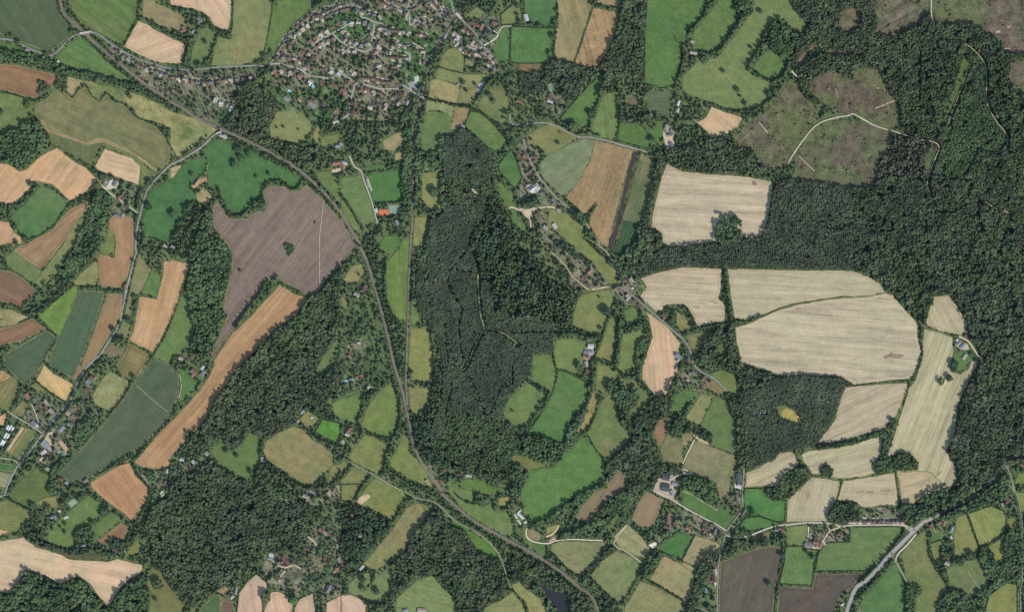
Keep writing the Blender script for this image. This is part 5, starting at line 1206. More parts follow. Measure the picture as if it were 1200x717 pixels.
W('wood south of the oval hayfield', 'b3 500 717 450 650 500 560 560 560 640 622 700 662 740 680 860 690 b4 900 0 800 20 640 10', sp=2.8, r=1.9, h=13, hv=4, pal='dark')
W('wood south of the great pale stubble', 'a4 0 617 60 612 110 542 150 485 240 520 340 565 432 522 480 550 560 650 610 702 615 717 0 717', **DEC)
W('wood on the east flank of the great pale stubble', 'a4 615 702 672 600 740 552 800 530 838 600 790 690 780 717 620 717', **DEC)
W('wooded east gardens above the pink stubbles', 'b4 620 350 740 330 780 200 860 180 950 120 956 200 930 350 956 400 900 500 840 560 760 600 700 600 740 560 740 480 690 460', sp=4.5, r=2.0, h=10, hv=4, pal='dec', floor=False)
W('wooded lane gardens in the south-west', 'a3 740 570 800 585 880 610 950 570 b3 0 540 100 560 60 640 0 660 a4 940 40 860 120 850 60 a3 850 680', sp=3.6, r=1.8, h=9, hv=3, pal='dec', floor=False)
W('dark copse behind the village houses', 'a3 442 330 520 262 570 312 500 390 432 468 420 402', **BELT)
W('trees along the lane past the village', 'a3 500 0 470 60 440 120 405 200 350 280 300 330 240 390 270 380 330 310 385 250 430 170 470 100 500 60', sp=2.4, r=1.6, h=10, hv=3, pal='dark')
W('garden copse at the foot of the blue-green field', 'a3 300 570 370 510 380 530 320 600 a4 320 0 290 40 270 20', **BELT)
W('trees on the drive of the white cottage', 'a4 110 250 160 215 210 235 250 270 240 300 330 360 400 365 520 345 590 370 630 400 580 400 520 380 420 400 330 380 240 350 180 330 130 290', sp=2.7, r=1.8, h=10, hv=3, pal='dark')
W('trees beside the small brown field', 'a4 600 320 640 300 700 310 740 260 770 230 780 260 720 350 660 400 620 380', sp=2.7, r=1.7, h=9, hv=3, pal='dark')
W('trees round the white cottage', 'a4 170 110 200 110 250 160 250 250 200 330 130 290 105 250 170 200', sp=3.4, r=1.8, h=9, hv=3, pal='dark', floor=False)
W('trees among the strip gardens behind the green field', 'd2 200 80 230 60 340 170 310 250 260 230 d2 215 0 300 20 420 120 480 210 430 160 350 100 250 50', sp=3.0, r=1.8, h=10, hv=3, pal='dark', floor=False)
W('trees at the crossroads hamlet', 'd2 520 90 600 120 640 60 690 20 660 160 640 230 600 230 580 170 540 140', **BELT)

# ---------------------------------------------------------------- hedges and hedgerows
H('tree hedge between the two top right park fields', 4.2, 'e0 185 12 120 90 50 165 25 200')
H('thick tree hedge on the east of the framed green field', 4.4, 'e0 320 110 290 170 245 235 195 300')
H('tree hedge along the south of the framed green field', 3.0, 'e0 60 290 100 298 190 318')
H('thick hedge ring round the small park field', 4.2, 'e0 520 115 450 205 432 268 380 350 368 390 430 432 500 462 555 440 585 390 598 350')
H('hedge along the lane at the foot of the park field', 3.2, 'e0 540 500 480 575 390 622 280 628')
H('dark line of trees west of the long green top field', 3.4, 'e0 0 250 5 320 d0 950 380 920 470')
H('stream hedge winding round the emerald meadow', 3.0, 'b1 262 378 282 440 312 500 340 545 400 540 438 500 455 462')
H('stream hedge north of the mauve field', 2.6, 'b1 510 440 520 372 540 352 620 342 660 388 700 395 750 335')
H('hedge of the oxbow stream', 1.8, 'b1 172 180 210 235 190 300 128 345 100 385 150 405 190 400', gaps=.2)
H('winding hedge between the mottled meadow and the grey-green crop', 1.7, 'a0 350 500 408 552 445 500 480 475 520 545 560 570 600 520 640 570 690 580 745 640 780 665 885 710 a1 885 42 940 112 952 150', gaps=.15)
H('hedge between the red-brown field and the pale green meadow', 1.5, 'a0 0 505 40 522 120 545 185 570 240 555', gaps=.15)
H('hedgerow of large trees beside the sloping paddock', 3.2, 'b0 262 195 240 285 205 365')
H('dark hedgerow west of the sloping paddock', 4.4, 'b0 100 215 105 270 80 350 100 390')
H('trees between the olive paddock and the top stubble', 2.8, 'b0 20 60 100 90 200 100 250 170 330 190')
H('hedge on the north side of the curving lane', 1.3, 'U 130 590 210 455 295 335 400 222 495 150', 'low')
H('line of trees between the tan stubble and the olive paddock', 2.6, 'a0 855 118 890 155 956 195 b0 30 205', gaps=.2)
H('hedge between the north pasture and the tan stubble', 2.0, 'a0 795 10 775 110 745 165 700 255', gaps=.1)
H('hedgerow below the bright green west pasture', 1.3, 'a1 545 375 490 425 390 468 340 540 305 595 230 648 160 672', 'low')
H('hedge along the east of the long lane', 1.6, 'a2 775 60 752 170 732 260 702 390 680 470', gaps=.35)
H('row of trees along the west of the long lane below the barns', 3.6, 'a1 780 400 770 520 765 600 780 700')
H('hedge between the tan stubble and the bright western pasture', 1.6, 'b2 95 190 70 270 45 350 10 450 a2 920 560 860 650 820 710', gaps=.15)
H('hedge between the olive triangle and the crop stripe', 1.3, 'a2 410 250 440 268 540 268 590 288 690 302', 'low')
H('hedge beside the red-brown strip on the left', 1.3, 'a2 100 470 190 435 320 545 220 717', 'low')
H('hedge under the dark red-brown field', 2.0, 'a2 0 350 60 372 120 388', gaps=.1)
H('hedge on the top side of the dark red-brown field', 1.3, 'a2 0 155 60 172 130 212 205 275', 'low', gaps=.2)
H('hedge between the yellow-green paddock and the blue-green field', 2.6, 'a3 735 100 720 140 680 200 620 275')
H('hedge under the tan field with hay scraps', 2.0, 'a3 200 92 290 165 370 212')
H('hedge below the blue-green lane field', 1.6, 'a3 956 310 880 390 790 480 700 515 640 555 560 610', gaps=.2)
H('tree hedge of the green plot with vegetable beds', 1.8, 'a3 215 390 112 540')
H('hedge left of the vegetable beds', 1.6, 'a3 115 300 30 480')
H('hedge from the round copse down to the vegetable beds', 2.0, 'a3 130 130 60 260 0 370', gaps=.15)
H('hedge along the south of the wide lane crop', 2.4, 'a3 260 370 205 440 150 520 100 580', gaps=.1)
H('hedge on the left of the park pasture', 2.4, 'a4 40 75 110 118 195 160', gaps=.1)
H('row of trees on the slope above the small brown field', 2.6, 'a4 520 50 570 100 600 150', gaps=.3)
H('hedgerow south of the park pasture', 3.4, 'a4 430 260 430 340 450 250 500 235 530 215', gaps=.1)
H('hedge between the striped brown field and the green slip', 1.6, 'a3 560 610 640 570 740 545 790 490', 'low')
H('tree line on the east edge of the tan ploughed field', 2.6, 'a3 750 560 780 630 840 690 a4 850 40 800 150 750 225')
H('hedgerow between the mauve field and the brown diagonal', 4.2, 'b2 600 222 540 235 500 310 430 400 380 470 370 495', pal='dec')
H('wide hedgerow between the two north pastures above the lane', 1.2, 'd0 450 45 400 200 345 358', 'low')
H('tree row between the green barn field and the tan field', 2.2, 'd0 258 20 255 150 240 240 228 320', gaps=.35)
H('hedge below the green barn field', 1.6, 'd0 0 150 100 140 160 150 250 162', gaps=.3)
H('hedge on the top edge above the tan fields', 2.4, 'd0 370 10 450 25 540 45 605 50', gaps=.2)
H('short hedge in the long green top field', 1.1, 'd0 902 195 932 245', 'low')
H('hedgerow of trees between the green tongue and the streaky field', 2.4, 'd0 512 480 480 580 440 650 435 717 d1 425 60', gaps=.15)
H('hedge between the streaky field and the plantation garden', 2.2, 'd0 610 520 602 600 600 717 d1 585 100', gaps=.2)
H('dark trees along the lane at the head of the broad field', 3.0, 'd1 230 10 300 50 350 90 430 70 490 95', gaps=.2)
H('trees along the lane side of the long green field', 3.6, 'd1 330 510 370 560 410 600 420 650 480 690', gaps=.1)
H('short tree line inside the broad field', 2.2, 'd1 475 470 460 500 435 540 425 580', gaps=.15)
H('thin hedge on the right of the dark strip', .9, 'd1 712 182 692 260 630 500 575 717 d2 562 75', 'low')
H('hedge between the wood strip and the long green field', 2.4, 'd2 410 0 500 90 560 130', gaps=.1)
H('double hedge down the middle of the valley head', 1.6, 'd2 540 440 500 560 468 650 460 700')
H('tree belt below the big pasture tongue', 4.4, 'd2 250 540 340 528 410 545 490 555', gaps=.05)
H('tall hedge east of the olive hedge strip', 5.0, 'd2 605 450 600 560 580 700 d3 590 20')
H('hedge west of the green field with the farm sheds', 2.2, 'd2 230 640 245 717', gaps=.1)
H('hedge between the middle valley fields', 3.0, 'd3 85 92 130 120 205 165 180 230 130 290 80 355', gaps=.25)
H('hedge on the top of the rich green field', 1.4, 'd3 250 25 300 35 370 60 425 90', gaps=.2)
H('tall hedge between the rich green and narrow tan fields', 3.4, 'd3 450 0 450 110 430 190 400 260', gaps=.05)
H('hedge between the narrow tan and kite fields', 1.8, 'd3 490 195 460 300 425 370 400 388', gaps=.1)
H('hedge between the kite field and the brightest green field', 1.6, 'd3 425 400 470 475 525 548')
H('thick hedge on the west of the olive curved field', 3.2, 'd3 600 30 620 62 700 72 730 105 790 175 815 195')
H('hedge along the hollow at the foot of the stubble', 3.4, 'e2 20 380 60 450 75 500', gaps=.1)
H('tree belt across the corner of the stubble fields', 3.2, 'e2 70 510 150 488 240 475 290 462')
H('tall hedge between the first and biggest stubble', 4.0, 'e2 237 165 243 230 252 320 262 400 275 470')
H('bushes at the head of the ditch', 2.8, 'e2 300 462 370 462 400 445 440 428')
H('hedge between the stubble fields by the dark square wood', 1.5, 'e3 915 112 956 115 f3 0 122 100 107 190 96 300 88', 'low', gaps=.1)
H('row of round trees above the pale field', 2.8, 'e3 760 455 810 450 860 440 905 430 956 420', gaps=.1)
H('hedge along the long pale field', 1.8, 'f3 368 0 345 60 320 100 300 160 280 225', gaps=.15)
H('dark hedge beside the biggest stubble and the east strip', 2.4, 'f2 378 490 375 560 388 630 365 717', gaps=.25)
H('straight thin hedge between the two pale fields', 1.4, 'f3 232 590 250 717 f4 260 120', 'low')
H('hedge between the pale field and the double clump', 1.5, 'e3 630 485 655 570', gaps=.05)
H('thin hedge between the scarred and scorched pale fields', 1.3, 'e3 890 650 880 717 e4 860 95', 'low')
H('hedge beside the long barn lane', 1.8, 'e4 345 25 340 90 345 160', gaps=.2)
H('hedge between the hamlet lane and dark field', 2.2, 'e4 560 350 562 400 540 510', gaps=.2)
H('hedge along the front of the emerald paddocks', 1.3, 'e4 390 275 500 237 580 222 710 212 812 214', 'low')
H('hedge between the dark bare fields', 1.4, 'e4 540 515 525 575 500 717', 'low')
H('thick hedge on the north side of the main road', 3.0, 'f4 0 580 60 525 130 455 200 375 250 310 285 265', gaps=.05)
H('bushy hedge on the south side of the main road', 2.6, 'f4 20 640 100 560 160 500 220 430', gaps=.1)
H('hedge curving beside the olive slope', 2.4, 'f4 420 315 425 390 460 470 500 530 540 580', gaps=.1)
H('straight fence hedge between the olive and dry gold fields', .9, 'f4 635 168 700 348', 'low')
H('tree row on the west of the straight fence field', 1.8, 'f4 555 260 545 330 560 400', gaps=.3)
H('hedge below the straight fence field', 3.0, 'f4 480 430 560 425 640 400 690 385', gaps=.35)
H('hedge between the small gold fields', 1.8, 'f4 705 352 760 338 850 280', gaps=.1)
H('hedge left of the lane to the emerald triangle', 2.0, 'f4 240 440 270 510 290 560', gaps=.1)
H('hedgerow at the top of the wedge field', 1.8, 'd4 195 335 200 400 300 465 375 525', gaps=.1)
H('hedge between the two bottom edge fields', 2.2, 'd4 755 535 830 575 956 650', gaps=.1)
H('hedge between the square field and the grey-green field', 1.6, 'd4 720 450 700 530 650 620 610 680', gaps=.1)
H('hedge by the tan field and the lane cottages', 1.6, 'e4 65 290 35 350 0 420 d4 956 430', 'low')
H('hedge along the chalk corner', 1.5, 'd4 800 355 870 300 930 265', 'low')
H('hedge line between the gold strip and the bottom olive field', 1.2, 'd4 0 580 60 660 140 717', 'low')
H('trees along the south side of the railway to the curve', 2.8, 'c4 560 100 640 170 720 225 820 290 900 350', gaps=.2)
H('trees between the railway and the rough green meadow', 2.6, 'c4 640 60 700 100 760 110 750 60', gaps=.4)
H('hedge between the broad and curved olive fields', 3.2, 'c4 372 75 330 145 290 205')
H('hedge on the left of the broad olive field', 2.2, 'c4 120 5 75 85', gaps=.1)
H('hedge between the small olive field and the lane fields', 2.0, 'c3 60 560 0 640', gaps=.05)
H('second hedge between the lane fields', 2.0, 'c3 165 620 105 700', gaps=.05)
H('thick hedge between the tall green and sloping fields', 3.4, 'c3 295 400 280 450 250 520 240 580 220 620', gaps=.05)
H('hedge across the top of the olive field', 2.2, 'c3 140 380 200 405 270 440')
H('hedge east of the tall green field beside the railway', 3.4, 'c3 290 90 330 200 330 300 310 400', gaps=.1)
H('hedge between the long pale villa fields', 2.6, 'c3 190 150 130 220 90 320', gaps=.15)
H('tree hedge below the sloping railway field', 2.2, 'c3 260 590 350 645 440 690', gaps=.15)
H('hedge under the emerald square', 3.0, 'b3 800 390 860 435 940 460', gaps=.05)
H('hedge on the west of the oval hayfield', 3.0, 'b3 515 430 500 500 540 560', gaps=.1)
H('hedge round the lower right of the oval hayfield', 3.0, 'b3 560 560 640 620 740 690 860 690', gaps=.1)
H('hedge between the olive slip and the lane', 2.6, 'b3 956 600 900 680 c3 0 600', gaps=.05)
H('hedge beside the meadow with four round trees', 3.4, 'c4 110 640 180 670 250 670 290 620', gaps=.05)
H('hedge across the meadow with four round trees', 2.2, 'c4 60 520 120 495 190 490 180 540 140 590', gaps=.35)
H('hedge between the pink stubbles and the gardens', 2.0, 'b4 840 610 860 717', gaps=.05)
H('line of trees between the pale green west pasture and the narrow pasture', 2.4, 'c1 0 425 60 510 120 620', gaps=.3)
H('tree line between the pale pasture and the playing field', 2.6, 'c1 125 360 150 420 180 480 195 560', gaps=.2)
H('hedge round the south of the playing field', 2.0, 'c1 190 475 260 468 340 465', gaps=.1)
H('trees east of the playing field', 3.2, 'c1 340 280 350 380 350 470 340 540', gaps=.1)
H('hedge above the playing field', 2.0, 'c1 130 300 240 290 330 275', gaps=.15)
H('trees beside the railway west of the long green field', 3.2, 'c2 250 130 240 250 250 330 290 440 330 465', gaps=.05)
H('trees along the east bank of the curving railway', 3.0, 'c2 140 60 190 180 220 310 260 450 300 600 330 717', gaps=.1)
H('hedge on the south side of the railway at the mauve field', 2.0, 'b1 770 355 850 430 900 490 956 550', gaps=.1)
H('hedge on the south of the first railway straight', 1.8, 'a0 480 215 560 300 650 385 750 455', gaps=.1)
H('hedge on the north of the first railway straight', 2.4, 'a0 330 10 400 80 470 160 560 235 620 300', gaps=.1)
H('hedge on the south side of the first railway at the top edge', 2.2, 'a0 285 10 340 75 400 145', gaps=.05)
H('hedge beside the emerald field and the curving railway', 2.2, 'b1 350 118 440 160 520 205 610 245 700 290', gaps=.2)
H('trees along the railway at the emerald meadow lane', 2.8, 'b1 70 200 120 170 170 130 200 100', gaps=.1)
H('trees at the foot of the olive park lane', 2.6, 'c0 470 555 560 575 640 595 720 605 790 635 860 695', gaps=.1)
H('thin hedge across the dry pasture by the cutting', 1.2, 'c0 545 378 600 395 690 415', 'low')
H('dark hedge below the pale car park', 4.0, 'c0 860 430 800 490 770 540 740 590')

for i, t in enumerate(('c0 30 570 10 640 -20 700', 'c0 70 600 55 717', 'c0 150 620 145 680 150 717 c1 150 60', 'c0 215 590 205 650 200 717', 'c0 280 620 300 690 310 717', 'b0 880 600 850 690 b1 835 40', 'b0 930 620 905 700 b1 890 60', 'b0 690 400 660 470', 'b0 545 385 500 440', 'c1 100 20 80 110 70 170', 'c1 215 30 200 120 190 190')):
    H('tall dark garden tree row below the town, ' + ordinal(i, 11, 0), 3.0, t, pal='dark')

# ---------------------------------------------------------------- trees standing alone
T('in the emerald meadow inside the railway bend', 'b1 380 175 4.2 435 200 3.4 395 222 3.8 362 262 5.0 550 305 2.2 480 320 1.8')
T('in the emerald meadow west of the oxbow', 'a1 838 350 3.6 935 345 2.6 835 490 4.4 953 525 2.6 b1 15 530 4.0 45 585 3.0 85 495 3.2 120 310 2.8')
T('on the verge of the long lane', 'a2 745 122 2.0 720 455 3.6 635 508 3.4 675 475 2.4 755 325 2.6 740 475 2.2')
T('beside the rough brown-green plot', 'a2 680 585 6.5')
T('beside the yellow-green paddock', 'a3 750 72 3.4')
T('in the pale stubble field near the curving belt', 'f3 215 312 3.2 236 330 3.0')
T('in the long pale field by the east wood', 'f3 490 95 4.0 535 75 4.0')
T('in the big pasture tongue near the hamlet', 'd2 525 405 5.5 495 500 2.6 487 325 1.6')
T('in the olive park field', 'e0 435 68 2.6 380 268 2.0 122 345 4.4 225 400 2.6 305 505 3.2 322 540 1.8 347 580 2.6 365 622 2.4')
T('on the corner of the olive park field', 'e0 480 528 3.4 515 512 3.8')
T('in the meadow with four round trees', 'c4 122 535 3.8 122 583 3.6 198 597 3.6 180 525 2.6')
T('standing alone in the dry railway field', 'c1 518 409 5.4')
T('in the dark field south of the hamlet', 'e4 480 555 3.4')
T('in the green field below the hamlet farm', 'e4 555 395 3.6 690 376 2.6 725 405 3.2')
T('beside the pink stubbles', 'b4 535 632 6.2 690 640 5.6')
T('in the pasture behind the great wood', 'b3 312 482 3.0 370 510 2.6 485 378 3.6 450 605 3.4')
T('in the olive pasture at the bottom left', 'a4 890 555 6.0 872 645 2.6 948 535 4.0')
T('in the park pasture below the tennis lawn', 'a4 590 150 4.2 575 168 3.6 520 212 3.2 650 160 2.6 365 222 2.0 365 268 2.2 338 238 1.8 295 250 2.0')
T('along the foot of the park pasture', 'a4 455 262 3.6 470 300 3.2 430 290 3.4 505 270 2.4')
T('round the white cottage', 'a4 272 140 4.6 185 122 4.0 295 35 5.0 375 80 3.8 345 105 3.4 455 75 3.4')
T('along the lane in the north-west corner', 'a0 155 592 3.6 10 630 2.8 175 650 2.6 105 240 3.4 68 205 2.8 262 312 3.0 410 185 3.4')
T('in the mottled meadow', 'a0 728 540 3.2 640 560 2.0')
T('at the edge of the tramlined stubble', 'a1 172 362 3.4 85 602 2.8 145 670 3.2 95 697 3.2')
T('by the western farmhouse', 'a1 552 372 4.4 540 440 5.0 605 440 4.0 580 325 3.8 625 322 3.0 715 478 3.0 665 492 1.6')
T('in the narrow sloping paddock', 'b0 195 237 2.4 160 370 3.8 205 352 3.0 70 65 3.2 30 60 2.8 130 70 2.6')
T('at the edge of the pale northern pasture', 'b0 525 318 3.4 562 295 2.4 490 356 2.8 330 205 3.0 585 20 4.2 830 42 5.0')
T('down the side of the barn field', 'd0 155 148 3.0 110 140 2.6 245 120 3.0 240 145 3.2 232 208 3.8 212 303 3.2 30 35 3.6 30 85 2.2 40 120 3.0 250 62 2.2')
T('along the valley hedges', 'd3 160 140 3.4 205 165 3.0 165 220 2.6 152 255 3.2 130 293 2.4 110 325 2.0 80 352 2.6')
T('on the hedge by the narrow tan field', 'd3 492 195 3.4 405 385 3.0 432 130 3.0 430 182 2.6 430 358 2.4')
T('beside the red barn farm', 'd2 375 710 4.0')
T('in the streaky green field', 'd0 440 637 4.2')
T('on the lane hedge of the broad field', 'd1 345 40 5.2 795 45 3.2 790 120 4.2 257 133 2.2 105 112 1.6 268 75 1.2')
T('around the farm sheds on the sandy yard', 'd1 370 540 6.0 395 575 5.0 430 650 4.6 100 470 5.6 130 455 4.4 80 482 4.4 120 640 3.6 160 660 4.0')
T('in the rough field below the station lane', 'c0 680 462 2.8 700 510 2.2 750 475 2.0 855 570 3.4 830 535 3.0')
T('in the roadside south-east paddocks', 'f4 550 375 2.2 540 325 2.6 660 398 4.6 600 435 4.2 545 605 4.4 705 610 3.6')
T('on the bottom right lane', 'f4 590 425 3.0 505 500 3.4 520 545 2.4')
T('on the grass by the emerald paddock', 'e4 392 160 4.0 510 230 1.6')
T('in the roadside hedge of the hamlet', 'e4 295 282 3.8 345 265 4.0 370 280 3.4 300 325 4.2 345 325 3.4 400 330 3.8 450 318 5.0 520 315 4.2 345 362 2.2')
T('by the dark barns field', 'd4 838 290 2.6 868 272 3.8 545 308 4.8 620 180 4.0')
T('in the corner of the wedge field', 'd4 300 285 4.4')
T('in the mauve field', 'b2 390 177 1.6 b1 810 580 1.2')
T('in the dry open pasture north of the railway', 'b1 595 48 1.4 632 45 1.4 715 58 1.0 745 138 3.2 775 110 3.2')
T('in the round glade of the boundary wood', 'c2 732 385 2.6 745 468 3.4')
T('in the pale wood-edge field beside the hedge', 'd3 60 360 3.0 c3 958 260 1.5')
T('by the eastern farm', 'f2 565 700 4.4 f3 560 25 3.6')
T('by the garden lawn of the pale villa', 'b3 810 268 3.6 830 275 3.0 850 270 2.6 840 300 2.0')
T('in the dry field near the railway fork', 'c3 392 42 2.8 395 275 2.4')
T('along the drive of the great villa', 'c3 122 205 3.2 150 170 2.4')
T('beside the olive fields barns', 'e3 30 360 3.0 118 395 3.4 155 402 3.0')
T('in the field by the great pale stubble', 'a4 868 580 1.4')
# ---------------------------------------------------------------- buildings
ROOFC = {'r': ((.20, .125, .10), 'red-tiled'), 'o': ((.29, .175, .125), 'orange-tiled'), 'g': ((.20, .20, .205), 'grey-roofed'), 'b': ((.185, .125, .10), 'brown-tiled'),
         'w': ((.52, .51, .49), 'white-roofed'), 'p': ((.42, .37, .31), 'tan-roofed'), 'd': ((.085, .095, .105), 'dark-roofed'), 's': ((.27, .30, .32), 'slate-roofed')}
ROOFM = {k: plain_mat('roof_' + v[1].replace('-', '_'), v[0], .22, .85, .6) for k, v in ROOFC.items()}
WALLM = [plain_mat('brick_wall', (.27, .15, .11), .2), plain_mat('rendered_wall', (.60, .56, .50), .1), plain_mat('boarded_wall', (.10, .09, .08), .2)]
GLASSM = plain_mat('window_glass', (.05, .06, .08), .1, .2)
CHIM = plain_mat('chimney_brick', (.24, .12, .09), .2)
_hc = {}


def block(bm, x0, x1, y0, y1, z0, z1):
    v = [bm.verts.new(q) for q in ((x0, y0, z0), (x1, y0, z0), (x1, y1, z0), (x0, y1, z0), (x0, y0, z1), (x1, y0, z1), (x1, y1, z1), (x0, y1, z1))]
    for f in ((0, 3, 2, 1), (4, 5, 6, 7), (0, 1, 5, 4), (1, 2, 6, 5), (2, 3, 7, 6), (3, 0, 4, 7)): bm.faces.new([v[i] for i in f])


def gable(bm, L, Wd, ez, rz, ov=.45, cx=0, cy=0, turn=False, th=.25, hip=0.0):
    """a pitched roof with thickness; ridge along x (or y if turned)"""
    a, b = L / 2 + ov, Wd / 2 + ov
    drop = ov * (rz - ez) / (Wd / 2)
    pts = [(-a, -b, ez - drop), (a, -b, ez - drop), (a, b, ez - drop), (-a, b, ez - drop), (-a + hip, 0, rz), (a - hip, 0, rz)]
    def put(p, dz):
        x, y, z = p
        if turn: x, y = -y, x
        return bm.verts.new((x + cx, y + cy, z + dz))
    t = [put(p, th) for p in pts]; u = [put(p, 0) for p in pts]
    for q in ((0, 1, 5, 4), (2, 3, 4, 5)):
        bm.faces.new([t[i] for i in q]); bm.faces.new([u[i] for i in reversed(q)])
    for e in ((0, 1), (2, 3)): bm.faces.new([u[e[0]], u[e[1]], t[e[1]], t[e[0]]])
    for tri in ((3, 0, 4), (1, 2, 5)):
        if hip: bm.faces.new([t[i] for i in tri])
        else:
            for e in ((tri[0], tri[2]), (tri[2], tri[1])): bm.faces.new([u[e[0]], u[e[1]], t[e[1]], t[e[0]]])


def house_meshes(L, Wd, wing, low, hip):
    key = (L, Wd, wing, low, hip)
    if key in _hc: return _hc[key]
    ez = 3.6 if low else 5.0
    rz = ez + (Wd / 2) * (.33 if low else .85)
    bm = bmesh.new()
    block(bm, -L / 2, L / 2, -Wd / 2, Wd / 2, 0, ez)
    if not hip:
        for s in (-1, 1):
            x = s * (L / 2 - .01)
            bm.faces.new([bm.verts.new(q) for q in ((x, -Wd / 2, ez), (x, Wd / 2, ez), (x, 0, rz))])
    w2 = Wd * .72; d2 = Wd * .6
    if wing:
        wxc = (L / 2 - w2 / 2 - .6) * wing
        block(bm, wxc - w2 / 2, wxc + w2 / 2, -Wd / 2 - d2, -Wd / 2 - .01, 0, ez - .4)
    wall = bpy.data.meshes.new('wall'); bm.to_mesh(wall); bm.free()
    bm = bmesh.new()
    gable(bm, L, Wd, ez, rz, hip=(Wd * .45 if hip else 0))
    if wing:
        gable(bm, Wd + d2 - .8, w2, ez - .4, ez - .4 + w2 / 2 * .85, cx=wxc, cy=-d2 / 2 - .2, turn=True)
    roof = bpy.data.meshes.new('roof'); bm.to_mesh(roof); bm.free()
    bm = bmesh.new(); block(bm, L * .3 - .4, L * .3 + .4, -.45, .45, rz - 1.3, rz + 1.2)
    ch = bpy.data.meshes.new('chimney'); bm.to_mesh(ch); bm.free()
    _hc[key] = (wall, roof, ch)
    return _hc[key]


_matcopy = {}


def with_mat(me, m):
    k = (me.name, m.name)
    if k not in _matcopy:
        c = me.copy(); c.materials.clear(); c.materials.append(m); _matcopy[k] = c
    return _matcopy[k]


HOUSES = [0]


def building(label, cat, name, x, y, L, Wd, ang, roof='b', wing=0, low=False, hip=False, group=None, wall=None, ground=True):
    """L, Wd in photo px; ang = direction of the ridge in the photograph, degrees clockwise"""
    SPECS.append((label, cat, name, x, y, L, Wd, ang, roof, wing, low, hip, group, wall))
    sl, m = raster_poly([(x + a * math.cos(math.radians(ang)) - b * math.sin(math.radians(ang)), y + a * math.sin(math.radians(ang)) + b * math.cos(math.radians(ang)))
                         for a, b in ((-L / 2 - .8, -Wd / 2 - .8), (L / 2 + .8, -Wd / 2 - .8), (L / 2 + .8, Wd / 2 + .8), (-L / 2 - .8, Wd / 2 + .8))])
    mark(KEEP, sl, m)


SPECS = []


def raise_building(label, cat, name, x, y, L, Wd, ang, roof, wing, low, hip, group, wall):
    Lm, Wm = round(L * S * 2) / 2, round(Wd * S * 2) / 2
    wl, rf, ch = house_meshes(Lm, Wm, wing, low, hip)
    e = empty(name, x, y, math.radians(-ang), z=.1)
    tag(e, label, cat, group)
    wi = wall if wall is not None else (2 if low else (x * 7 + y * 3) % 3 > 1)
    link('wall', with_mat(wl, WALLM[int(wi)]), None, e)
    r = link('roof', with_mat(rf, ROOFM[roof]), None, e)
    if not low and not hip: link('chimney', with_mat(ch, CHIM), None, r)
    return e


PAVE = []


def ROW(place, s, n, size=(4.2, 3.4), roofs='bbgrbg', group='houses of the northern town', wob=12, pave=.8, rot=0):
    p = np.array(P(s, snap=False)); seg = np.linalg.norm(np.diff(p, axis=0), axis=1); cum = np.concatenate([[0], np.cumsum(seg)])
    t = np.linspace(0, cum[-1], n) if n > 1 else np.array([cum[-1] / 2])
    X = np.interp(t, cum, p[:, 0]); Y = np.interp(t, cum, p[:, 1])
    horiz = abs(X[-1] - X[0]) >= abs(Y[-1] - Y[0])
    order = sorted(range(n), key=lambda i: X[i] if horiz else Y[i])
    for k, i in enumerate(order):
        a = int(np.searchsorted(cum, t[i], 'right') - 1); a = min(max(a, 0), len(p) - 2)
        d = p[a + 1] - p[a]; ang = math.degrees(math.atan2(d[1], d[0])) + random.uniform(-wob, wob) + rot
        rc = random.choice(roofs)
        L = round(size[0] * random.uniform(.88, 1.18) * 2) / 2; Wd = round(size[1] * random.uniform(.92, 1.12) * 2) / 2
        lab = ROOFC[rc][1] + ' house ' + place + (', ' + ordinal(k, n, 0 if horiz else 1) if n > 1 else '')
        building(lab, 'house', 'house', X[i] + random.uniform(-.4, .4), Y[i] + random.uniform(-.4, .4), L, Wd, ang, rc,
                 wing=random.choice((0, 0, 1, -1)) if size[0] > 4 else 0, hip=random.random() < .25, group=group)
        if random.random() < pave:
            c, s_ = math.cos(math.radians(ang)), math.sin(math.radians(ang)); sd = random.choice((-1, 1)) * (Wd / 2 + 1.3)
            a0, b0, w0, h0 = random.uniform(-1, 1), sd, random.uniform(1.2, 2.6), random.uniform(.9, 1.6)
            PAVE.append([(X[i] + u * c - v * s_, Y[i] + u * s_ + v * c) for u, v in ((a0 - w0, b0 - h0), (a0 + w0, b0 - h0 * .8), (a0 + w0 * .8, b0 + h0), (a0 - w0, b0 + h0 * .9))])


# northern town
ROW('in the terrace between the lane and the first railway', 'a0 625 268 665 302 740 345 820 385 935 425', 13, (3.4, 3.0), 'gbpgb', 'terraced houses beside the lane', 6, .9)
ROW('on the south side of the northern lane', 'L 20 300 180 322 300 352 480 352 630 320 820 312 895 300', 13, (4.4, 3.6), 'bgbpg', 'houses along the northern lane', 15, 1)
ROW('in the outer row inside the curving lane', 'U 165 565 260 425 340 320 440 235 520 175', 9, (3.8, 3.2), 'bgbr')
ROW('in the row east of the curving lane', 'U 275 530 345 400 430 320 540 235 640 185', 9, (4, 3.2), 'bgbp')
ROW('in the upper row near the curving lane', 'U 560 190 660 160 760 115 850 75', 7, (3.6, 3.0), 'gbpb')
ROW('in the second upper row near the curving lane', 'U 640 215 740 170 840 125 930 100', 6, (3.6, 3.0), 'gbpb')
ROW('north of the estate street nearest the lane', 'U 500 470 580 410 650 375 740 330 820 270', 6, (4.2, 3.6), 'prbg')
ROW('south of the estate street nearest the lane', 'U 545 555 600 520 690 470 760 440', 5, (4.2, 3.4), 'bgpr')
ROW('at the bend of the estate street', 'U 880 370 930 420 900 460', 3, (4, 3.4), 'bpg')
ROW('below the bend of the estate street', 'U 780 520 850 550 940 600', 4, (4.2, 3.4), 'wpbr')
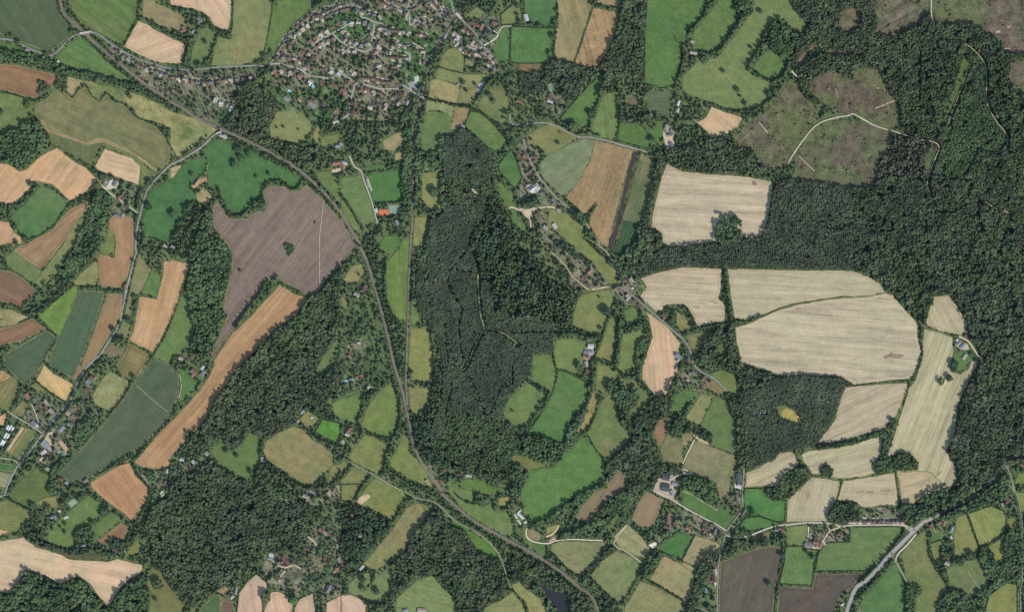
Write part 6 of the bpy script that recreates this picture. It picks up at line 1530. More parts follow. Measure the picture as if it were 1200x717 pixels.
ROW('near the corner garden of the northern lane', 'U 150 640 240 650 330 660 400 680', 5, (4.2, 3.4), 'rbgp')
ROW('in the gardens east of the corner', 'U 430 580 500 610 560 650', 3, (4.6, 3.8), 'rpb')
ROW('on the north side of the crescent', 'V 40 110 100 105 170 105 260 140 340 160 440 190', 7, (4, 3.4), 'bpgr')
ROW('on the south side of the crescent', 'V 40 245 120 265 190 260 280 250 320 295', 5, (4.2, 3.4), 'bpgw')
ROW('on the north side of the lower crescent street', 'V 55 440 110 465 165 490 215 510 285 490', 5, (4.2, 3.6), 'bgpr')
ROW('on the south side of the lower crescent street', 'V 15 530 85 600 150 580 200 620 300 650 360 640', 6, (4.2, 3.4), 'bpwg')
ROW('on the west side of the dropping crescent street', 'V 320 370 300 430 285 490', 3, (4, 3.4), 'bp')
ROW('on the east side of the dropping crescent street', 'V 400 410 420 470 405 540 380 590', 4, (4, 3.4), 'pogb')
ROW('between the crescent and the dark trees', 'V 440 325 510 330 520 360', 3, (4.4, 3.6), 'pg')
ROW('in the upper row of the square close', 'V 580 345 640 365 700 350 750 390', 6, (3.4, 3), 'rbgp')
ROW('in the middle row of the square close', 'V 590 460 640 500 700 520 750 510', 5, (3.6, 3), 'bgp')
ROW('in the lower row of the square close', 'V 545 650 620 650 690 655 740 660', 6, (3.4, 3), 'rbp')
ROW('on the west of the square close', 'V 555 540 545 600', 2, (3.6, 3.2), 'po')
ROW('on the north side of the terrace street at the top', 'V 530 15 620 35 700 55', 5, (3.2, 2.8), 'gbg')
ROW('on the south side of the terrace street at the top', 'V 480 40 550 80 620 110', 6, (3.2, 2.8), 'gbg')
ROW('on the west of the short terrace street', 'V 705 120 710 160 705 200', 4, (3.0, 2.8), 'dgb')
ROW('on the branching terrace street by the station', 'V 810 110 850 80 900 40', 4, (3.2, 2.8), 'gpb')
ROW('along the curved street north of the station', 'V 820 215 880 185 940 160 Y 70 170 150 150', 6, (3.2, 2.8), 'bgdg')
ROW('below the curved street north of the station', 'V 860 270 930 255 Y 30 285 90 265', 4, (3.4, 2.8), 'bdg')
ROW('in the top row of the north-east estate', 'Y 40 30 90 50 130 100 160 140', 5, (3.2, 2.8), 'gpb')
ROW('in the second row of the north-east estate', 'Y 170 40 200 100 215 150 235 205', 5, (3.4, 2.8), 'gpb')
ROW('above the street with a turning circle', 'V 850 395 900 400 945 410', 3, (4, 3.6), 'rpr')
ROW('below the street with a turning circle', 'V 840 570 885 590 930 580 X 920 40', 4, (4, 3.4), 'bgp')
ROW('in the brown terrace above the garden strips', 'X 210 210 290 215 365 218 450 250 550 262', 12, (3.2, 3.0), 'brb', 'houses of the garden terrace', 5)
ROW('south of the terrace street', 'X 210 345 285 335 365 365 450 385', 4, (4.6, 3.8), 'wrpp')
ROW('in the cluster above the cutting bridge', 'X 610 410 640 460 620 530 695 380 735 490', 5, (4.4, 4), 'pbrp', wob=40)
ROW('in the lower garden cluster', 'X 320 530 490 490 510 520', 3, (4.8, 4), 'bpr', wob=40)
ROW('west of the terrace gardens', 'X 130 160 125 190 30 350', 3, (5, 4), 'rpb', wob=40)
ROW('beside the western garden street', 'X 150 500 200 620 130 610', 3, (4.6, 3.8), 'rpb', wob=40)
ROW('on the ridge above the station yard', 'X 420 70 690 100 650 70', 3, (4.8, 4), 'gpr', wob=40)
ROW('in the garden row below the lane corner', 'W 100 140 165 115 270 145 390 185', 4, (5, 4.2), 'rwpo', wob=25)
ROW('in the upper row of the western gardens', 'W 465 80 590 95 670 115 760 140 840 165', 5, (5, 4), 'pwbp', wob=25)
ROW('in the lower row of the western gardens', 'W 520 250 650 250 795 295 890 355', 4, (5.4, 4.4), 'roowp', wob=20)
ROW('in the south-west gardens of the town', 'W 390 440 650 490 700 545 850 585 790 650', 5, (4.8, 4), 'pbrpo', wob=40)
ROW('with a walled yard north of the railway bend', 'L 505 550 560 580 640 600 690 640', 4, (4.6, 3.8), 'wpog', wob=40)
ROW('on the railway side of the station road', 'Y 430 330 480 360 500 390', 3, (3.6, 3.2), 'prb')
ROW('inside the horseshoe street', 'Y 520 480 560 500', 2, (3.8, 3.4), 'pr')
ROW('outside the horseshoe street', 'Y 400 540 440 590 520 605 600 610 660 655 700 690', 7, (3.8, 3.4), 'pbgr')
ROW('on the end of the station road', 'Y 650 590 710 640 770 690 c0 830 355 855 385', 5, (3.8, 3.2), 'pgb')
ROW('beside the paddock east of the cutting', 'Y 330 380 350 400 340 490', 3, (4.6, 3.6), 'pw')
for lab, a in (('red-tiled large house with a pale forecourt by the station road', ('Y 530 270', 7, 4.6, 30, 'r', 1)), ('red-tiled long house west of the looping drive', ('Y 615 300', 7, 4.4, 120, 'o', 1)),
               ('dark-roofed house inside the looping drive', ('Y 650 380', 5.5, 4, 120, 'd', 0)), ('red-tiled pair of wings by the pale corner field', ('Y 770 262', 8, 4.4, 10, 'r', -1))):
    q = P(a[0], False)[0]; building(lab, 'house', 'house', q[0], q[1], a[1], a[2], a[3], a[4], a[5], group='large houses east of the cutting')

def B(label, s, L, Wd, ang, roof, wing=0, low=False, hip=False, cat=None, name=None, group='farmsteads and cottages'):
    q = P(s, False)[0]
    building(label, cat or ('barn' if low else 'house'), name or ('barn' if low else 'house'), q[0], q[1], L, Wd, ang, roof, wing, low, hip, group)


B('white-roofed long barn at the western farm', 'a1 612 362', 9.5, 3.2, -62, 'w', low=True)
B('grey-roofed barn beside the long white barn', 'a1 646 358', 7.5, 4, -62, 'g', low=True)
B('red-tiled cottage below the western farm track', 'a1 668 436', 5, 4, -50, 'r', 1)
B('brown-tiled cottage beside the red western cottage', 'a1 692 412', 4.4, 3.6, -50, 'b')
B('grey-roofed shed north of the orange-brown field', 'a1 655 538', 6, 3.6, 10, 'g', low=True)
B('slate-roofed shed by the orange-brown field', 'a1 688 540', 4.5, 3.4, -70, 's', low=True)
B('white-roofed house beside the railway lane bridge', 'b1 305 97', 4.6, 3.4, 30, 'w')
B('tan-roofed house beside the railway lane bridge', 'b1 285 92', 3.6, 3.0, 30, 'p')
B('grey-roofed cottage on the long lane by the brown stripe', 'a2 700 268', 6, 3.4, -80, 'r')
B('tan-roofed shed on the long lane by the brown stripe', 'a2 706 295', 4, 2.6, -80, 'p', low=True)
B('orange-tiled farmhouse by the diagonal brown field', 'b3 130 42', 7, 5, 40, 'o', 1)
B('grey-roofed shed of the orange-tiled farm', 'b3 182 48', 8, 4.4, -50, 'g', low=True)
B('white-roofed annexe of the orange-tiled farm', 'b3 180 18', 5, 3, -50, 'w', low=True)
B('tan-roofed house on the corner of the bright pasture', 'b2 60 668', 5, 4, 20, 'p')
B('brown-tiled house on the corner of the bright pasture', 'b2 115 668', 4.6, 4, 70, 'b')
B('white-roofed house at the foot of the long strip wood', 'b2 15 48', 5, 3.6, 20, 'w')
B('tan-roofed house at the railway lane garden', 'a2 930 38', 5, 3.4, 20, 'p')
for i, (lab, s, L, Wd, an, rf) in enumerate((
        ('red-roofed barn at the edge of the olive plot', 'N 115 232', 6.5, 5, 60, 'o'), ('grey-roofed house by the village green', 'N 200 280', 5, 4, 60, 'g'),
        ('brown-tiled house north of the village green', 'N 225 350', 4.6, 4, 50, 'b'), ('tan-roofed house north-east of the village green', 'N 325 300', 5, 3.6, 60, 'p'),
        ('red-tiled house north-east of the village green', 'N 325 365', 5, 4, 60, 'r'), ('tan-roofed house on the corner of the village green', 'N 385 395', 5.4, 4.4, 40, 'p'),
        ('grey-roofed sheds at the foot of the village green', 'N 190 530', 6, 4.6, 40, 'g'), ('white-roofed shed at the foot of the village green', 'N 225 560', 4, 3, 40, 'w'),
        ('red-tiled house across the lane from the village green', 'N 690 358', 5.4, 4.4, 30, 'r'), ('dark-roofed house beside the yellow-green paddock', 'N 735 290', 5, 4.4, 40, 'd'),
        ('red-tiled house at the top of the lane row', 'N 785 160', 5, 4, 40, 'r'), ('slate-roofed house in the lane row', 'N 800 75', 5, 4, 50, 's'),
        ('red-tiled house at the head of the lane row', 'N 845 25', 5.5, 4.4, 30, 'r'), ('tan-roofed house with a round forecourt', 'N 580 420', 5, 4.4, 40, 'p'),
        ('orange-tiled house beside the round forecourt', 'N 640 460', 6, 4.4, 30, 'o'), ('grey-roofed house with two wings below the round forecourt', 'N 600 545', 6.4, 5, 20, 'g'),
        ('white-fronted slate barn south of the lane', 'N 500 600', 8, 4.4, -45, 's'))):
    B(lab, s, L, Wd, an, rf, 0, lab.find('barn') > 0 or lab.find('shed') > 0)
B('slate-roofed nursery shed, largest of the nursery', 'Z 510 480', 9, 6.5, 40, 's', low=True)
B('tan-roofed shed beside the largest nursery shed', 'Z 560 525', 6, 4, 40, 'p', low=True)
B('white-roofed building in the nursery yard', 'Z 490 570', 7, 4, -45, 'w', low=True)
B('tan-roofed nursery office at the lower end', 'Z 460 640', 5, 3.6, -45, 'p')
B('tan-roofed cottage with a dark outbuilding by the blue-green field', 'a3 270 585', 4.5, 3.4, 40, 'p')
B('red-tiled cottage at the end of the blue-green field', 'a3 345 640', 5, 3.6, 20, 'r')
B('slate-roofed shed at the end of the blue-green field', 'a3 375 662', 4, 3, 30, 's', low=True)
B('grey-roofed house near the tan ploughed field', 'a3 480 648', 5, 3.4, -40, 'g')
B('white-roofed cottage in the park pasture, largest', 'a4 300 180', 7, 4.4, -15, 'g', 1)
B('white-roofed shed beside the drive of the park pasture', 'a4 372 185', 5, 2.8, -20, 'w', low=True)
B('white hut in the park pasture', 'a4 335 150', 2.8, 2.2, 20, 'w', low=True)
B('pale cottage in the trees above the great stubble', 'a4 468 342', 5, 3.4, -20, 's')
B('brown-tiled house hidden by trees above the great stubble', 'a4 648 368', 6, 4, 20, 'b')
for k, (lab, s, an, rf) in enumerate((('white-roofed house in the south-west lane, by the dark trees', 'b3 130 545', 40, 'w'), ('tan-roofed house at the field end of the south-west lane', 'b3 205 498', 40, 'p'),
        ('grey-roofed house in the south-west lane', 'b3 30 605', 40, 'g'), ('white hut in the south-west lane gardens', 'b3 65 530', 10, 'w'), ('tan-roofed house low on the south-west lane', 'a4 910 60', 130, 'p'),
        ('white-roofed long shed on the south-west lane', 'a4 905 45', 130, 'w'), ('grey-roofed hut beside the copse of the south-west lane', 'a4 838 262', 120, 's'), ('tan-roofed house above the copse', 'a3 935 595', 110, 'p'),
        ('brown-tiled house above the copse', 'a3 925 660', 110, 'b'))):
    B(lab, s, 4.6, 3.4, an, rf)
B('orange-tiled long hall with a pale yard', 'b1 935 245', 11, 5, -5, 'o', 1)
B('orange-tiled wing of the hall by the railway', 'c1 10 265', 6, 5, 80, 'o')
B('white-roofed house beside the lane to the court', 'c1 20 245', 5.5, 4, 10, 'w')
B('tan-roofed house north of the orange hall', 'b1 925 12', 6.5, 4.4, -20, 'p', 1)
B('slate-roofed house north of the orange hall', 'b1 940 150', 6, 3.6, 0, 's')
B('grey-roofed changing hut beside the playing field', 'c1 150 355', 10, 2.4, 78, 'p', low=True, name='pavilion', cat='pavilion')
B('white-roofed clubhouse beside the orange court', 'c1 195 512', 5, 3.4, 80, 'w', low=True, name='clubhouse', cat='clubhouse')
B('grey-roofed house below the tennis courts', 'c1 310 580', 5.5, 3.4, 75, 's')
B('tan-roofed cottage in the shaggy paddock', 'c1 0 140', 4, 3, 30, 'p')
B('red-tiled villa in the gardens by the curving railway', 'c2 132 278', 5.6, 4.4, 70, 'r', 1)
B('tan-roofed villa in the gardens by the curving railway', 'c2 88 312', 6.4, 4.4, 25, 'p', 1)
B('red-tiled villa with a pale drive', 'c2 52 640', 6, 4.4, 60, 'r', 1)
B('white conservatory house above the villa lawn', 'c2 102 582', 3.4, 2.6, 20, 'w')
B('great red-tiled villa with a slate wing', 'c3 100 62', 9, 4.6, -20, 'r', 1)
B('slate-roofed wing of the great villa', 'c3 55 82', 5, 3.6, -25, 's')
B('tan-roofed lodge below the great villa', 'c3 148 128', 4.4, 3.4, -50, 'p')
B('red-tiled house with a white yard by the olive field', 'c3 42 365', 7, 4.4, -45, 'r', 1)
B('white-roofed cottage by the olive field', 'c3 35 392', 5, 3, 20, 'w')
B('tan-roofed cottage south of the emerald square', 'c3 8 435', 4.4, 3.4, 60, 'p')
B('slate-roofed pale villa beside its meadow', 'b3 738 262', 6, 3.6, -45, 's', 1)
B('white hut in the villa meadow', 'b3 792 296', 2.6, 2, 20, 'w', low=True)
B('tan hut below the pale villa', 'b3 714 318', 3.4, 2, -60, 'p', low=True)
B('grey-roofed cottage on the west of the hayfield', 'b3 512 530', 5.5, 3.4, 80, 's')
B('tan-roofed cottage in the clearing of the great wood', 'b4 460 40', 4.4, 3.2, 0, 'p')
for lab, s, L, Wd, an, rf, wg in (('tan-roofed house in the wood clearing, long', 'b4 760 70', 8, 4, 25, 'p', 1), ('grey-roofed house at the upper wood clearing', 'b4 790 40', 6, 3, 25, 's', 0), ('tan-roofed house west of the wood clearing', 'b4 655 95', 6.5, 3, 50, 'p', 0),
        ('tan-roofed house on the edge of the wood clearing', 'b4 885 55', 5, 4, 70, 'p', 0), ('orange-tiled house with a white terrace in the garden woods', 'M 735 200', 6.5, 4.4, 30, 'o', 1), ('pale flat-roofed pavilion beside the orange garden house', 'M 775 230', 5, 4, 30, 'p', 0),
        ('red-tiled house above the pale drive', 'M 570 405', 7, 4, 15, 'r', 1), ('red-tiled large house at the heart of the garden hamlet', 'M 315 525', 6, 4.6, 60, 'r', 1), ('dark-roofed house beside the red hamlet house', 'M 355 570', 5.5, 4, 60, 'r', 0),
        ('tan-roofed cottage below the hamlet house', 'b4 600 520', 5, 3.6, 10, 'r', 0), ('pale cottage above the pink stubbles', 'b4 608 545', 4, 3.4, 70, 'p', 0), ('red-tiled cottage east of the pale drive', 'M 775 530', 5.5, 4, 70, 'r', 0),
        ('red-tiled house on the eastern lane of the hamlet', 'M 890 640', 7, 4.6, -50, 'o', 1), ('tan-roofed house at the eastern edge of the hamlet', 'M 940 530', 5.5, 4.4, 60, 'p', 0), ('slate-roofed hut on the eastern lane', 'M 908 375', 5, 2.4, 80, 's', 0),
        ('tan-roofed cottage deep in the wood', 'b4 705 205', 4, 3, -45, 'p', 0)):
    B(lab, s, L, Wd, an, rf, wg)
B('white and grey barn beside the great wood', 'M 175 475', 5.4, 4, 20, 'w', low=True)
B('slate-roofed shed below the white and grey barn', 'M 168 515', 5.4, 3.6, 20, 's', low=True)
B('large slate-roofed house at the pink stubbles', 'b4 885 582', 9, 5.6, -65, 'g', 1)
B('tan-roofed shed by the dark green plots', 'b4 345 632', 5, 3, -45, 'p', low=True)
B('slate-roofed long shed by the dark green plots', 'b4 368 595', 9, 2.2, 100, 's', low=True)
B('red-tiled house west of the curved olive field', 'c4 60 180', 5, 4.4, 70, 'r')
B('tan-roofed bungalow among the southern trees', 'c4 108 288', 4.4, 3.4, 20, 'p')
B('red-tiled manor on the left of the round-tree meadow', 'c4 8 438', 8, 5, 60, 'r', 1)
B('white-roofed long hut by the round-tree meadow', 'c4 115 466', 6.5, 2.6, -50, 'w', low=True)
B('slate-roofed barn below the striped hay field', 'c4 360 706', 6, 3.4, -20, 's', low=True)
B('big tan-roofed barn below the striped hay field', 'c4 450 708', 9.5, 5.4, 5, 'p', low=True)
for lab, s, L, Wd, an, rf in (('red-tiled house at the foot of the wood, westernmost', 'c3 568 590', 6, 4, -10, 'r'), ('orange-tiled house with a pale yard near the railway curve', 'c3 560 655', 5, 4, 70, 'o'), ('red-tiled house above the southern green field', 'c3 660 615', 5, 4, 10, 'r'),
        ('tan-roofed row of houses under the wood', 'c3 715 618', 7, 4, 5, 'p'), ('tan cottage beside the railway bend', 'c3 482 658', 6, 2.6, 60, 'p'), ('slate-roofed hut by the lane end', 'c4 570 192', 4, 2.4, 20, 's')):
    B(lab, s, L, Wd, an, rf)
# sandy yard and lane
for lab, s, L, Wd, an, rf, wg in (('large white house round a dark courtyard', 'd1 118 388', 9, 5.4, -35, 'w', 1), ('red-tiled house beside the large white house', 'd1 140 372', 5, 4, 60, 'p', 0), ('orange-tiled house at the head of the lane', 'd1 66 215', 4.4, 4, 70, 'o', 0),
        ('brown-tiled house at the head of the lane', 'd1 42 185', 5, 4, 60, 'b', 0), ('red-tiled house beside the dark round trees', 'd1 120 212', 7, 4, 10, 'r', 1), ('brown-tiled house with a courtyard north of the white house', 'd1 88 298', 6, 4.4, -30, 'b', 1),
        ('grey-roofed house behind the white house', 'd1 172 415', 5, 4, 20, 'g', 0), ('tan-roofed row of sheds on the long green field', 'd1 190 605', 6, 3.4, 30, 'p', 0), ('brown-tiled cottage beside the long green field', 'd1 148 535', 5.6, 4, 45, 'b', 0),
        ('tan-roofed house on the lane beside the broad field', 'd1 262 512', 5, 3, 50, 'p', 0), ('grey-roofed house on the lane beside the broad field', 'd1 235 455', 6, 4, 45, 'g', 0)):
    B(lab, s, L, Wd, an, rf, wg)
B('white-roofed shed in the long green field', 'd1 240 598', 6.4, 3.6, 55, 'w', low=True)
B('grey-roofed farmhouse of the tan forecourt', 'd1 890 75', 7, 5, 70, 'g', 1)
B('tan-roofed block of the big farmhouse', 'd1 865 60', 6, 4.4, 70, 'p')
B('slate-roofed house below the tan forecourt', 'd1 895 148', 6, 4, 60, 'g', 1)
B('orange-tiled long house in the strip gardens', 'd2 432 182', 6.4, 4.4, -40, 'o')
B('brown-tiled barn in the strip gardens', 'd2 400 225', 6, 4, 45, 'b', low=True)
B('dark-roofed house beside the brown barn', 'd2 422 258', 7, 2.6, 35, 'b')
for lab, s, L, Wd, an, rf, wg in (('tan-roofed house at the crossroads', 'd2 668 232', 5.4, 4, 60, 'p', 0), ('brown-tiled house north of the crossroads', 'd2 635 232', 4.6, 3.6, 20, 'b', 0), ('brown-tiled house on the drive end', 'd2 590 270', 6, 4, -20, 'b', 1),
        ('white gazebo at the crossroads', 'd2 676 274', 2.6, 2.2, 0, 'w', 0), ('tan-roofed house south of the crossroads', 'd2 652 320', 5.6, 4.4, 40, 'p', 1), ('brown-tiled house on the lane below the crossroads', 'd2 690 348', 5, 3.6, 40, 'b', 0),
        ('red-tiled house on the lane below the crossroads', 'd2 715 372', 5, 4, 40, 'r', 0), ('red-tiled house on the straight lane by the stubble', 'd2 852 432', 6, 4.4, 40, 'r', 1), ('slate-roofed house at the foot of the tan stubble', 'd2 932 658', 8, 5, 40, 's', 1)):
    B(lab, s, L, Wd, an, rf, wg)
B('white-roofed large farm shed in the valley', 'd2 442 600', 7, 5, 5, 'w', low=True)
B('grey-roofed farm shed beside the white one', 'd2 418 632', 6, 4.4, 5, 'g', low=True)
B('second grey-roofed farm shed under the white one', 'd2 440 635', 5, 3.6, 5, 's', low=True)
B('orange-tiled farm range in the valley', 'd2 415 660', 7, 4, 15, 'o')
B('tan-roofed farmhouse in the valley', 'd2 415 700', 6, 4, 80, 'p')
B('red-tiled cottage at the foot of the valley farm', 'd3 418 40', 5, 3, 80, 'r')
for lab, s, L, Wd, an, rf, wg in (('grey-roofed bungalow on the lane to the square wood', 'e3 65 48', 6, 4, 30, 'g', 0), ('brown-tiled house on the lane to the square wood', 'e3 115 75', 5.6, 4.4, -50, 'b', 1), ('tan-roofed house left of the square wood lane', 'e3 30 90', 4, 3, 40, 'p', 0),
        ('red-tiled cottage at the olive paddock', 'e2 30 680', 5, 4, 80, 'r', 0)):
    B(lab, s, L, Wd, an, rf, wg)
B('white house deep in the dark square wood', 'e3 420 272', 6.5, 3, -10, 'w')
B('tan-roofed annexe deep in the dark square wood', 'e3 452 268', 5, 2.6, 0, 'p')
B('long dark-roofed barn with a pale yard', 'e3 308 640', 13, 4.2, 88, 'd', low=True)
B('tan-roofed house below the long dark barn', 'e4 300 68', 5, 4, 80, 'b')
B('white-roofed house below the long dark barn', 'e4 318 8', 5, 3, 20, 'w')
B('brown-tiled cottage by the long barn lane', 'e4 340 155', 6, 3.6, -60, 'b')
B('dark-roofed square barn, upper of the pair', 'd3 862 628', 9, 7.5, 12, 'd', low=True)
B('dark-roofed square barn, lower of the pair', 'd3 858 687', 9, 8.5, 12, 'd', low=True)
B('slate-roofed shed east of the dark barns', 'd3 912 668', 6, 4, 15, 's', low=True)
B('white-fronted slate shed beside the dark barns', 'd4 895 48', 6, 3.4, 80, 's', low=True)
B('red-tiled long cottage by the green paddock', 'd4 872 188', 11, 3.4, 95, 'r')
B('brown-tiled cottage on the bend of the green paddock', 'd4 866 238', 7, 4, 10, 'r', 1)
B('tan-roofed cottage above the green paddock', 'd4 915 225', 5.4, 4.4, 60, 'r')
for lab, s, L, Wd, an, rf, wg in (('orange-tiled cottage on the hamlet lane, westernmost', 'e4 32 245', 6.4, 5, 20, 'o', 1), ('red-tiled cottage on the hamlet lane', 'e4 122 252', 6, 4.4, 35, 'r', 1), ('tan-roofed cottage near the hamlet crossroads', 'e4 158 285', 5, 3, 50, 'p', 0),
        ('slate-roofed hut in the hamlet', 'e4 180 262', 5, 1.6, -60, 's', 0), ('red-tiled house on the farm lane, lower', 'e4 178 530', 7, 5, 80, 'r', 1), ('tan-roofed house on the farm lane, upper', 'e4 180 488', 6, 4.4, 80, 'p', 0), ('brown-tiled shed on the farm lane, top', 'e4 175 452', 5, 3.4, 60, 'b', 0),
        ('grey-roofed house in the lower lane garden', 'e4 128 592', 5.5, 3.8, 85, 's', 0), ('brown-tiled house on the cottage lane', 'e4 550 250', 7, 4, 15, 'b', 1), ('grey-roofed house on the cottage lane', 'e4 525 255', 4.4, 3.4, 15, 'g', 0)):
    B(lab, s, L, Wd, an, rf, wg)
B('grey-roofed large shed of the hamlet farm', 'e4 705 338', 9, 6, 12, 'g', low=True)
B('orange-tiled farmhouse of the hamlet farm', 'e4 745 325', 6, 4.4, 10, 'o', 1)
B('tan-roofed shed of the hamlet farm', 'e4 742 350', 9, 3, 12, 'p', low=True)
B('slate-roofed narrow shed of the hamlet farm', 'e4 715 288', 7, 2, 88, 's', low=True)
B('tan-roofed cattle shed of the hamlet farm', 'e4 772 342', 7, 4, -60, 'o', low=True)
B('brown-tiled house in the loop of the double drive', 'e4 775 272', 5.4, 4, 15, 'b')
B('tan-roofed house in its own garden square', 'e4 882 278', 6, 4.6, 20, 'r', 1)
ROW('in the roadside terrace of the south-east', 'f4 10 205 75 208 130 208 200 208 275 210', 11, (3.7, 3.3), 'rbrgbo', 'roadside terraced houses', 4, 1)
B('tan-roofed house in the garden by the scorched field', 'e4 940 212', 5, 4, 0, 'p')
for lab, s, L, Wd, an, rf, wg in (('red-tiled house beside the wooded main road', 'f4 505 212', 7, 4.4, 110, 'o', 1), ('orange-tiled cottage beside the main road', 'f4 440 235', 5.5, 4, 60, 'o', 0), ('grey-roofed barn of the roadside house', 'f4 548 252', 7, 3.4, -70, 's', 0), ('white hut of the roadside house', 'f4 545 298', 3.4, 2.6, 70, 'w', 0),
        ('tan-roofed house hidden among the roadside trees', 'f4 525 442', 6, 4, 20, 'p', 0), ('red-tiled valley cottage near the right lane', 'f4 862 88', 6, 4.6, 50, 'r', 1), ('tan shed of the valley cottage', 'f4 835 115', 4, 3, 60, 'p', 0),
        ('red-tiled house on the right edge', 'f3 945 560', 5, 4, 20, 'r', 0)):
    B(lab, s, L, Wd, an, rf, wg)
# eastern farm
for lab, s, L, Wd, an, rf, lo in (('grey-roofed farm shed, upper of the eastern farm', 'f2 588 580', 6.5, 3.4, -48, 'g', True), ('slate-roofed farm shed, lower of the eastern farm', 'f2 612 600', 7, 3.6, -48, 's', True), ('brown-tiled house at the eastern farm', 'f2 635 548', 6, 4, 40, 'b', False),
        ('tan-roofed barn at the eastern farm', 'f2 622 660', 7, 3.4, -55, 'p', True), ('brown-tiled cottage at the end of the eastern farm track', 'f2 720 660', 5.4, 4, 50, 'b', False), ('white hut at the entrance of the eastern farm', 'f2 580 565', 3, 2, -48, 'w', True)):
    B(lab, s, L, Wd, an, rf, 0, lo)
# park hamlet top
B('white-fronted cottage on the park hedge', 'e0 60 298', 8, 3.4, 10, 'p')
B('tan hut in the corner of the framed field', 'e0 55 235', 4, 3, 20, 'p')
B('white-roofed barn in the top green field', 'd0 80 102', 8, 4.2, 72, 'w', low=True)
B('tan-roofed house of the garden with a hard court', 'd0 215 540', 5.5, 4.6, 70, 'r', 1)
B('white-roofed annexe of the hard court house', 'd0 215 570', 6.5, 3, 20, 'w')
B('orange-tiled house beside the dry paddock', 'd0 40 570', 6, 4.4, 10, 'o', 1)
B('white-roofed house of the northern lane bend', 'd0 930 580', 6, 3.6, -70, 'w')
B('tan-roofed house of the northern lane bend', 'd0 925 620', 5, 4, -70, 'p')
B('tan-roofed cottage above the bend of the farm lane', 'd0 870 710', 5, 4, 30, 'p')
B('brown-tiled house in the tree-ringed western garden', 'b0 75 165', 5.4, 4, 60, 'o', 1)
B('grey-roofed house in the tree-ringed northern garden', 'b0 165 112', 6, 4.4, 40, 'g', 1)
B('slate-roofed hut by the narrow sloping paddock', 'b0 125 180', 3.4, 2.4, -45, 's', low=True)
B('tan-roofed cottage below the top left lane, western', 'a0 158 285', 4.4, 3.2, 30, 'p')
B('white-roofed cottage below the top left lane, eastern', 'a0 250 330', 4, 2.8, 60, 'w')
B('white hut beside the rail bridge pasture', 'a0 328 347', 3, 2.2, 40, 'w', low=True)
B('slate-roofed field barn in the tan parched fields', 'c0 652 478', 3.6, 2.6, -40, 's', low=True)
B('white field barn at the tip of the boundary wood', 'c0 680 710', 4.2, 2.4, 25, 'w', low=True)
B('slate-roofed station building beside the cutting', 'Y 205 420', 9, 2.8, -62, 's', low=True, name='station_building', cat='station')
B('white-roofed shed east of the cutting', 'Y 335 495', 7, 2.4, -60, 'w', low=True)

hs = sorted((q for q in SPECS if q[1] == 'house'), key=lambda q: -q[5] * q[6])
for q in [q for q in SPECS if q[1] != 'house'] + hs[:296]: raise_building(*q)
# the smallest houses of the town, past three hundred: one mass
bm = bmesh.new(); mats = []
from mathutils import Matrix
for q in hs[296:]:
    wl, rf, ch = house_meshes(round(q[5] * S * 2) / 2, round(q[6] * S * 2) / 2, q[9], q[10], q[11])
    for me, mt in ((wl, WALLM[int(q[3]) % 2]), (rf, ROOFM[q[8]])):
        if mt not in mats: mats.append(mt)
        n0 = len(bm.verts); f0 = len(bm.faces)
        bm.from_mesh(me); bm.verts.ensure_lookup_table(); bm.faces.ensure_lookup_table()
        bmesh.ops.transform(bm, verts=bm.verts[n0:], matrix=Matrix.Translation((wx(q[3]), wy(q[4]), .1)) @ Matrix.Rotation(math.radians(-q[7]), 4, 'Z'))
        for f in bm.faces[f0:]: f.material_index = mats.index(mt)
me = bpy.data.meshes.new('town_houses'); bm.to_mesh(me); bm.free()
for mt in mats: me.materials.append(mt)
tag(link('town_houses', me), 'mass of small terraced and semi-detached houses in the northern town', kind='stuff')

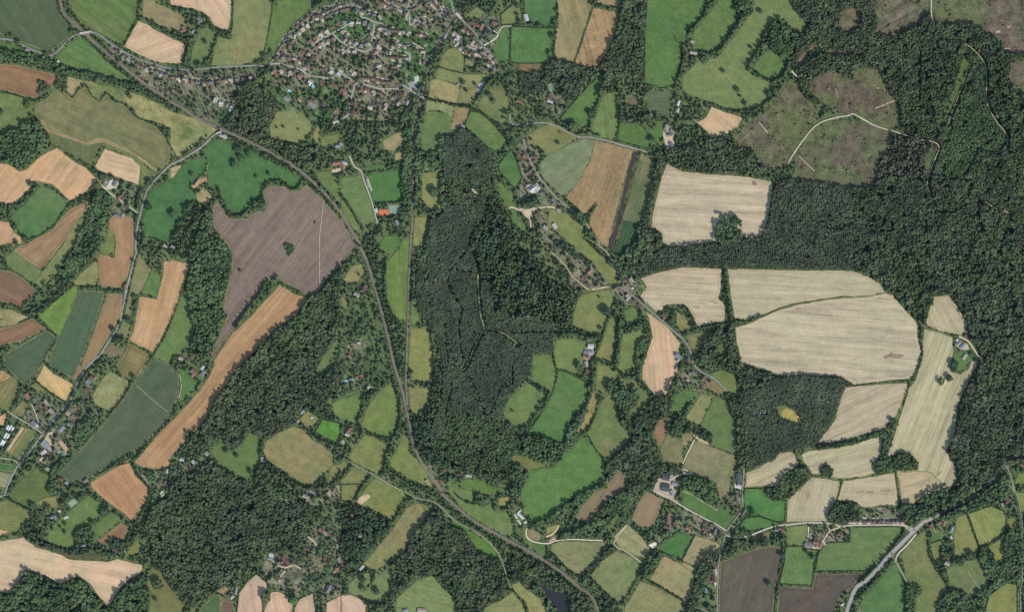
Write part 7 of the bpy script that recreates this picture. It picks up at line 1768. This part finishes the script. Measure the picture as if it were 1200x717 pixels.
# yards, car parks and courts
for lab, s, col in (('pale yard of the western farm', 'a1 590 350 620 335 670 350 650 385 605 395 585 385', (214, 200, 176)), ('pale chalk corner of the olive tracks', 'd4 765 340 795 325 812 325 808 355 785 358', (236, 226, 206)),
                    ('pale car park beside the shaggy paddock', 'c0 770 470 795 455 808 462 775 520 760 515', (176, 178, 174)), ('yard of the dark barns', 'd3 795 690 815 640 900 615 920 625 905 700 d4 930 40 900 90 850 75 790 40', (190, 172, 148)),
                    ('sandy yard behind the boundary wood', 'd1 40 495 90 505 125 490 130 510 100 560 75 545', (206, 190, 156)), ('station car park above the cutting', 'X 740 270 800 245 865 260 850 340 780 340', (156, 158, 158)),
                    ('white platform roof yard by the station', 'X 820 190 870 180 870 240 820 260', (200, 192, 180)), ('yard of the valley farm', 'd2 395 620 455 590 460 640 430 680 400 690', (190, 176, 156)),
                    ('pale yard of the long dark barn', 'e3 292 640 302 625 302 680 330 690 325 700 290 690', (220, 212, 194)), ('yard of the hamlet farm', 'e4 670 335 700 322 800 320 800 340 765 365 690 355', (206, 188, 164)),
                    ('yard of the house on the farm lane', 'e4 165 500 190 470 198 560 180 575 168 520', (204, 192, 170)), ('sandy yard of the nursery', 'Z 540 350 590 340 600 360 540 400 590 480 570 500 500 430', (206, 186, 150)),
                    ('round sandy yard of the nursery', 'Z 660 450 700 440 740 500 770 540 740 590 700 500 670 490', (196, 170, 128)), ('forecourt of the tan farmhouse', 'd1 850 40 880 35 908 70 905 120 915 150 880 175 860 150 845 90', (204, 186, 156)),
                    ('yard beside the large white house', 'd1 80 372 140 355 160 390 120 418 95 405', (216, 208, 190)), ('yard of the eastern farm', 'f2 570 560 640 590 650 620 600 620 570 590', (196, 184, 158)),
                    ('yard of the orange hall', 'b1 900 285 956 270 956 295 910 300', (212, 190, 160)), ('yard of the white-roofed town shed', 'M 250 590 320 600 340 625 280 620', (206, 184, 154)),
                    ('tan yard at the olive fields barns', 'e3 40 370 70 400 160 440 150 450 90 430 60 400', (188, 172, 134)), ('pale gateway at the dry field by the barns', 'e3 0 600 60 610 30 620 0 610', (206, 196, 168)),
                    ('sandy scrape in the boundary wood, western', 'c1 684 405 704 418 710 478 692 486', (206, 190, 160)), ('sandy scrape in the boundary wood, eastern', 'c1 726 382 758 400 784 436 748 438', (206, 190, 160)), ('white slab in the boundary wood', 'c1 712 440 735 436 730 448 714 450', (220, 220, 220)),
                    ('sandy track end in the pony field', 'Q 590 620 660 560 690 590 650 625', (196, 166, 136)), ('oblong court in the western town gardens', 'W 210 445 232 412 300 440 275 482', (136, 140, 136)), ('oblong court in the middle town gardens', 'W 485 510 510 475 590 520 560 555', (140, 148, 136)),
                    ('hard court behind the hard court house', 'd0 205 520 205 470 226 466 228 515', (124, 158, 136)), ('hard court at the nursery', 'Z 630 580 660 540 755 590 700 630', (140, 156, 132)), ('tennis lawn in the park pasture', 'a4 380 105 415 82 438 102 400 128', (150, 168, 140)),
                    ('parking strip by the playing field', 'c1 135 322 148 320 175 398 165 402', (178, 180, 170)), ('lawn court by the pool', 'b0 632 558 645 540 672 555 662 580', (140, 140, 138))):
    pts = rough(P(s, False), .15, 3); sl, m = raster_poly(pts); mark(KEEP, sl, m)
    nm = 'sports_court' if 'court' in lab and 'fore' not in lab else 'yard'
    tag(link(nm, sheet_mesh(nm, pts, level_z(sl, m) + .06), land_mat(nm, alb(col), alb([c * .94 for c in col]), patch=.6, mid=.5, fine=.6)), lab, kind='structure')

for i, t in enumerate(('e4 706 30 716 34 712 70 702 80 690 108 686 104 694 72', 'f4 18 44 58 38 62 46 22 50', 'f4 75 42 112 40 115 47 78 48', 'f4 155 36 204 32 206 40 158 41', 'e1 385 345 410 350 418 368 395 370', 'f2 165 660 200 645 215 628 225 645 285 648 270 664 228 668 205 662 180 672', 'e2 630 385 665 388 668 402 640 402', 'e2 60 375 95 380 90 388 60 384', 'e2 150 345 200 360 198 366 150 352', 'f3 470 615 495 595 498 600 476 625')):
    pts = rough(P(t, False), .25, 3); sl, m = raster_poly(pts)
    tag(link('bare_patch', sheet_mesh('bare_patch', pts, level_z(sl, m) + .06), land_mat('bare_patch', alb((166, 144, 118)), alb((146, 122, 104)), patch=1.6, mid=1, fine=1.2)), 'brown scorched patch in the pale stubble, ' + ordinal(i, 10, 0), kind='structure')

# terraces and drives in front of the houses: one paving sheet
bm = bmesh.new()
for q in PAVE:
    f = bm.faces.new([bm.verts.new((wx(x), wy(y), 1.5)) for x, y in q])
    if f.normal.z < 0: f.normal_flip()
    sl, m = raster_poly(q); mark(KEEP, sl, m)
bm.normal_update()
for f in bm.faces:
    if f.normal.z < 0: f.normal_flip()
me = bpy.data.meshes.new('paving'); bm.to_mesh(me); bm.free()
tag(link('paving', me, land_mat('paving', alb((206, 192, 168)), alb((182, 172, 152)), patch=1.5, mid=1, fine=1)), 'pale terraces and drives beside the houses', kind='structure')

# white caravans in two lines
CARAVAN = plain_mat('caravan_white', (.80, .81, .82), .05, .4)
TYRE = plain_mat('tyre', (.03, .03, .03))


def caravan_meshes():
    bm = bmesh.new(); block(bm, -2.7, 2.7, -1.1, 1.1, .6, 2.8)
    bmesh.ops.bevel(bm, geom=[e for e in bm.edges], offset=.25, segments=2, affect='EDGES')
    a = bpy.data.meshes.new('body'); bm.to_mesh(a); bm.free(); a.materials.append(CARAVAN)
    bm = bmesh.new()
    for s in (-1, 1): block(bm, -2.6, -1.2, s * 1.12 - .02, s * 1.12 + .02, 1.5, 2.3); block(bm, .8, 2.2, s * 1.12 - .02, s * 1.12 + .02, 1.5, 2.3)
    b = bpy.data.meshes.new('window'); bm.to_mesh(b); bm.free(); b.materials.append(GLASSM)
    bm = bmesh.new()
    for s in (-.95, .95):
        g = bmesh.ops.create_cone(bm, cap_ends=True, segments=12, radius1=.35, radius2=.35, depth=.2)['verts']
        from mathutils import Matrix
        bmesh.ops.transform(bm, verts=g, matrix=Matrix.Translation((0, s, .35)) @ Matrix.Rotation(math.pi / 2, 4, 'X'))
    c = bpy.data.meshes.new('wheel'); bm.to_mesh(c); bm.free(); c.materials.append(TYRE)
    return a, b, c


CM = caravan_meshes()
cars = [('Q', 262 + i * 13.5, 284 + i * 0 - (i % 2) * 0) for i in range(0)]
UP = [(285, 265), (274, 274), (265, 284), (256, 294), (270, 303), (262, 312), (278, 318), (290, 326), (296, 336), (306, 346), (316, 352), (336, 392), (346, 402)]
LO = [(226, 315), (236, 330), (244, 346), (262, 378), (274, 394), (284, 408)]
for grp, lst in (('upper', UP), ('lower', LO)):
    for i, (qx, qy) in enumerate(lst):
        x, y = 580 + qx / 9.56, 570 + qy / 9.56
        e = empty('caravan', x, y, math.radians(35 if grp == 'upper' else -55), z=1.1)
        tag(e, 'white caravan in the %s line by the brightest green field, %s' % (grp, ordinal(i, len(lst), 1)), 'caravan', 'caravans parked in two lines')
        for nm, me in zip(('body', 'window', 'wheel'), CM): link(nm, me, None, e)
        sl, m = raster_poly([(x - 2, y - 2), (x + 2, y - 2), (x + 2, y + 2), (x - 2, y + 2)]); mark(KEEP, sl, m)

# polytunnels
TUN = plain_mat('polytunnel_film', (.78, .80, .80), .06, .5); TUNEND = plain_mat('tunnel_end_frame', (.42, .45, .44), .1)


def tunnel(label, s0, s1, w):
    a, b = P(s0, False)[0], P(s1, False)[0]
    L = math.hypot(b[0] - a[0], b[1] - a[1]) * S; ang = math.atan2(-(b[1] - a[1]), b[0] - a[0])
    e = empty('polytunnel', (a[0] + b[0]) / 2, (a[1] + b[1]) / 2, ang, z=.2); tag(e, label, 'polytunnel', 'polytunnels of the market garden')
    n, r = 10, w * S / 2
    vs = [(x, r * math.cos(math.pi * i / n), r * .75 * math.sin(math.pi * i / n)) for x in (-L / 2, L / 2) for i in range(n + 1)]
    fs = [(i, i + 1, n + 2 + i, n + 1 + i) for i in range(n)]
    me = bpy.data.meshes.new('cover'); me.from_pydata(vs, [], fs); link('cover', me, TUN, e)
    vs = [(x, r * .97 * math.cos(math.pi * i / n), r * .73 * math.sin(math.pi * i / n)) for x in (-L / 2 + .05, L / 2 - .05) for i in range(n + 1)]
    me = bpy.data.meshes.new('end_wall'); me.from_pydata(vs, [], [tuple(range(n + 1)), tuple(range(n + 1, 2 * n + 2))]); link('end_wall', me, TUNEND, e)
    sl, m = raster_poly([(a[0] - 2, a[1] - 2), (b[0] + 2, a[1] - 2), (b[0] + 2, b[1] + 2), (a[0] - 2, b[1] + 2)]); mark(KEEP, sl, m)


for lab, a, b, w in (('white polytunnel, top left of the six', 'Z 70 315', 'Z 100 262', 2.2), ('white polytunnel, top middle of the six', 'Z 90 330', 'Z 128 270', 2.4), ('white polytunnel, top right of the six', 'Z 120 348', 'Z 156 285', 2.4),
                     ('white polytunnel, middle row left', 'Z 42 412', 'Z 82 348', 2.4), ('white polytunnel, middle row right', 'Z 68 430', 'Z 106 365', 2.4), ('white polytunnel, bottom row left', 'Z 2 490', 'Z 36 432', 2.4), ('white polytunnel, bottom row right', 'Z 22 508', 'Z 54 440', 2.4)):
    tunnel(lab, a, b, w)
B('white-roofed packing shed above the polytunnels', 'Z 160 222', 6.5, 5.4, 50, 'w', low=True)

# garden pools
POOL, _nt, _b = new_mat('pool_water'); _b.inputs['Base Color'].default_value = (.22, .62, .72, 1); _b.inputs['Roughness'].default_value = .1
STONE = plain_mat('pool_edge', (.6, .58, .52), .1)
for lab, s, L, Wd, an in (('blue swimming pool, narrow, in the western town gardens', 'W 542 308', 6, 2.4, -62), ('small turquoise pool beside the dark trees of the town', 'W 280 355', 3.4, 2.4, 40), ('turquoise pool beside the great villa', 'c3 50 80', 3.6, 2.4, -25)):
    q = P(s, False)[0]; e = empty('swimming_pool', q[0], q[1], math.radians(-an), z=1.9 if 'villa' not in lab else 8); tag(e, lab, 'pool', 'garden swimming pools')
    if 'villa' in lab: e.location = (wx(q[0] - 5), wy(q[1] + 3), 1.9)
    l, w = L * S / 2, Wd * S / 2
    me = bpy.data.meshes.new('water'); me.from_pydata([(-l, -w, 0), (l, -w, 0), (l, w, 0), (-l, w, 0)], [], [(0, 1, 2, 3)]); link('water', me, POOL, e)
    bm = bmesh.new()
    for x0, x1, y0, y1 in ((-l - .8, l + .8, w, w + .8), (-l - .8, l + .8, -w - .8, -w), (-l - .8, -l, -w, w), (l, l + .8, -w, w)): block(bm, x0, x1, y0, y1, -.4, .1)
    me = bpy.data.meshes.new('coping'); bm.to_mesh(me); bm.free(); link('coping', me, STONE, e)
    sl, m = raster_poly([(q[0] - 3, q[1] - 3), (q[0] + 3, q[1] - 3), (q[0] + 3, q[1] + 3), (q[0] - 3, q[1] + 3)]); mark(KEEP, sl, m)

# bridges
DECK = plain_mat('bridge_stone', (.46, .43, .38), .15)


def bridge(label, s, w):
    a, b = P(s, False); L = math.hypot(b[0] - a[0], b[1] - a[1]) * S; ang = math.atan2(-(b[1] - a[1]), b[0] - a[0])
    e = empty('bridge', (a[0] + b[0]) / 2, (a[1] + b[1]) / 2, ang); tag(e, label, 'bridge', 'bridges over the railway')
    W2 = w * S / 2
    for nm, (y0, y1, z0, z1) in (('deck', (-W2, W2, 3.0, 4.2)),):
        bm = bmesh.new(); block(bm, -L / 2, L / 2, y0, y1, z0, z1); me = bpy.data.meshes.new(nm); bm.to_mesh(me); bm.free()
        link(nm, me, land_mat('bridge_road', alb((196, 188, 172)), alb((180, 172, 158))), e)
    for sgn in (-1, 1):
        bm = bmesh.new(); block(bm, -L / 2, L / 2, sgn * (W2 + .25) - .25, sgn * (W2 + .25) + .25, 2.8, 5.4); me = bpy.data.meshes.new('parapet'); bm.to_mesh(me); bm.free()
        link('parapet', me, DECK, e)


bridge('pale road bridge over the curving railway in the north-west', 'a0 447 192 513 182', 2.6)
bridge('town road bridge over the railway cutting', 'Y 330 150 390 218', 2.6)
bridge('small lane bridge over the cutting below the car park', 'X 875 420 935 435', 2.0)
bridge('farm lane bridge over the railway at the lower bend', 'b1 255 82 285 72', 2.0)

# a lorry and cars on the main road
PAINT = [plain_mat('vehicle_white', (.82, .82, .82), .04, .4), plain_mat('vehicle_silver', (.45, .46, .48), .04, .3), plain_mat('vehicle_red', (.35, .04, .03), .04, .3), plain_mat('vehicle_blue', (.05, .09, .22), .04, .3)]


def vehicle(label, x, y, ang, kind, pm):
    e = empty(kind, x, y, math.radians(-ang), z=1.92); tag(e, label, kind, 'vehicles on the main road')
    L, Wd, Hh = (8.5, 2.5, 3.2) if kind == 'lorry' else (4.4, 1.8, .95)
    bm = bmesh.new(); block(bm, -L / 2, L / 2 - (2.0 if kind == 'lorry' else 0), -Wd / 2, Wd / 2, .4, Hh)
    bmesh.ops.bevel(bm, geom=bm.edges[:], offset=.1, segments=2, affect='EDGES'); me = bpy.data.meshes.new('body'); bm.to_mesh(me); bm.free(); link('body', me, PAINT[pm], e)
    bm = bmesh.new()
    if kind == 'lorry': block(bm, L / 2 - 1.9, L / 2, -Wd / 2 + .05, Wd / 2 - .05, .4, 2.6)
    else: block(bm, -1.6, .9, -Wd / 2 + .15, Wd / 2 - .15, .95, 1.5)
    bmesh.ops.bevel(bm, geom=bm.edges[:], offset=.15, segments=2, affect='EDGES'); me = bpy.data.meshes.new('cab'); bm.to_mesh(me); bm.free(); link('cab', me, PAINT[pm] if kind == 'lorry' else GLASSM, e)
    for sx in (-.32, .32):
        for sy in (-1, 1):
            bm = bmesh.new(); g = bmesh.ops.create_cone(bm, cap_ends=True, segments=12, radius1=.36, radius2=.36, depth=.22)['verts']
            from mathutils import Matrix
            bmesh.ops.transform(bm, verts=g, matrix=Matrix.Translation((sx * L, sy * (Wd / 2 - .1), .36)) @ Matrix.Rotation(math.pi / 2, 4, 'X'))
            me = bpy.data.meshes.new('wheel'); bm.to_mesh(me); bm.free(); link('wheel', me, TYRE, e)


for lab, s, an, kd, pm in (('white lorry on the main road at the bottom edge', 'e4 895 672', -42, 'lorry', 0), ('silver car on the main road near the cottage junction', 'f4 345 258', -40, 'car', 1), ('white car on the main road beside the emerald triangle', 'f4 140 468', -42, 'car', 0), ('red car on the main road below the olive slope', 'f4 215 388', -42, 'car', 2), ('blue car turning at the cottage junction', 'f4 312 250', 60, 'car', 3)):
    q = P(s, False)[0]; vehicle(lab, q[0], q[1], an, kd, pm)
# centre line and kerbs of the main road
WHITE = plain_mat('road_paint', (.75, .75, .72), .1); KERB = plain_mat('kerb_stone', (.45, .44, .42), .1)
p = np.array(MAIN)
for off in (2.2, -2.2):
    v, f, _ = ribbon(MAIN, .14, 2.04, off=off)
    me = bpy.data.meshes.new('kerb'); me.from_pydata(v, [], f); tag(link('kerb', me, KERB), 'kerb on the %s side of the main road' % ('south' if off < 0 else 'north'), kind='structure')
seg = np.linalg.norm(np.diff(p, axis=0), axis=1); cum = np.concatenate([[0], np.cumsum(seg)]); vs, fs = [], []
for t in np.arange(0, cum[-1] - 2, 4.5):
    a = np.array([np.interp(t, cum, p[:, i]) for i in (0, 1)]); b = np.array([np.interp(t + 2, cum, p[:, i]) for i in (0, 1)])
    d = (b - a) / np.linalg.norm(b - a); n = np.array([-d[1], d[0]]) * .05; k = len(vs)
    for q in (a + n, b + n, b - n, a - n): vs.append((wx(q[0]), wy(q[1]), 2.0))
    fs.append((k, k + 1, k + 2, k + 3))
me = bpy.data.meshes.new('road_marking'); me.from_pydata(vs, [], fs); tag(link('road_marking', me, WHITE), 'dashed white line along the main road', kind='structure')
# ---------------------------------------------------------------- foliage build
build_woods()
build_hedges()
build_trees()

# garden trees and scrub: everything nobody could count
IN = np.zeros((GH, GW), bool); IN[2:-2, 2:-2] = True
x, y = scatter(-38, 1238, -38, 755, 2.9)
g = look(GARD, x, y) & ~look(KEEP, x, y) & ~look(WOOD, x, y)
x, y = x[g], y[g]
cl = RNG.uniform(size=len(x))
k = cl < .22 + .5 * vnoise(x, y, 7, 2)
x, y = x[k], y[k]; n = len(x)
r = np.clip(RNG.gamma(5, .26, n), .55, 2.6)
me = canopy('garden_trees', x + RNG.normal(0, .4, n), y + RNG.normal(0, .4, n), r, 2.0 + r * 4.2, pick_tint('dark', n) * RNG.choice([.9, 1.0, 1.35], (n, 1)), 'broad', .1)
tag(link('garden_trees', me), 'small trees and shrubs crowding the gardens between houses', kind='stuff')

COVER = FIELD | WOOD | GARD
OPEN = ~(COVER | KEEP)
thick = np.zeros((GH, GW), np.uint8)
a = OPEN.copy()
for i in range(8):
    thick += a
    a = ~dilate(~a, 1)
x, y = scatter(-38, 1238, -38, 755, 1.7)
t = thick[np.clip(((y + MG) * RS).astype(int), 0, GH - 1), np.clip(((x + MG) * RS).astype(int), 0, GW - 1)]
k = (t > 0) & ~look(KEEP, x, y) & (RNG.uniform(size=len(x)) < np.where(t < 3, .3, np.where(t < 6, .42, .28)))
x, y, t = x[k], y[k], t[k]; n = len(x)
r = np.where(t < 2, .5, np.where(t < 4, .8, np.where(t < 7, 1.2, 1.5))) * np.clip(RNG.normal(1, .25, n), .5, 1.5)
me = canopy('scrub', x, y, r, 1.5 + r * 4.6, pick_tint('hedge', n), 'tiny', .05)
tag(link('scrub', me), 'scrub and overgrown margins between the fields', kind='stuff')
# scattered heath bushes
x, y = scatter(790, 1238, -38, 280, 2.6)
hm = np.zeros((GH, GW), bool)
for lab, pts in FIELDS.items():
    if 'heath' in lab:
        sl, m = raster_poly(pts); hm[sl] |= m
k = look(hm, x, y) & (RNG.uniform(size=len(x)) < np.clip((vnoise(x, y, 8, 0) - .6) * 2.6, .03, .75)) & ~look(LEVEL > 30, x, y)
x, y = x[k], y[k]; n = len(x)
r = np.clip(RNG.gamma(3, .26, n), .35, 1.9)
me = canopy('heath_scrub', x, y, r, 1 + r * 2.2, pick_tint('brown', n) * RNG.choice([.9, 1.2, 1.5], (n, 1)), 'tiny', .05)
tag(link('heath_scrub', me), 'gorse and heather bushes dotted over the heath', kind='stuff')

# ---------------------------------------------------------------- ground to the horizon
m, nt, b = new_mat('ground')
geo = nt.nodes.new('ShaderNodeNewGeometry')
g1 = nt.nodes.new('ShaderNodeGroup'); g1.node_tree = FG
for kx, v in (('A', (*alb((88, 104, 70)), 1)), ('B', (*alb((112, 122, 82)), 1)), ('Patch', 1.4), ('Mid', 1.0), ('Fine', 1.0), ('Streak', 0.0), ('Lines', 0.0), ('Seed', 91.0)): g1.inputs[kx].default_value = v
vor = nt.nodes.new('ShaderNodeTexVoronoi'); vor.inputs['Scale'].default_value = .0045
nt.links.new(geo.outputs['Position'], vor.inputs['Vector'])
ramp = nt.nodes.new('ShaderNodeValToRGB'); ramp.color_ramp.interpolation = 'CONSTANT'
el = ramp.color_ramp.elements
for i, (p_, c) in enumerate(((0, (60, 76, 56)), (.22, (98, 122, 76)), (.42, (128, 133, 90)), (.58, (190, 168, 134)), (.72, (88, 120, 72)), (.86, (140, 120, 98)))):
    e = el[i] if i < 2 else el.new(p_); e.position = p_; e.color = (*alb(c), 1)
sp = nt.nodes.new('ShaderNodeSeparateColor'); nt.links.new(vor.outputs['Color'], sp.inputs[0]); nt.links.new(sp.outputs[0], ramp.inputs[0])
sx = nt.nodes.new('ShaderNodeSeparateXYZ'); nt.links.new(geo.outputs['Position'], sx.inputs[0])
def mth(op, a, b_):
    q = nt.nodes.new('ShaderNodeMath'); q.operation = op
    for i, v in enumerate((a, b_)):
        if isinstance(v, (int, float)): q.inputs[i].default_value = v
        else: nt.links.new(v, q.inputs[i])
    return q.outputs[0]
far = mth('MAXIMUM', mth('GREATER_THAN', mth('ABSOLUTE', sx.outputs[0], 0), 1285.0), mth('GREATER_THAN', mth('ABSOLUTE', sx.outputs[1], 0), 800.0))
mx = nt.nodes.new('ShaderNodeMix'); mx.data_type = 'RGBA'
nt.links.new(far, mx.inputs['Factor']); nt.links.new(g1.outputs[0], mx.inputs['A']); nt.links.new(ramp.outputs[0], mx.inputs['B'])
nt.links.new(mx.outputs['Result'], b.inputs['Base Color'])
me = bpy.data.meshes.new('ground'); R = 30000
me.from_pydata([(-R, -R, 0), (R, -R, 0), (R, R, 0), (-R, R, 0)], [], [(0, 1, 2, 3)])
tag(link('ground', me, m), 'rough grass ground spreading to the horizon', kind='structure')

# ---------------------------------------------------------------- daylight
ELEV, AZ = 42.0, 138.0                     # sun in the south-east, degrees clockwise from north (photo top)
w = bpy.data.worlds.new('World'); scene.world = w; w.use_nodes = True
bg = w.node_tree.nodes['Background']; sky = w.node_tree.nodes.new('ShaderNodeTexSky'); sky.sky_type = 'NISHITA'
sky.sun_disc = False; sky.sun_elevation = math.radians(ELEV); sky.sun_rotation = math.radians(AZ)
w.node_tree.links.new(sky.outputs[0], bg.inputs['Color']); bg.inputs['Strength'].default_value = .14
sun = bpy.data.lights.new('sun', 'SUN'); sun.energy = 3.2; sun.angle = math.radians(.5); sun.color = (1.0, .95, .87)
so = bpy.data.objects.new('sun', sun); COL.objects.link(so)
so.rotation_euler = (math.radians(90 - ELEV), 0, math.radians(180 - AZ))

# ---------------------------------------------------------------- thin summer air between the aircraft and the ground
m = bpy.data.materials.new('haze'); m.use_nodes = True; nt = m.node_tree
nt.nodes.remove(nt.nodes['Principled BSDF']); pv = nt.nodes.new('ShaderNodeVolumePrincipled')
pv.inputs['Color'].default_value = (.55, .76, 1.0, 1); pv.inputs['Density'].default_value = HAZE; pv.inputs['Anisotropy'].default_value = 0
nt.links.new(pv.outputs[0], nt.nodes['Material Output'].inputs['Volume'])
bm = bmesh.new(); block(bm, -31000, 31000, -31000, 31000, -1, 6200); me = bpy.data.meshes.new('haze'); bm.to_mesh(me); bm.free()
if HAZE: tag(link('haze', me, m), 'faint blue summer haze over the whole landscape', kind='stuff')

# ---------------------------------------------------------------- camera, straight down
cam = bpy.data.cameras.new('camera'); co = bpy.data.objects.new('camera', cam); COL.objects.link(co)
ALT = 6000.0
cam.sensor_fit = 'HORIZONTAL'; cam.sensor_width = 36
cam.lens = 36 * ALT / (1200 * S)
cam.clip_start = 100; cam.clip_end = 100000
co.location = (0, 0, ALT); co.rotation_euler = (0, 0, 0)
scene.camera = co
vs = scene.view_settings
scene.display_settings.display_device = 'sRGB'
vs.view_transform = 'Standard'; vs.look = 'None'; vs.exposure = EXPOSURE; vs.gamma = 1; vs.use_curve_mapping = False
scene.cycles.max_bounces = 4; scene.cycles.diffuse_bounces = 2; scene.cycles.glossy_bounces = 1
scene.cycles.use_denoising = False
